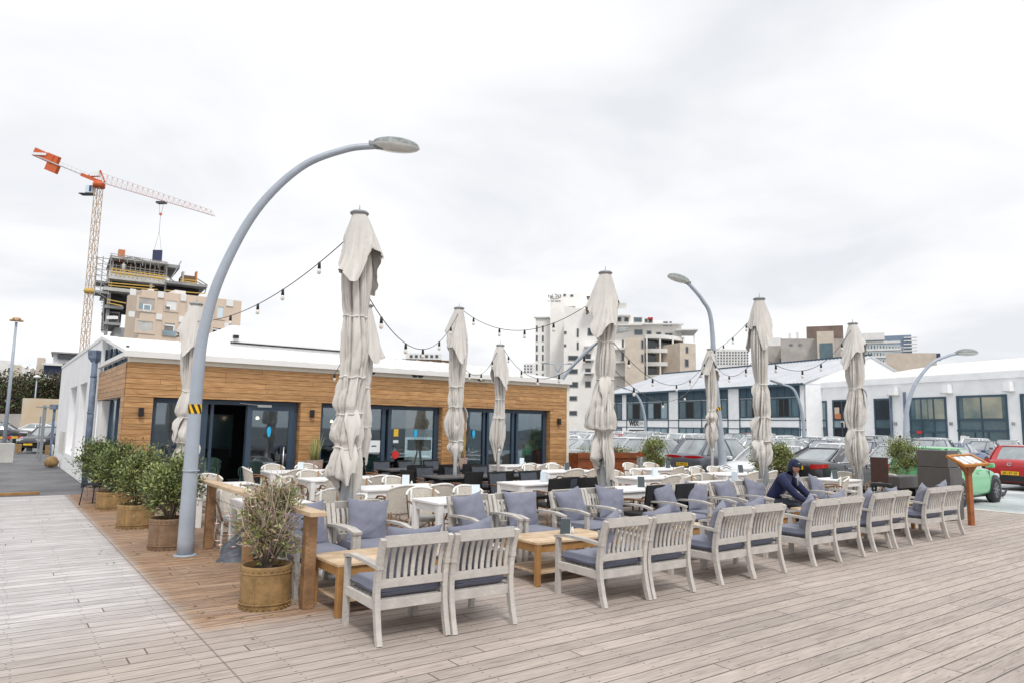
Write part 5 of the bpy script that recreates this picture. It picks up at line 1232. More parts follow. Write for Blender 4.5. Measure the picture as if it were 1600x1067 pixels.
# cars on the left
for px, py, k, cn, rz, lab in ((70, 704, 'hatch', 'black', -120, 'dark hatchback facing the camera behind the metal posts on the left'), (0, 690, 'suv', 'black', -25, 'black crossover cut by the left edge of the picture'), (52, 684, 'sedan', 'white', 160, 'white sedan parked in front of the stained beige wall'), (86, 680, 'suv', 'silver', -100, 'pale crossover half hidden by the white side wall')):
    p = G(px, py, PZ); key = (k, cn)
    if key not in FP: FP[key] = far_proto(k, cn)
    FP[key].put((p.x, p.y, PZ), R(rz), lab, 'cars in the left parking area')
# ---------------------------------------------------------------- facades seen far away
class Fac:
    """a vertical wall through two surveyed corners; rectangles are measured on the photograph and laid on it"""
    def __init__(s, name, A, B, z0, z1, depth, m, label, cat, wall_name='wall', top=None, group=None):
        s.A = Vector((A[0], A[1], 0)); s.B = Vector((B[0], B[1], 0)); s.u = (s.B - s.A).normalized(); s.n = Vector((s.u.y, -s.u.x, 0))
        if s.n.dot(-s.A) < 0: s.n = -s.n
        s.L = (s.B - s.A).length; s.t = empty(name, s.A, 0, label, cat, group); s.z0 = z0
        s.fr = Matrix((s.u, s.n, Vector((0, 0, 1)))).transposed()   # local: x along, y toward viewer, z up
        b = MB(); zl, zr = (z1 if isinstance(z1, tuple) else (z1, z1))
        P = [s.loc(0, 0, z0), s.loc(s.L, 0, z0), s.loc(s.L, 0, zr), s.loc(0, 0, zl), s.loc(0, -depth, z0), s.loc(s.L, -depth, z0), s.loc(s.L, -depth, zr), s.loc(0, -depth, zl)]
        b.add(P, [(0, 1, 2, 3), (7, 6, 5, 4), (0, 4, 5, 1), (1, 5, 6, 2), (2, 6, 7, 3), (3, 7, 4, 0)]); s.wall = b.build(wall_name, m, s.t)
    def loc(s, x, y, z): return s.u * x + s.n * y + Vector((0, 0, z))
    def hit(s, px, py):
        r = ray(px, py); q = s.n.dot(s.A) / s.n.dot(r); p = Vector((0, 0, CAMZ)) + r * q; return (p - s.A).dot(s.u), p.z
    def rect(s, x0, y0, x1, y1):
        a, b_ = s.hit((x0 + x1) / 2, y0), s.hit((x0 + x1) / 2, y1); l, r_ = s.hit(x0, (y0 + y1) / 2), s.hit(x1, (y0 + y1) / 2); return l[0], r_[0], b_[1], a[1]
    def blk(s, b, x0, x1, z0, z1, y0, y1, mi=0):
        P = [s.loc(x, y, z) for x in (x0, x1) for y in (y0, y1) for z in (z0, z1)]; b.add(P, [(0, 1, 3, 2), (4, 6, 7, 5), (0, 4, 5, 1), (2, 3, 7, 6), (0, 2, 6, 4), (1, 5, 7, 3)], mi)
    def block(s, name, px, m, y0=-.2, y1=.3, parent=None):
        b = MB(); q = s.rect(*px); s.blk(b, q[0], q[1], q[2], q[3], y0, y1); return b.build(name, m, parent or s.t)
    def window(s, px, gm, fm=None, fw=.12, mull=0, bars=0, dep=.0, name='window'):
        x0, x1, z0, z1 = s.rect(*px); b = MB(); fw_ = min(fw, (x1 - x0) * .2)
        for q in ((x0, x0 + fw_, z0, z1), (x1 - fw_, x1, z0, z1), (x0 + fw_, x1 - fw_, z0, z0 + fw_), (x0 + fw_, x1 - fw_, z1 - fw_, z1)): s.blk(b, *q, -.06, .10)
        for k in range(mull): xm = x0 + (x1 - x0) * (k + 1) / (mull + 1); s.blk(b, xm - fw_ * .35, xm + fw_ * .35, z0 + fw_, z1 - fw_, -.05, .09)
        for k in range(bars): zm = z0 + (z1 - z0) * (k + 1) / (bars + 1); s.blk(b, x0 + fw_, x1 - fw_, zm - fw_ * .35, zm + fw_ * .35, -.05, .085)
        w_ = b.build(name, fm or frame_far, s.t); b = MB(); s.blk(b, x0 + fw_ * .9, x1 - fw_ * .9, z0 + fw_ * .9, z1 - fw_ * .9, -.05, .03); b.build('pane', gm, w_); return w_
def lerp(a, c, q): return a + (c - a) * q
# offices with blue windows
A, B = G(955, 615.8, 8.0), G(1258, 598.8, 8.0)
o1 = Fac('office_building', A, B, PZ, 8.0, 16, plaster, 'long two storey white office building with blue framed windows and grey roof', 'office building')
def orow(x, yl, yr): return lerp(yl, yr, (x - 965) / 285)
cols = [(905 + 0, 0)]
for x0, x1, mull in ((965 - 6, 972, 0), (980, 1010, 2), (1012, 1044, 2), (1061, 1096, 2), (1097.5, 1104, 0), (1118, 1137, 1), (1156, 1166, 0), (1166, 1198, 1), (1203, 1249, 3)):
    xm = (x0 + x1) / 2
    o1.window((x0, orow(xm, 617, 602), x1, orow(xm, 629, 619)), frame_far, frame_far, .1, mull, 2, name='louvre_panel')
    o1.window((x0, orow(xm, 630, 620), x1, orow(xm, 655.5, 651.5)), glass_teal if x0 != 1012 else glass_sky, frame_far, .16, mull)
    if x0 != 980: o1.window((x0, orow(xm, 667.5, 667), x1, orow(xm, 692, 696)), glass_teal if x0 > 1100 else glass_sky, frame_far, .16, mull, name='ground_window')
    iw = (x1 - x0) * .3
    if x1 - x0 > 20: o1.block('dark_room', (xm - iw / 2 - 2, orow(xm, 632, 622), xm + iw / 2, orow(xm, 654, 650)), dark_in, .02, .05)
b = MB()
for yl, yr in ((656, 652.5), (666.5, 665.8)):
    a, c = o1.hit(965, yl), o1.hit(1250, yr); o1.blk(b, 0, o1.L, a[1] - .06, a[1] + .06, 0, .06)
for x in (964, 979.5, 1011, 1044.5, 1060.5, 1096.5, 1137.5, 1156, 1202.5, 1250): q = o1.hit(x, 650)[0]; o1.blk(b, q - .08, q + .08, 0, 7.9, 0, .075)
b.build('dark_frame_lines', frame_far, o1.t)
o1.block('entrance', (983, 671, 1008, 695), dark_in, .0, .06); o1.block('lit_lobby', (997, 676, 1001, 690), cream, .06, .09)
o1.block('awning', (960, 675, 1048, 676.5), white_paint, .0, 1.2)
x0, z0 = o1.hit(991, 661); tx = text('wall_sign', 'WIX', 1.35, ink, o1.t, o1.loc(x0, .1, z0), None, .04)
ang = math.atan2(-o1.u.y, -o1.u.x); side = o1.u
def face_rot(f):
    # text x axis must run left to right as seen from the terrace
    r_ = f.u if (MC.transposed() @ f.u).x > 0 else -f.u
    return Matrix((r_, Vector((0, 0, 1)), r_.cross(Vector((0, 0, 1))))).transposed().to_euler()
tx.rotation_euler = face_rot(o1)
x0, z0 = o1.hit(1000, 661.3); tx = text('wall_sign_small', '.COM', .8, conc_l, o1.t, o1.loc(x0 + 0, .1, z0), face_rot(o1), .03)
# its corrugated roof
rt = MB(); ridge = 14.5; L_ = o1.L; sgn = 1
zr_ = 12.4
def quadslab(b, P, th=.15):
    Q = [Vector(p) - Vector((0, 0, th)) for p in P]; b.add(list(P) + Q, [(0, 1, 2, 3), (7, 6, 5, 4)] + [(i, i + 4, (i + 1) % 4 + 4, (i + 1) % 4) for i in range(4)])
quadslab(rt, [o1.loc(-1, .7, 8.05), o1.loc(L_ + .3, .7, 8.05), o1.loc(L_ + .3, -13, zr_), o1.loc(-1, -13, zr_)])
quadslab(rt, [o1.loc(-1, -13, zr_), o1.loc(L_ + .3, -13, zr_), o1.loc(L_ + .3, -26, 8.05), o1.loc(-1, -26, 8.05)])
for k in range(70): x = -1 + (L_ + 1) * k / 69; rt.bar(o1.loc(x, .7, 8.09), o1.loc(x, -13, zr_ + .04), .16, .10)
rt.build('corrugated_roof', roof_grey, o1.t)
b = MB(); b.bar(o1.loc(-1, -13, zr_ + .1), o1.loc(L_ + .3, -13, zr_ + .1), .5, .25); b.bar(o1.loc(-1, .75, 7.9), o1.loc(L_ + .3, .75, 7.9), .25, .3); b.build('ridge_cap', frame_far, o1.t)
b = MB(); P = [o1.loc(L_ + .1, 0, 8), o1.loc(L_ + .1, -26, 8), o1.loc(L_ + .1, -13, zr_ - .1)]; P += [p - o1.u * .3 for p in P]; b.add(P, [(0, 1, 2), (5, 4, 3)]); b.box(o1.loc(L_ - .1, -13, 4), (.3, 26, 8.1), rz=math.atan2(o1.n.y, o1.n.x) - math.pi / 2); b.build('gable', plaster, o1.t)
# white warehouse on the right
A, B = G(1262, 601.6, 8.0), G(1600, 581.6, 8.0); B = A + (B - A) * 1.25
w1 = Fac('warehouse', A, B, PZ, 8.0, 30, plaster, 'white rendered warehouse with tall shop windows and long pitched roof', 'warehouse')
for px, gm, mull, bars in (((1271.5, 626, 1293, 691), glass_teal, 0, 0), ((1302, 624, 1332, 692), dark_in, 1, 0), ((1367, 622, 1395, 694), glass_far, 0, 0), ((1422, 620, 1480.5, 699.5), glass_teal, 2, 0), ((1496.5, 616.5, 1576, 697), glass_teal, 1, 0), ((1596.5, 614, 1640, 697), glass_teal, 1, 0)):
    w1.window(px, gm, frame_far, .22, mull, bars)
for px, m in (((1272.5, 629, 1292, 655), glass_sky), ((1276, 632, 1284, 655), stone_g), ((1431, 622, 1449, 654), refl_m), ((1451, 622, 1476, 654), refl_m), ((1506, 619, 1566, 653), refl_m), ((1273, 657, 1292, 668), glass_sky), ((1303, 657, 1331, 668), glass_sky), ((1369, 655, 1394, 667), glass_teal)):  # refl_m panes carry their reflections as colour, nothing is mirrored there
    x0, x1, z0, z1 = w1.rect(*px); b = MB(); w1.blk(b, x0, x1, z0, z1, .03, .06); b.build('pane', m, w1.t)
for px in ((1271, 655, 1480, 656.8), (1271, 667, 1395, 668.5), (1422, 673, 1481, 675.5), (1496, 653.5, 1576, 656.5), (1496, 671, 1576, 674)):
    x0, x1, z0, z1 = w1.rect(*px)
    for a_, c_ in ((1271.5, 1293), (1302, 1332), (1367, 1395), (1422, 1480.5), (1496.5, 1576)):
        if a_ >= px[0] - 2 and c_ <= px[2] + 2: w1.block('transom', (a_, px[1], c_, px[3]), frame_far, .02, .13)
for x in (1441, 1458, 1524, 1545): w1.block('mullion', (x, 675, x + 1.5, 699), frame_far, .02, .13)
w1.block('white_door', (1502, 681, 1516, 700), white_plastic, .02, .12); w1.block('shop_sign', (1316, 658, 1331, 667), ink, .05, .2)
x0, z0 = w1.hit(1323.5, 662.5); text('sign_letters', 'רס', 1.3, ink_w, w1.t, w1.loc(x0, .22, z0), face_rot(w1), .02)
for px in ((1434, 672.5, 1442, 677), (1503, 680, 1511, 684)): w1.block('small_sign', px, red_p if px[0] == 1434 else card, .13, .18)
for x, y0, y1 in ((1483.5, 600, 614), (1580, 596, 611), (1400, 605, 617)): w1.block('vent_hood', (x - 5, y0, x + 5, y1), plaster, 0, .8); w1.block('vent_sill', (x - 6, y1 - .5, x + 6, y1 + 1), conc_l, 0, .95)
for x in (1400.5, 1487.5, 1585): w1.block('wall_light', (x - 1.2, 659, x + 1.2, 664), conc, 0, .35)
for x, y0, y1 in ((1393, 606, 697), (1415, 612, 694)): w1.block('drain_pipe', (x, y0, x + 2, y1), pipe_blue, 0, .3)
w1.block('shop_shelves', (1305, 636, 1312, 652), stone_b, .05, .12); w1.block('shop_crates', (1306, 646, 1315, 654), brick_o, .12, .18)
rt = MB(); quadslab(rt, [w1.loc(-.5, -.5, 8.0), w1.loc(w1.L, -.5, 8.0), w1.loc(w1.L, -16, 11.1), w1.loc(9.0, -16, 11.1)]); quadslab(rt, [w1.loc(9.0, -16, 11.1), w1.loc(w1.L, -16, 11.1), w1.loc(w1.L, -32, 8.0), w1.loc(-.5, -32, 8.0)])
for k in range(6):
    q = k / 5; rt.bar(w1.loc(-.5 + 9.5 * q, -.5 - 15.5 * q, 8.03 + 3.1 * q), w1.loc(w1.L, -.5 - 15.5 * q, 8.03 + 3.1 * q), .06, .03)
rt.build('pitched_roof', roofwhite, w1.t)
rt = MB(); w1.blk(rt, -.2, w1.L, 7.55, 8.25, -.5, .25); rt.build('parapet', plaster, w1.t)
rt = MB(); q = w1.hit(1454, 572); rt.box(w1.loc(q[0] + 6, -8, 10.6), (.5, .5, 1.6)); rt.build('flue', blk, w1.t)
# ---------------------------------------------------------------- hotel tower
def far_pts(px0, D0, px1, D1): a, c = AT(px0, 680, D0), AT(px1, 680, D1); return a, c
def perp_pts(px0, px1, D, turn=0.0):
    m_ = ray((px0 + px1) / 2, 680); m_.z = 0; M0 = m_ * D; n_ = m_.normalized(); n_ = Matrix.Rotation(turn, 3, 'Z') @ n_; o = []
    for p in (px0, px1): r_ = ray(p, 680); r_.z = 0; o.append(r_ * (M0.dot(n_) / r_.dot(n_)))
    return o[0], o[1]
def zat(px, py, P): r_ = ray(px, py); r2 = Vector((r_.x, r_.y)); return CAMZ + r_.z * (Vector((P.x, P.y)).length / r2.length)
A, B = far_pts(835, 222, 859, 218); zt = AT(846, 494, 220).z
h0 = Fac('hotel', *perp_pts(858, 921, 219), 0, (AT(858, 458, 219).z, AT(921, 452, 219).z), 12, stone_c, 'cream stone hotel tower with a rooftop sign and curved balconies', 'hotel', 'tower_wall')
h0.wall.data.materials[0] = mat('pale_travertine', (.85, .825, .79), .85, var=.06, vs=.3)
trav = h0.wall.data.materials[0]
def wing(par, A, B, z0, z1, dep, m, name):
    f = Fac.__new__(Fac); f.A = Vector((A[0], A[1], 0)); f.B = Vector((B[0], B[1], 0)); f.u = (f.B - f.A).normalized(); f.n = Vector((f.u.y, -f.u.x, 0))
    if f.n.dot(-f.A) < 0: f.n = -f.n
    f.L = (f.B - f.A).length; f.t = par.t; f.z0 = z0; off = f.A - par.t.location
    f.loc = lambda x, y, z: f.u * x + f.n * y + Vector((0, 0, z)) + off
    b = MB(); zl, zr = z1 if isinstance(z1, tuple) else (z1, z1)
    P = [f.loc(0, 0, z0), f.loc(f.L, 0, z0), f.loc(f.L, 0, zr), f.loc(0, 0, zl), f.loc(0, -dep, z0), f.loc(f.L, -dep, z0), f.loc(f.L, -dep, zr), f.loc(0, -dep, zl)]
    b.add(P, [(0, 1, 2, 3), (7, 6, 5, 4), (0, 4, 5, 1), (1, 5, 6, 2), (2, 6, 7, 3), (3, 7, 4, 0)]); f.wall = b.build(name, m, f.t); return f
hA = wing(h0, *perp_pts(834.5, 858.5, 224), 0, AT(846, 494, 224).z, 10, trav, 'left_wing_wall')
for py in (514, 529, 544, 558.5, 573.5, 588, 603, 618, 633, 648, 663):
    for px in (837.3, 846.7): hA.window((px, py - 5, px + 3, py + 5), glass_far, conc, .2)
hA.block('cornice', (834, 496, 859, 498), conc_l, 0, .6)
hC = wing(h0, *far_pts(880, 205, 1067, 200), 0, (AT(880, 474, 205).z, AT(1067, 500, 196).z), 22, trav, 'main_wall')
hD = wing(h0, *far_pts(1064, 190, 1089, 192), 0, AT(1078, 534, 191).z, 14, stone_c, 'right_wing_wall')
hE = wing(h0, *far_pts(977, 189, 1007, 188), 0, (AT(978, 526, 189).z, AT(1007, 523, 188).z), 10, stone_c, 'stone_bay')
for px in ((887.5, 555, 903.5, 563.5), (887.5, 596, 903.5, 605.5), (887.5, 576, 903, 584), (889, 618, 902, 626), (887, 641, 902, 649), (914, 552.5, 923.5, 566.5), (914, 575, 923.5, 586), (914, 595, 923.5, 605), (901, 513.5, 904.5, 527), (901, 534.5, 904.5, 546.5), (881, 517.5, 885.5, 522.5), (881, 537.5, 885, 542), (918, 512.5, 928, 525)): hC.window(px, glass_far, conc, .2)
for px in ((887.5, 479, 899, 486), (880, 459.5, 884.5, 463.5), (891, 460.5, 896, 464.5)): h0.window(px, glass_far, conc, .2)
for px in ((960.5, 496, 971, 503), (975.5, 496.5, 982.5, 503), (990, 496, 1003.5, 504), (1007, 498, 1012, 504.5), (1013, 498, 1020, 505), (1036, 502.5, 1044, 510), (1046, 502.5, 1050, 510), (991, 515, 1004, 523.5), (1010.5, 517, 1018, 525), (1025, 519, 1033, 525.5), (1039, 520.5, 1051, 528)): hC.window(px, glass_far if px[0] not in (990, 991) else glass_teal, conc, .2)
hC.block('red_awning', (1012, 497, 1020, 499.5), red_cloth, .1, 1.0)
for a_, c_, y_ in ((961, 985, 494.5), (985, 1067, 507.5), (961, 1003, 509)): hC.block('terrace_slab', (a_, y_, c_, y_ + 1.5), plaster_w, 0, 3.0)
for px in ((1001.5, 532, 1006, 545), (1001.5, 553, 1006, 566.5), (1071, 541, 1075.5, 552), (1069.5, 560.5, 1076, 573), (971.5, 531, 975, 543), (971, 551, 975.5, 564)): (hE if px[0] > 1000 and px[0] < 1010 else hD if px[0] > 1060 else hC).window(px, glass_far, conc, .18)
# balconies: recess, slabs, columns, glass parapets
hC.block('balcony_recess', (1007.5, 529, 1067, 590), glass_far, -.1, .4)
for yl, yr in ((528, 533), (549.5, 553.5), (570, 573), (590, 591)):
    b = MB(); q0, q1 = hC.hit(1007, yl), hC.hit(1068, yr)
    pts = []; n = 10
    for k in range(n):
        a0, a1 = k / n, (k + 1) / n; y0_, y1_ = 5.5 * math.sin(math.pi * (.15 + .7 * a0)), 5.5 * math.sin(math.pi * (.15 + .7 * a1)); xa, xc = lerp(q0[0], q1[0], a0), lerp(q0[0], q1[0], a1); z = lerp(q0[1], q1[1], a0)
        P = [hC.loc(xa, .3, z - .5), hC.loc(xc, .3, z - .5), hC.loc(xc, y1_, z - .5), hC.loc(xa, y0_, z - .5)]; P += [p + Vector((0, 0, 1.1)) for p in P]; b.add(P, [(3, 2, 1, 0), (4, 5, 6, 7), (0, 1, 5, 4), (1, 2, 6, 5), (2, 3, 7, 6), (3, 0, 4, 7)])
    b.build('balcony', plaster_w, h0.t)
for x in (1009, 1029, 1048.5, 1066): hC.block('column', (x, 529, x + 2.2, 592), plaster_w, .3, 5.2 if 1010 < x < 1060 else 3.4)
for x, y in ((1009, 537), (1033, 540), (1009, 558), (1033, 560), (1052, 543), (1052, 563)): hC.window((x + 2, y + 1, x + 13, y + 11), glass_teal, stone_c, .3)
for y in (541, 561.5, 582): hC.block('balcony', (913, y, 928, y + 2), plaster_w, 0, 2.2); hC.block('balcony', (958, y + 4, 978, y + 6.5), plaster_w, 0, 3.2)
hC.block('pergola', (1054, 518, 1088, 519.5), plaster_w, -8, 5); hC.block('pergola', (918, 469, 938, 471), blk, 2, 6); hC.block('pergola', (960, 474, 979, 475.5), plaster_w, -8, 1)
for x in (1056, 1085): hC.block('pergola_post', (x, 519, x + 1, 534), plaster_w, -2, -1.5)
x0, z0 = h0.hit(866.5, 463); text('rooftop_sign', 'tal לט', 1.75, ink, h0.t, h0.loc(x0, .1, z0), face_rot(h0), .05); x0, z0 = h0.hit(866, 470.5); text('sign_subline', 'by the beach', .82, conc, h0.t, h0.loc(x0, .1, z0), face_rot(h0), .05)
h0.block('sign_underline', (859.5, 466.6, 873, 467.4), conc, .05, .12)
# ---------------------------------------------------------------- other far buildings
def block_building(name, px, D, depth, m, label, cat='building', wins=(), gm=None, group=None, fm=None, Dr=None):
    x0, yt, x1, yb = px; a, c = perp_pts(x0, x1, D)
    zl, zr = zat(x0, yt if not isinstance(yt, tuple) else yt[0], a), zat(x1, yt if not isinstance(yt, tuple) else yt[1], c)
    f = Fac(name, a, c, -.2, (zl, zr), depth, m, label, cat, group=group)
    for w_ in wins: f.window(w_, gm or glass_far, fm or conc, .22)
    return f
gb = block_building('stone_building', (1224, 529, 1330, 570), 180, 14, stone_g, 'grey stone building with a brown rooftop box behind the parasols', wins=((1233, 537, 1239, 540.5), (1247, 536.5, 1254, 540)), Dr=170)
gb.block('roof_box', (1260, 508, 1318, 529), roof_brown, -9, -2); gb.block('roof_box', (1277, 520, 1303, 574), stone_c, .0, 3.0); gb.block('glass_corner', (1281, 538, 1301, 565), glass_teal, 3.0, 3.2); gb.block('chimney', (1231, 518, 1235, 530), plaster_w, -6, -4); gb.block('chimney', (1243, 516, 1247, 528), plaster_w, -6, -4)
b2 = block_building('stone_building', (1200, 540, 1226, 575), 195, 12, stone_g, 'low grey stone block left of the brown rooftop box', wins=((1217.5, 559.5, 1221, 566),))
b2.block('upper_storey', (1200, 527, 1222, 540), plaster_w, -12, -1)
pb = block_building('apartment_building', (1118, (545, 546), 1172, 580), 260, 20, plaster_w, 'white apartment block with rows of little square windows beyond the offices')
for i in range(11):
    for j in range(5): pb.window((1121 + i * 4.6, 549 + j * 4.4, 1123.4 + i * 4.6, 551.6 + j * 4.4), glass_far, conc, .1)
gl = block_building('glass_building', (1346, (521, 538), 1414, 575), 220, 24, mat('pale_glass_grid', (.42, .50, .55), .25, vs=.2), 'pale glass fronted office block right of the last parasol', Dr=210)
gl.block('roof_band', (1340, 521, 1382, 532), plaster_w, 0, .8)
for j, y in enumerate((536, 547, 558, 568)):
    b = MB(); q0 = gl.hit(1352, y); gl.blk(b, 0, gl.L, q0[1] - .3, q0[1] + .3, 0, .25); b.build('floor_band', plaster_w, gl.t)
for k in range(12):
    for j, y in enumerate((538, 549, 560)): gl.window((1355 + k * 4.8, y + k * .3, 1358.6 + k * 4.8, y + 8 + k * .3), glass_teal if (k + j) % 3 else glass_sky, plaster_w, .15)
gt = block_building('glass_tower', (1382.5, (525, 523), 1432, 556), 420, 30, mat('blue_glass_tower', (.20, .27, .36), .2, vs=.1), 'distant blue glass tower on the skyline at the right', Dr=410)
for k in range(6): gt.block('floor_band', (1412, 527 + k * 5, 1433, 528.6 + k * 5), plaster_w, 0, 1.5)
lb = block_building('cream_building', (1390, 551, 1470, 575), 180, 20, stone_c, 'low cream building with roof solar panels behind the warehouse')
for k in range(7): b = MB(); p = lb.hit(1424 + k * 6.5, 556); q_ = lb.loc(p[0], -3, p[1]); b.bar(q_, q_ + lb.u * 1.0 + Vector((0, 0, -.0)), .1, 2.0, up=(0, .3, 1)); b.build('solar_panel', navy, lb.t)
fr1 = block_building('distant_block', (625, (560, 563), 700, 575), 330, 20, brown_in, 'distant brown brick building with a cluttered white roof, above the restaurant'); fr1.block('roof_rooms', (634, 552, 690, 561), plaster_w, -8, 0)
for k in range(6): fr1.window((640 + k * 8, 554, 645 + k * 8, 559), glass_far, conc, .2)
sb = block_building('distant_tower', (817, (568, 567), 834.5, 600), 330, 16, plaster_w, 'slim white tower block left of the hotel, far away')
for k in range(3):
    for j in range(5): sb.window((819 + k * 4.8, 570 + j * 4.6, 821.6 + k * 4.8, 572.8 + j * 4.6), glass_far, conc, .1)
# beige framed building on the left
A, B = AT(203.5, 680, 80), AT(364.5, 680, 88)
bb = Fac('beige_building', A, B, -.1, (zat(203.5, 451, A), zat(364.5, 470, B)), 6, stone_b, 'beige clad apartment building with white square joints and deep balconies', 'apartment building')
for px, gm in (((213, 463, 245, 488), stone_g), ((256, 467.5, 279.5, 488), plaster_w), ((291, 471, 304, 487), plaster_w), ((210, 499, 242, 521.5), conc_l), ((253, 502, 276, 525), stone_g), ((336, 477, 352, 500), card_b), ((329, 510, 350, 524), dark_in)): bb.window(px, gm, stone_b, .25)
for px in ((223, 476, 236, 487), (257, 478, 267, 486), (254, 508, 272, 524), (330, 514, 341, 523)): bb.window(px, glass_far, white_paint, .12)
bb.block('glass_balustrade', (213, 475, 236, 488), glass_sky, .02, .09); bb.block('glass_balustrade', (253, 517, 275, 525), glass_sky, .14, .2)
for px in ((203, 452, 212, 462), (246.5, 456, 255.5, 466), (282, 460, 290.5, 471), (200.5, 487, 210, 495.5), (243.5, 491, 252.5, 500), (279, 495, 288, 504), (353, 469.5, 364, 479), (350, 505, 360, 512)): bb.block('white_joint', px, plaster_w, 0, .15)
bb.block('roof_tank', (240.5, 449, 249, 457), plaster_w, -4, -2); bb.block('roof_tank', (282, 451, 299, 463), plaster_w, -5, -2)
# building under construction
A, B = AT(160, 680, 112), AT(262, 680, 108)
cA, cB = perp_pts(165, 318, 112, R(6))
cb_ = Fac('unfinished_building', cA, cB, -.1, (zat(165, 510, cA), zat(318, 523, cB)), 12, conc, 'unfinished concrete building with scaffolds and yellow safety rails', 'building site', 'lower_wall')
f = cb_
def slab_px(px, m=conc_l, y0=-12, y1=1.0, nm='floor_slab'): return f.block(nm, px, m, y0, y1)
# core and floors (top to bottom)
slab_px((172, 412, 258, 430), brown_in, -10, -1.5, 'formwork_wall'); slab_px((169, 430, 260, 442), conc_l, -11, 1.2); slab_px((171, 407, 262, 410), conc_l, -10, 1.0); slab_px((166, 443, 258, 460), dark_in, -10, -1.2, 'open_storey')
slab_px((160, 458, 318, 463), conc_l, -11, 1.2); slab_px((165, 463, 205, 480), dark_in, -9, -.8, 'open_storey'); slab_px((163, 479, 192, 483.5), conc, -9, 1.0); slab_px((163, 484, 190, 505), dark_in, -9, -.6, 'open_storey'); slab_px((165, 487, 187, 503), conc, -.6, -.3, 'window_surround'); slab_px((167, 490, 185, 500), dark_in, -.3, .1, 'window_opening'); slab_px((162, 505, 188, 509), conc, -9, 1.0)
slab_px((258, 415, 280, 420), conc, -9, .8); slab_px((256, 444, 322, 448), conc, -10, 1.5); slab_px((260, 449, 312, 459), dark_in, -9, -1.0, 'open_storey'); slab_px((150, 441, 168, 444), conc, -3, 1.0, 'side_platform'); slab_px((148, 456, 166, 459), conc, -3, 1.0, 'side_platform')
slab_px((284, 431, 306, 447), brown_in, -4, 0, 'shuttering'); slab_px((284, 425, 287, 447), stone_g, -1, .4, 'prop'); slab_px((305, 425, 307.5, 447), brick_o, -1, .4, 'prop')
slab_px((184.5, 391, 195, 407), brick_o, -1.2, .4, 'orange_bin'); slab_px((171, 400, 173, 524), conc, -.2, .4, 'column'); slab_px((257.5, 412, 260, 460), conc, -.2, .6, 'column'); slab_px((165, 460, 168, 524), conc, -.2, .4, 'column')
b = MB()
for x in range(12): q = f.hit(174 + x * 7.6, 421); f.blk(b, q[0] - .06, q[0] + .06, q[1] - 1.1, q[1] + .9, -.6, -.48)
for y in (413, 417, 422):
    q0 = f.hit(172, y), f.hit(258, y + 11); b.bar(f.loc(q0[0][0], -.5, q0[0][1]), f.loc(q0[1][0], -.5, q0[1][1]), .12, .12)
b.build('props', conc_l, f.t)
b = MB()
for (xa, ya), (xb, yb) in (((172, 427), (257, 438)), ((172, 422), (257, 434)), ((168, 448), (245, 455)), ((168, 444), (240, 450)), ((166, 470), (196, 476)), ((166, 475), (190, 480)), ((258, 456), (318, 461)), ((280, 441), (306, 445)), ((280, 438), (306, 441))):
    q0, q1 = f.hit(xa, ya), f.hit(xb, yb); b.bar(f.loc(q0[0], 1.25, q0[1]), f.loc(q1[0], 1.25, q1[1]), .12, .14)
for x in range(13): q = f.hit(174 + x * 6.6, 426 + x * .7); f.blk(b, q[0] - .05, q[0] + .05, q[1] - .7, q[1] + .3, 1.2, 1.3)
b.build('safety_rail', yrail, f.t)
b = MB(); P_ = lambda x, y, yy=1.0: f.loc(f.hit(x, y)[0], yy, f.hit(x, y)[1])
for x in (149, 158, 170): b.bar(P_(x + 3, 403), P_(x - 2, 462), .12, .12)
for k in range(7): y = 404 + k * 9; b.bar(P_(149, y), P_(171, y + 3), .1, .1); b.bar(P_(149, y), P_(171, y + 12), .07, .07)
b.bar(P_(171, 398), P_(260, 412), .08, .08); b.bar(P_(171, 401), P_(260, 415), .08, .08)
for k in range(8): b.bar(P_(174 + k * 12, 398 + k * 1.9), P_(174 + k * 12, 410 + k * 1.9), .08, .08)
for (xa, ya), (xb, yb) in (((262, 444), (282, 410)), ((258, 433), (276, 445)), ((306, 437), (322, 447)), ((306, 442), (322, 450)), ((318, 461), (322, 446)), ((190, 405), (208, 404)), ((208, 404), (232, 412))): rb_ = MB(); rb_.bar(P_(xa, ya), P_(xb, yb), .16, .16); rb_.build('raking_beam', conc, f.t)
b.build('scaffold', conc, f.t); b = MB(); b.bar(P_(161.5, 468), P_(160.5, 522), .1, .1)
for k in range(11): b.bar(P_(161.4, 470 + k * 5), P_(157.5, 470 + k * 5), .12, .12)
b.build('hoist_ladder', conc, f.t)
for x, y, c in ((192, 423, conc_l), (235, 449, white_paint)):
    b = MB(); q = P_(x, y + 4, .4); b.lathe([(.0, 0), (.2, .05), (.24, .8), (.28, 1.3), (.1, 1.45), (.14, 1.6), (.0, 1.75)], 10, c=q, cap=False); o = b.build('material_bag', c, f.t)
b = MB()
for k in range(3): q = P_(170 + k * 5, 497, .2); b.box(q, (.7, .4, .5))
b.build('stored_sacks', white_paint, f.t)
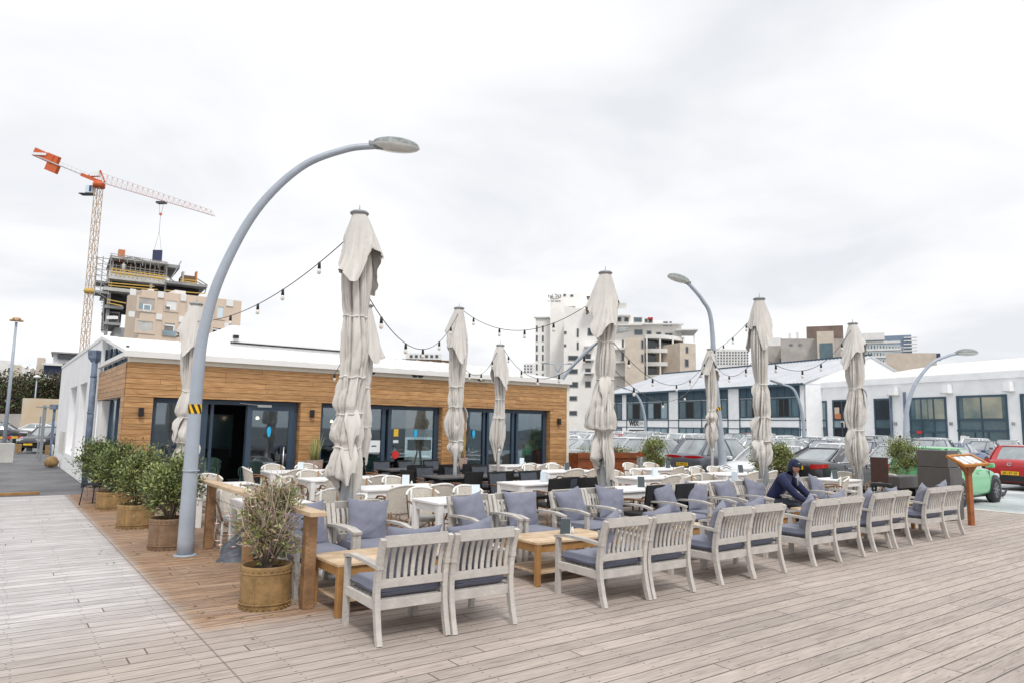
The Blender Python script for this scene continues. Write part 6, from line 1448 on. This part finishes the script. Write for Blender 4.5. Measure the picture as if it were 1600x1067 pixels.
# ---------------------------------------------------------------- tower crane
def crane():
    D = 185; base = AT(128, 545, D); top = AT(159, 285, D); bx = Vector((base.x, base.y, -.2)); ztop = top.z
    bx = Vector((AT(143, 420, D).x, AT(143, 420, D).y, -.2)); ax = (MC @ Vector((1, 0, 0))); ax.z = 0; ax.normalize(); ay = Vector((-ax.y, ax.x, 0))
    t = empty('tower_crane', bx, 0, 'orange and buff lattice tower crane lifting a navy panel over the building site', 'tower crane')
    b = MB(); s_ = .72; n = int((ztop) / 2.4); q = Matrix((ax, ay, Vector((0, 0, 1)))).transposed()
    cs = [(-s_, -s_), (s_, -s_), (s_, s_), (-s_, s_)]
    for x, y in cs: b.bar(q @ Vector((x, y, 0)), q @ Vector((x, y, ztop)), .16, .16)
    for k in range(n):
        z0, z1 = k * ztop / n, (k + 1) * ztop / n
        for j in range(4):
            a, c = cs[j], cs[(j + 1) % 4]; (a, c) = (a, c) if k % 2 else (c, a)
            b.bar(q @ Vector((*a, z0)), q @ Vector((*c, z1)), .09, .09); b.bar(q @ Vector((*a, z1)), q @ Vector((*c, z1)), .08, .08)
    b.build('mast', cr_beige, t)
    # jib runs toward the photographer's right, counter jib to the left; the frame is measured on the picture
    J = ((AT(342, 342, 178) - AT(160, 288, D)));
    d = J.normalized(); dh = Vector((d.x, d.y, 0)).normalized(); O = Vector((0, 0, ztop + 1.2)); Lj = J.length; sd_ = Vector((-dh.y, dh.x, 0)); d = Vector((dh.x, dh.y, -.0)).normalized()
    zt_ = AT(342, 342, 178).z - AT(160, 288, D).z; tip = O + dh * (Vector((J.x, J.y, 0)).length) + Vector((0, 0, zt_))
    b = MB(); hgt = Vector((0, 0, 2.6)); nj = 22
    for s_ in (-.6, .6): b.bar(O + sd_ * s_, tip + sd_ * s_ * .6, .16, .16)
    for k in range(nj):
        q0, q1 = k / nj, (k + 1) / nj; a0, a1 = O.lerp(tip, q0), O.lerp(tip, q1); h0_, h1_ = hgt * (1 - .55 * q0), hgt * (1 - .55 * (q0 + q1) / 2); m0 = a0.lerp(a1, .5) + hgt * (1 - .55 * q0); 
        for s_ in (-.6, .6): b.bar(a0 + sd_ * s_, m0, .08, .08); b.bar(m0, a1 + sd_ * s_, .08, .08)
        if k < nj - 1: b.bar(m0, O.lerp(tip, (k + 1.5) / nj) + hgt * (1 - .55 * q1), .11, .11)
        b.bar(a0 + sd_ * .6, a0 - sd_ * .6, .07, .07)
    jm = mat('crane_jib_pinkish', (.62, .40, .38), .6, vs=.15, var=.3, c2=(.62, .60, .60)); b.build('jib', jm, t)
    C1 = AT(58, 250, 192) - AT(160, 292, D); cend = O + C1 + Vector((0, 0, .0)); b = MB()
    for s_ in (-.7, .7): b.bar(O + sd_ * s_, cend + sd_ * s_, .22, .3)
    for k in range(16): a = O.lerp(cend, k / 15); b.bar(a + sd_ * .7, a - sd_ * .7, .12, .1); b.bar(a + sd_ * .9, a + sd_ * .9 + Vector((0, 0, 1.1)), .05, .05)
    b.bar(O + sd_ * .9 + Vector((0, 0, 1.1)), cend + sd_ * .9 + Vector((0, 0, 1.1)), .06, .06); b.build('counter_jib', conc_l, t)
    b = MB(); e1 = O.lerp(cend, .98); e2 = O.lerp(cend, .70); b.bar(e2 + Vector((0, 0, .8)), cend + Vector((0, 0, 1.0)), 1.2, 2.4); b.build('counterweight_arm', orange, t)
    b = MB(); e3 = O.lerp(cend, .80); e4 = O.lerp(cend, .63)
    for dz, hh in ((1.2, 2.1), (-1.4, 2.4)): b.bar(e3 + Vector((0, 0, dz)), e4 + Vector((0, 0, dz)), .9, hh)
    b.build('counterweight', orange, t)
    e5 = O.lerp(cend, .90); b = MB(); b.bar(e5 - sd_ * 1.0 * (1 if sd_.dot(-bx) < 0 else -1) + Vector((0, 0, .6)) - dh * -2.4, e5 - sd_ * (1 if sd_.dot(-bx) < 0 else -1) + Vector((0, 0, 1.1)) + dh * -2.4 + Vector((0, 0, -.0)), .03, .7); b.build('name_plate', card, t)
    b = MB(); b.bar(O.lerp(cend, .24), O.lerp(tip, .02), 1.8, .9); b.bar(O + Vector((0, 0, 3.0)), O.lerp(cend, .2), .2, .2); b.bar(O + Vector((0, 0, 3.2)), O.lerp(tip, .05) + Vector((0, 0, .4)), .3, .3); b.lathe([(1.5, -1.6), (1.5, -.6), (1.2, 0)], 10, c=O); b.build('slewing_platform', orange, t)
    b = MB(); b.box(O + ax * -2.2 + Vector((0, 0, -2.2)), (1.8, 1.6, 2.2), rz=math.atan2(ax.y, ax.x), bev=.1); cbn = b.build('cab', card_b, t); b = MB(); b.box(O + ax * -1.7 + Vector((0, 0, -2.1)) - ay * .86, (.6, .1, 1.6), rz=math.atan2(ax.y, ax.x)); b.build('cab_window', navy, cbn)
    b = MB(); b.box(O + ax * -3 + Vector((0, 0, -3.5)), (3.4, 2, .2), rz=math.atan2(ax.y, ax.x)); b.build('cab_platform', blk, t)
    b = MB(); b.box(O.lerp(cend, .06) + Vector((0, 0, 1.7)), (2.6, 1.0, 1.3), rz=math.atan2(dh.y, dh.x)); b.build('winch_house', card, t)
    b = MB(); b.lathe([(1.1, -.6), (1.4, 0), (1.1, .6)], 8, c=Vector((0, 0, AT(142, 455, D).z))); b.build('mast_collar', yrail, t)
    tq = AT(259, 318, 182) - AT(160, 288, D); tr_ = O + Vector((tq.x, tq.y, 0)); tr_.z = O.lerp(tip, .54).z; b = MB(); b.box(tr_ - Vector((0, 0, .5)), (2.4, 1.4, .5), rz=math.atan2(dh.y, dh.x)); b.build('trolley', MATS['slate_tabletop'], t)
    hk = tr_ - Vector((0, 0, 3.6)); b = MB(); b.tube([tr_ - Vector((.5, 0, .5)), hk - Vector((.2, 0, 0))], .035, 4); b.tube([tr_ - Vector((-.5, 0, .5)), hk + Vector((.2, 0, 0))], .035, 4)
    zpan = AT(252, 389, 182).z; P0 = Vector((hk.x, hk.y, zpan + .2)); b.tube([hk, P0 + Vector((0, 0, 5))], .04, 4); b.tube([P0 + Vector((0, 0, 5)), P0 + ax * .9], .03, 4); b.tube([P0 + Vector((0, 0, 5)), P0 - ax * .9], .03, 4); b.build('hoist_cable', blk, t)
    b = MB(); b.lathe([(.0, -.5), (.5, 0), (.0, .5)], 8, c=hk); b.build('hook_block', MATS['crane_red'], t)
    b = MB(); b.box((0, 0, 0), (2.3, .5, 3.2)); o = b.build('navy_panel', navy); W0 = bx + P0; o.location = (W0.x, W0.y, W0.z - 1.7); o.rotation_euler = (0, 0, math.atan2(ax.y, ax.x)); tag(o, 'navy blue formwork panel hanging from the crane hook', 'panel')
crane()
# ---------------------------------------------------------------- left background
lw_ = block_building('garden_wall', (30, (621, 623), 92, 672), 88, 1.0, mat('stained_wall', (.52, .38, .22), .9, var=.25, vs=.35, c2=(.60, .56, .48)), 'stained beige wall behind the parked cars on the left', 'wall')
block_building('low_wall', (-60, 646, 34, 672), 95, .6, stone_g, 'low grey wall left of the stained beige wall', 'wall')
wh_ = block_building('modern_house', (67, 574, 130, 640), 150, 18, plaster_w, 'modern white house with dark blue glass above the brown trees', 'house')
wh_.block('ribbon_window', (68, 570, 98, 585), navy, 0, .4); wh_.block('upper_floor', (83, 549, 128, 570), plaster, -12, -1); wh_.block('roof_slab', (80, 550.5, 128, 552.5), conc, -12, .5); wh_.block('ribbon_window', (90, 554, 122, 561), glass_far, -1, .1); wh_.block('roof_room', (90, 543, 122, 550), plaster_w, -8, -3); wh_.block('balcony', (66, 568, 100, 571), plaster_w, 0, 1.2); wh_.block('terrace_wall', (57, 558, 69, 585), stone_c, -6, -1)
for x0, yt, x1, D, m, nm in ((-40, 560, 6, 230, plaster_w, 'white house block at the far left skyline'), (8, 568, 24, 220, stone_c, 'cream house with roof tanks on the left skyline'), (24, 572, 36, 235, plaster_w, 'narrow white house on the left skyline'), (37, 575, 58, 215, stone_g, 'greyish house with a dark window on the left skyline')):
    f = block_building('distant_house', (x0, (yt, yt + 3), x1, 640), D, 14, m, nm, 'house', group='houses on the left skyline'); f.window((x0 + 4, yt + 6, x0 + 8, yt + 13), glass_far, conc, .2); f.block('roof_tank', (x0 + 5, yt - 4, x0 + 8, yt + 1), plaster_w, -4, -2)
def tree(px, D, h, rx, seed, lab, mats, wts, n=2600, size=.55, dry=.0):
    p = AT(px, 680, D); t = empty('tree', (p.x, p.y, -.2), label=lab, cat='tree', group='dark trees behind the left wall'); rnd = random.Random(seed)
    b = MB(); b.tube([(0, 0, 0), (.1, .1, h * .3), (rnd.uniform(-.4, .4), 0, h * .75)], lambda i, q: .28 - .08 * i, 8)
    C = []
    for k in range(26):
        a = rnd.random() * 6.28; r = rnd.random() ** .5 * rx; z = h * rnd.uniform(.22, .95); C.append(Vector((r * math.cos(a), r * math.sin(a) * .8, z))); b.tube([(0, 0, z * .5), C[-1]], .07, 5)
    b.build('trunk', bark, t); b = MB()
    P = []
    for k in range(n): c = C[k % 26]; P.append(c + Vector((rnd.gauss(0, .9), rnd.gauss(0, .9), rnd.gauss(0, .8))))
    leaves(b, P, size, rnd, nm=wts); b.build('crown', mats, t)
T_ = [leaf_c, dark_bark, leaf_a]
for px, D, h, rx, sd_, w_, lab in ((-8, 104, 8.5, 3.4, 1, (3, 6, 1), 'dark tree at the far left edge behind the tall lamp'), (18, 108, 8.2, 3.2, 2, (4, 5, 2), 'dark green tree just right of the tall left lamp'), (40, 110, 8.8, 3.2, 3, (4, 6, 2), 'brown and green tree left of the small white lamp'), (60, 112, 8.6, 3.4, 4, (2, 8, 1), 'brown bare crowned tree right of the small white lamp'), (82, 112, 8.6, 3.4, 5, (1, 9, 1), 'brown thicket like tree touching the white side wall'), (100, 116, 8.2, 3.0, 6, (1, 9, 1), 'brown tree half hidden by the white side wall')): tree(px, D, h, rx, sd_, lab, T_, w_)
def straight_lamp(px_b, px_t, D, r, lab, kind):
    a = AT(*px_b, D); c = AT(*px_t, D); t = empty('street_lamp', (a.x, a.y, -.2), label=lab, cat='street lamp'); h = c.z + .2
    b = MB(); b.tube([(0, 0, 0), (0, 0, h * .5), (0, 0, h)], lambda i, q: r * (1 - .2 * i), 12); b.build('pole', lamp_grey, t)
    b = MB()
    if kind == 'flood':
        for k in range(3): a_ = k * 2.1 + .5; b.box((.2 * math.cos(a_), .2 * math.sin(a_), h + .1), (.3, .22, .12), rz=a_, bev=.04)
        b.lathe([(.1, 0), (.22, .06), (.2, .16), (.0, .2)], 12, c=(0, 0, h + .08)); b.build('lamp_head', mat('amber_lamp', (.55, .34, .18), .5), t)
    else: b.lathe([(.1, 0), (.42, .1), (.42, .22), (0, .45)], 14, c=(0, 0, h)); b.build('lamp_head', white_plastic, t)
straight_lamp((5, 705), (18, 500), 40, .11, 'tall straight lamp with amber floodlights at the left edge', 'flood')
straight_lamp((52, 650), (57, 590), 92, .12, 'small white topped lamp in front of the brown trees', 'ball')
def double_lamp(px, D, ytop, w_, lab):
    p = AT(px, 680, D); h = AT(px, ytop, D).z; ax = MC @ Vector((1, 0, 0)); ax.z = 0; ax.normalize(); t = empty('street_lamp', (p.x, p.y, PZ), label=lab, cat='street lamp'); b = MB(); b.tube([(0, 0, 0), (0, 0, h - 1.2)], .16, 8)
    for s_ in (-1, 1): b.tube([Vector((0, 0, h - 1.3)), ax * (s_ * w_ * .35) + Vector((0, 0, h - .1)), ax * (s_ * w_) + Vector((0, 0, h))], .08, 6)
    b.build('pole', lamp_grey, t)
    for s_ in (-1, 1): b = MB(); b.box(ax * (s_ * (w_ + .3)) + Vector((0, 0, h)), (1.0, .35, .18), rz=math.atan2(ax.y, ax.x), bev=.05); b.build('lamp_head', lamp_head, t)
double_lamp(871, 95, 565, 1.5, 'twin armed lamp in front of the hotel tower')
for px, D, yb, pts, lab in ((1008, 78, 690, [(1008, 690), (1008, 655), (1001, 627), (990, 612), (978, 607)], 'curved lamp before the offices, left of two alike'), (1257, 62, 700, [(1257, 700), (1254, 650), (1247, 622), (1238, 606), (1222, 600)], 'curved lamp before the offices, right of two alike')):
    B0 = AT(px, 690, D); P = [AT(x, y, D) for x, y in pts]; t = empty('street_lamp', (B0.x, B0.y, PZ), label=lab, cat='street lamp'); P = [Vector((B0.x, B0.y, PZ))] + P[1:]; P = smooth_path([p - t.location for p in P]); b = MB(); b.tube(P, lambda i, q: .16 - .08 * q, 8); b.build('pole', lamp_grey, t)
    b = MB(); b.bar(P[-1], P[-1] + (P[-1] - P[-2]).normalized() * 1.1, .3, .16, bev=.05); b.build('lamp_head', lamp_head, t)
# posts and barrier on the left
def px_post(px, D, yb, yt, w_, m, nm, lab, cat, cap=None, grp=None):
    a = AT(px, yb, D); zt = AT(px, yt, D).z; t = empty(nm, (a.x, a.y, -.1), label=lab, cat=cat, group=grp); b = MB(); b.box((0, 0, (zt + .1) / 2), (w_, w_, zt + .1), bev=.01); b.build('post', m, t)
    if cap: b = MB(); b.box((0, 0, zt), cap, rz=-.6); b.build('cap_plate', m, t)
    return t
px_post(62, 33, 722, 632, .14, pole_grey, 'sign_post', 'grey square post with a flat plate on top by the side wall', 'post', (.7, .2, .05)); px_post(78, 36, 716, 632, .12, pipe_blue, 'sign_post', 'darker blue grey post touching the white side wall', 'post', (.34, .34, .25))
px_post(57, 34, 720, 650, .06, pole_grey, 'sign_post', 'thin grey post close left of the plated post', 'post')
t = px_post(6, 30, 722, 692, .62, conc_l, 'concrete_block', 'square concrete block at the left edge under the barrier', 'concrete block')
for k, (px, D, y0) in enumerate(((28, 40, 706), (75, 38, 708), (16, 44, 700))): px_post(px, D, y0, y0 - (13 if k < 2 else 20), .3 if k < 2 else .14, [rust, rust, pole_grey][k], 'bollard', ['brown stone bollard under the left end of the barrier', 'brown stone bollard in front of the dark hatchback', 'grey steel bollard by the tall straight lamp'][k], 'bollard')
a, c = AT(-30, 690, 42), AT(47, 689, 42); t = empty('barrier', a, label='red and yellow striped barrier bar across the left car park', cat='barrier'); d = c - a
for k in range(8): b = MB(); b.bar(d * (k / 8) + Vector((0, 0, .25)), d * ((k + 1) / 8) + Vector((0, 0, .25)), .08, .14); b.build('stripe', [red_p, yel_p][k % 2], t)
b = MB(); b.box((d.x, d.y, .0), (.3, .3, 1.0)); b.build('post', pole_grey, t)
b = MB(); b.box((0, 0, .12), (1, .25, .28)); 
p = AT(102, 708, 30); o = MB()
o.tube([(0, 0, 0), (0, 0, .75), (0, -.5, .75), (0, -.5, 0)], .03, 8); o = o.build('bike_rack', white_paint); p = G(102, 722); o.location = (2.15, p.y, 0); tag(o, 'low white bent pipe rail against the white side wall', 'rail')
b = MB(); b.lathe([(0, 0), (.16, .03), (.2, .16), (.12, .3), (0, .34)], 12, cap=False); o = b.build('leaf_bag', rust); p = G(93, 729, -.03); o.location = (min(p.x, 2.0), p.y, -.03); o.scale = (1.3, 1.3, 1.3); tag(o, 'small ochre bag lying at the foot of the white side wall', 'bag')
b = MB(); b.box((0, 0, .03), (1.9, .1, .06)); o = b.build('timber_offcut', teak_raw); p = G(20, 771); o.location = (p.x - .4, p.y, -.03); o.rotation_euler = (0, 0, .05); tag(o, 'thin orange timber lying along the deck edge at the left', 'timber')
t = empty('patio_chair', (1.98, 18.05, 0), R(50), label='dark moulded chair beside the white wall behind the shrubs', cat='chair'); b = MB(); b.grid(lambda u, v: ((u - .5) * .5, -.2 - .08 * v, .45 + .42 * v * (1 - (u - .5) ** 2)), 8, 6); b.box((0, 0, .44), (.46, .44, .04), bev=.02); b.build('seat_shell', wicker_d, t)
for sx in (-1, 1):
    for sy in (-1, 1): b = MB(); b.tube([(sx * .18, sy * .18, .44), (sx * .22, sy * .22, 0)], .012, 6); b.build('leg', blk, t)
# ---------------------------------------------------------------- people
def skin_body(name, joints, m, parent, lv=2, root=0, edges=None):
    """joints: list of (x, y, z, rx, ry, parent index)"""
    me = bpy.data.meshes.new(name); vs = [j[:3] for j in joints]; ed = [(j[5], i) for i, j in enumerate(joints) if j[5] >= 0]
    me.from_pydata(vs, ed, []); me.update(); me.materials.append(m); o = bpy.data.objects.new(name, me); col.objects.link(o)
    if parent: o.parent = parent
    md = o.modifiers.new('skin', 'SKIN'); md.use_smooth_shade = True; md.branch_smoothing = .6
    for i, j in enumerate(joints): me.skin_vertices[0].data[i].radius = (j[3], j[4]); me.skin_vertices[0].data[i].use_root = (i == root)
    s_ = o.modifiers.new('sub', 'SUBSURF'); s_.levels = s_.render_levels = lv; return o
MAN = Vector((12.02, 7.84, .0)); man = empty('person', MAN, R(20), label='man in a navy hoodie and cap leaning on the low table', cat='person')
# local axes = world; he faces -y (the table), turned to +x, leaning well forward
J = [(.0, .12, .52, .15, .14, -1), (.0, .06, .66, .17, .14, 0), (.02, -.04, .80, .205, .17, 1), (.04, -.12, .96, .20, .155, 2), (.06, -.20, 1.04, .085, .085, 3), (.07, -.25, 1.08, .06, .06, 4),
     (-.17, -.12, .99, .10, .10, 3), (-.27, -.25, .83, .082, .082, 6), (-.22, -.38, .67, .07, .07, 7), (-.05, -.50, .585, .055, .055, 8), (.10, -.56, .60, .034, .034, 9),
     (.24, -.17, .97, .10, .10, 3), (.34, -.33, .79, .082, .082, 11), (.36, -.45, .66, .07, .07, 12), (.26, -.58, .60, .055, .055, 13), (.17, -.61, .62, .034, .034, 14),
     (-.10, .02, .50, .10, .10, 0), (-.14, -.28, .52, .085, .085, 16), (-.15, -.42, .50, .07, .07, 17), (-.15, -.38, .25, .052, .052, 18), (-.15, -.36, .08, .042, .042, 19),
     (.12, .02, .50, .10, .10, 0), (.16, -.28, .52, .085, .085, 21), (.17, -.42, .50, .07, .07, 22), (.17, -.38, .25, .052, .052, 23), (.17, -.36, .08, .042, .042, 24)]
JT = J[:16]; skin_body('hoodie', JT, hoodie, man)
JL = [J[0][:3] + (.15, .13, -1)] + [j[:5] + ((0 if j[5] == 0 else j[5] - 15),) for j in J[16:]]
skin_body('jeans', JL, jeans, man)
for sx in (-.15, .17): b = MB(); b.grid(lambda u, v, sx=sx: (sx + .05 * math.cos(v * 6.283) * math.sin(u * 3.1) ** .5, -.36 - .26 * u + .06, .055 + .05 * math.sin(v * 6.283) * math.sin(max(u, .02) * 3.1) ** .5 * (1 - .3 * u)), 10, 10); b.build('shoe', blk, man)
HC = Vector((.085, -.31, 1.18)); face_dir = Vector((-.77, -.64, -.10)).normalized(); hz_ = Vector((.05, -.12, 1)); hx = face_dir.cross(hz_).normalized(); hz_ = hx.cross(face_dir).normalized()
HM = Matrix((hx, face_dir, hz_)).transposed()           # local x = his right, y = forward, z = up
def head(u, v):
    th = v * 2 * math.pi; ph_ = (u - .5) * math.pi; x, y, z = math.cos(ph_) * math.sin(th), math.cos(ph_) * math.cos(th), math.sin(ph_)
    q = Vector((x * .078, y * .098, z * .118))
    if z < 0: q.x *= 1 + z * .28; q.y *= 1 + z * .12; q.y += -z * .020 * (1 if y > 0 else -.3)
    if y > .5:
        q.y += .026 * math.exp(-((x / .16) ** 2) - (((z + .10) / .22) ** 2))     # nose
        q.y -= .010 * (math.exp(-(((abs(x) - .34) / .14) ** 2) - (((z - .12) / .10) ** 2)))   # sockets
        q.y += .010 * math.exp(-((x / .3) ** 2) - (((z + .52) / .08) ** 2)); q.y += .012 * math.exp(-((x / .3) ** 2) - (((z + .80) / .16) ** 2))
        q.y += .007 * math.exp(-((x / .6) ** 2) - (((z - .26) / .06) ** 2))
    return HC + HM @ q
b = MB(); b.grid(head, 34, 44); hd = b.build('head', skin, man)
def ell(b, c, r, n=12, mi=0): b.grid(lambda u, v: HC + HM @ (Vector(c) + Vector((r[0] * math.cos((u - .5) * math.pi) * math.sin(v * 6.283), r[1] * math.cos((u - .5) * math.pi) * math.cos(v * 6.283), r[2] * math.sin((u - .5) * math.pi)))), n, n, mi)
b = MB()
for s_ in (-1, 1): ell(b, (s_ * .029, .083, .014), (.013, .009, .008))
e_ = b.build('eyes', white_plastic, hd); b = MB()
for s_ in (-1, 1): ell(b, (s_ * .029, .0895, .014), (.006, .004, .006), 8); b.bar(HC + HM @ Vector((s_ * .014, .094, .030)), HC + HM @ Vector((s_ * .046, .084, .030)), .006, .006)
ell(b, (0, .098, -.058), (.022, .006, .0035), 8); b.build('brows_and_lashes', mat('dark_hair', (.03, .018, .012), .8), hd)
b = MB(); ell(b, (0, .093, -.062), (.024, .010, .007), 10); b.build('mouth', mat('lips', (.42, .17, .13), .5), hd)
b = MB()
def hood(u, v):
    a = (v - .5) * 2 * R(150); ph_ = (u) * R(150)     # shell round the head, open to the front
    x = math.sin(a); 
    rad = .116 + .008 * math.sin(a * 3); y = -math.cos(ph_ * 1.0) if False else 0
    # ring section from the face opening (u=0) over to the nape (u=1)
    yy = .050 - .185 * u + .02 * math.cos(a); k = math.sin(min(1, .62 + .38 * math.sin(u * 3.0)) * 1.57) * (1 - max(0, u - .72) ** 1.4 * 2.9)
    return HC + HM @ Vector((rad * k * math.sin(a) * .92, yy, .012 + (rad + .018) * k * math.cos(a)))
b.grid(hood, 16, 30); hf = b.build('hood', hoodie, man); sd2 = hf.modifiers.new('thick', 'SOLIDIFY'); sd2.thickness = .012
b = MB(); ell(b, (0, .012, .045), (.086, .100, .088), 16); b.grid(lambda u, v: HC + HM @ Vector(((v - .5) * .155 * (1 - .25 * u), .092 + .075 * u - .10 * (v - .5) ** 2 * 3.2, .052 - .012 * u - (v - .5) ** 2 * .06)), 6, 10); cp_ = b.build('cap', cap_m, man)
b = MB()
for k in range(3): ell(b, (-.012 + k * .012, .112, .082 + (k % 2) * .006), (.005, .003, .006), 6)
b.build('cap_logo', ink_w, cp_)
b = MB()
for s_ in (-.05, .055): b.tube([(.09 + s_ - .0, -.345, 1.085), (.10 + s_, -.35, .97), (.10 + s_ * 1.1, -.345, .84)], .006, 6)
b.build('drawstring', cord_m, hf)
def hand(root, d, up_, sgn, nm):
    """palm plus five bent fingers as one skin"""
    d = Vector(d).normalized(); up_ = Vector(up_); s_ = d.cross(up_).normalized() * sgn; up_ = s_.cross(d).normalized() * sgn; r0 = Vector(root)
    if up_.z < 0: up_ = -up_
    J = [(*r0, .026, .020, -1), (*(r0 + d * .035), .034, .016, 0), (*(r0 + d * .075), .036, .014, 1)]
    for k, (o_, L_) in enumerate(((-.030, .066), (-.010, .076), (.010, .072), (.030, .056))):
        b0 = r0 + d * .085 + s_ * o_; i = len(J); J.append((*b0, .0095, .0095, 2)); p1 = b0 + d * L_ * .5 + up_ * -.006; J.append((*p1, .0088, .0088, i)); p2 = p1 + (d * .55 - up_ * .6).normalized() * L_ * .33; J.append((*p2, .008, .008, i + 1)); p3 = p2 + (d * .0 - up_ * .9).normalized() * L_ * .26; J.append((*p3, .0068, .0068, i + 2))
    i = len(J); t0 = r0 + d * .03 - s_ * .034; J.append((*t0, .012, .012, 1)); J.append((*(t0 + d * .028 - s_ * .018 - up_ * .006), .0105, .0105, i)); J.append((*(t0 + d * .052 - s_ * .016 - up_ * .010), .0085, .0085, i + 1))
    skin_body(nm, J, skin, man, 2)
hand((.11, -.565, .60), (.8, -.5, -.12), (0, 0, 1), 1, 'hand'); hand((.17, -.615, .62), (.3, -.85, -.25), (0, 0, 1), -1, 'hand')
b = MB(); b.box((.245, -.655, .585), (.075, .15, .009), rz=-.5, bev=.003); o = b.build('phone', ink); o.location = MAN + Vector((.1, 0, 0)); tag(o, 'dark phone under the hooded man\'s hands', 'phone')
# passer-by in red among the cars
p = G(1407, 706, PZ); q = AT(1407, 700, 52); t = empty('person', (q.x, q.y, PZ), label='distant person in a red jacket walking among the parked cars', cat='person')
skin_body('jacket', [(0, 0, .95, .17, .12, -1), (0, 0, 1.2, .19, .13, 0), (0, 0, 1.42, .18, .11, 1), (0, 0, 1.52, .06, .06, 2), (.24, 0, 1.40, .07, .07, 2), (.29, .03, 1.12, .055, .055, 4), (.26, -.12, .92, .045, .045, 5), (-.24, 0, 1.40, .07, .07, 2), (-.29, .03, 1.12, .055, .055, 7), (-.26, -.1, .92, .045, .045, 8)], red_cloth, t, 1)
skin_body('trousers', [(0, 0, .95, .16, .12, -1), (.1, 0, .86, .09, .09, 0), (.12, -.06, .48, .07, .07, 1), (.12, .06, .08, .05, .05, 2), (-.1, 0, .86, .09, .09, 0), (-.12, .08, .48, .07, .07, 4), (-.12, .12, .08, .05, .05, 5)], jeans, t, 1)
HC = Vector((0, 0, 1.66)); HM = Matrix.Identity(3); b = MB(); b.grid(head, 16, 20); b.build('head', skin, t); b = MB(); ell(b, (0, -.015, .03), (.085, .1, .10), 10); b.build('hair', MATS['dark_hair'], t)

# guests' chairs standing inside, seen through the panes
RM = [(3.5, 19.3, 30), (4.3, 18.9, -40), (4.7, 19.8, 160), (5.6, 19.0, 20), (8.0, 18.9, 10), (8.9, 19.0, -20), (9.6, 19.9, 170), (11.7, 18.8, 15), (12.6, 18.9, -15)]
for k, (x, y, a) in enumerate(RM):
    o = RC.put((x, y, .01), R(a), f'mint bistro chair inside the restaurant, {ORD[k]} from the left behind the glass', 'mint chairs inside the restaurant')
    for c in o.children:
        c.material_slots[0].link = 'OBJECT'; c.material_slots[0].material = mint
for k, (x, y) in enumerate(((4.0, 19.5), (8.4, 19.6), (12.1, 19.5))): DS.put((x, y, .01), 0, f'small white table inside the restaurant, {ORD[k]} from the left', 'tables inside the restaurant')
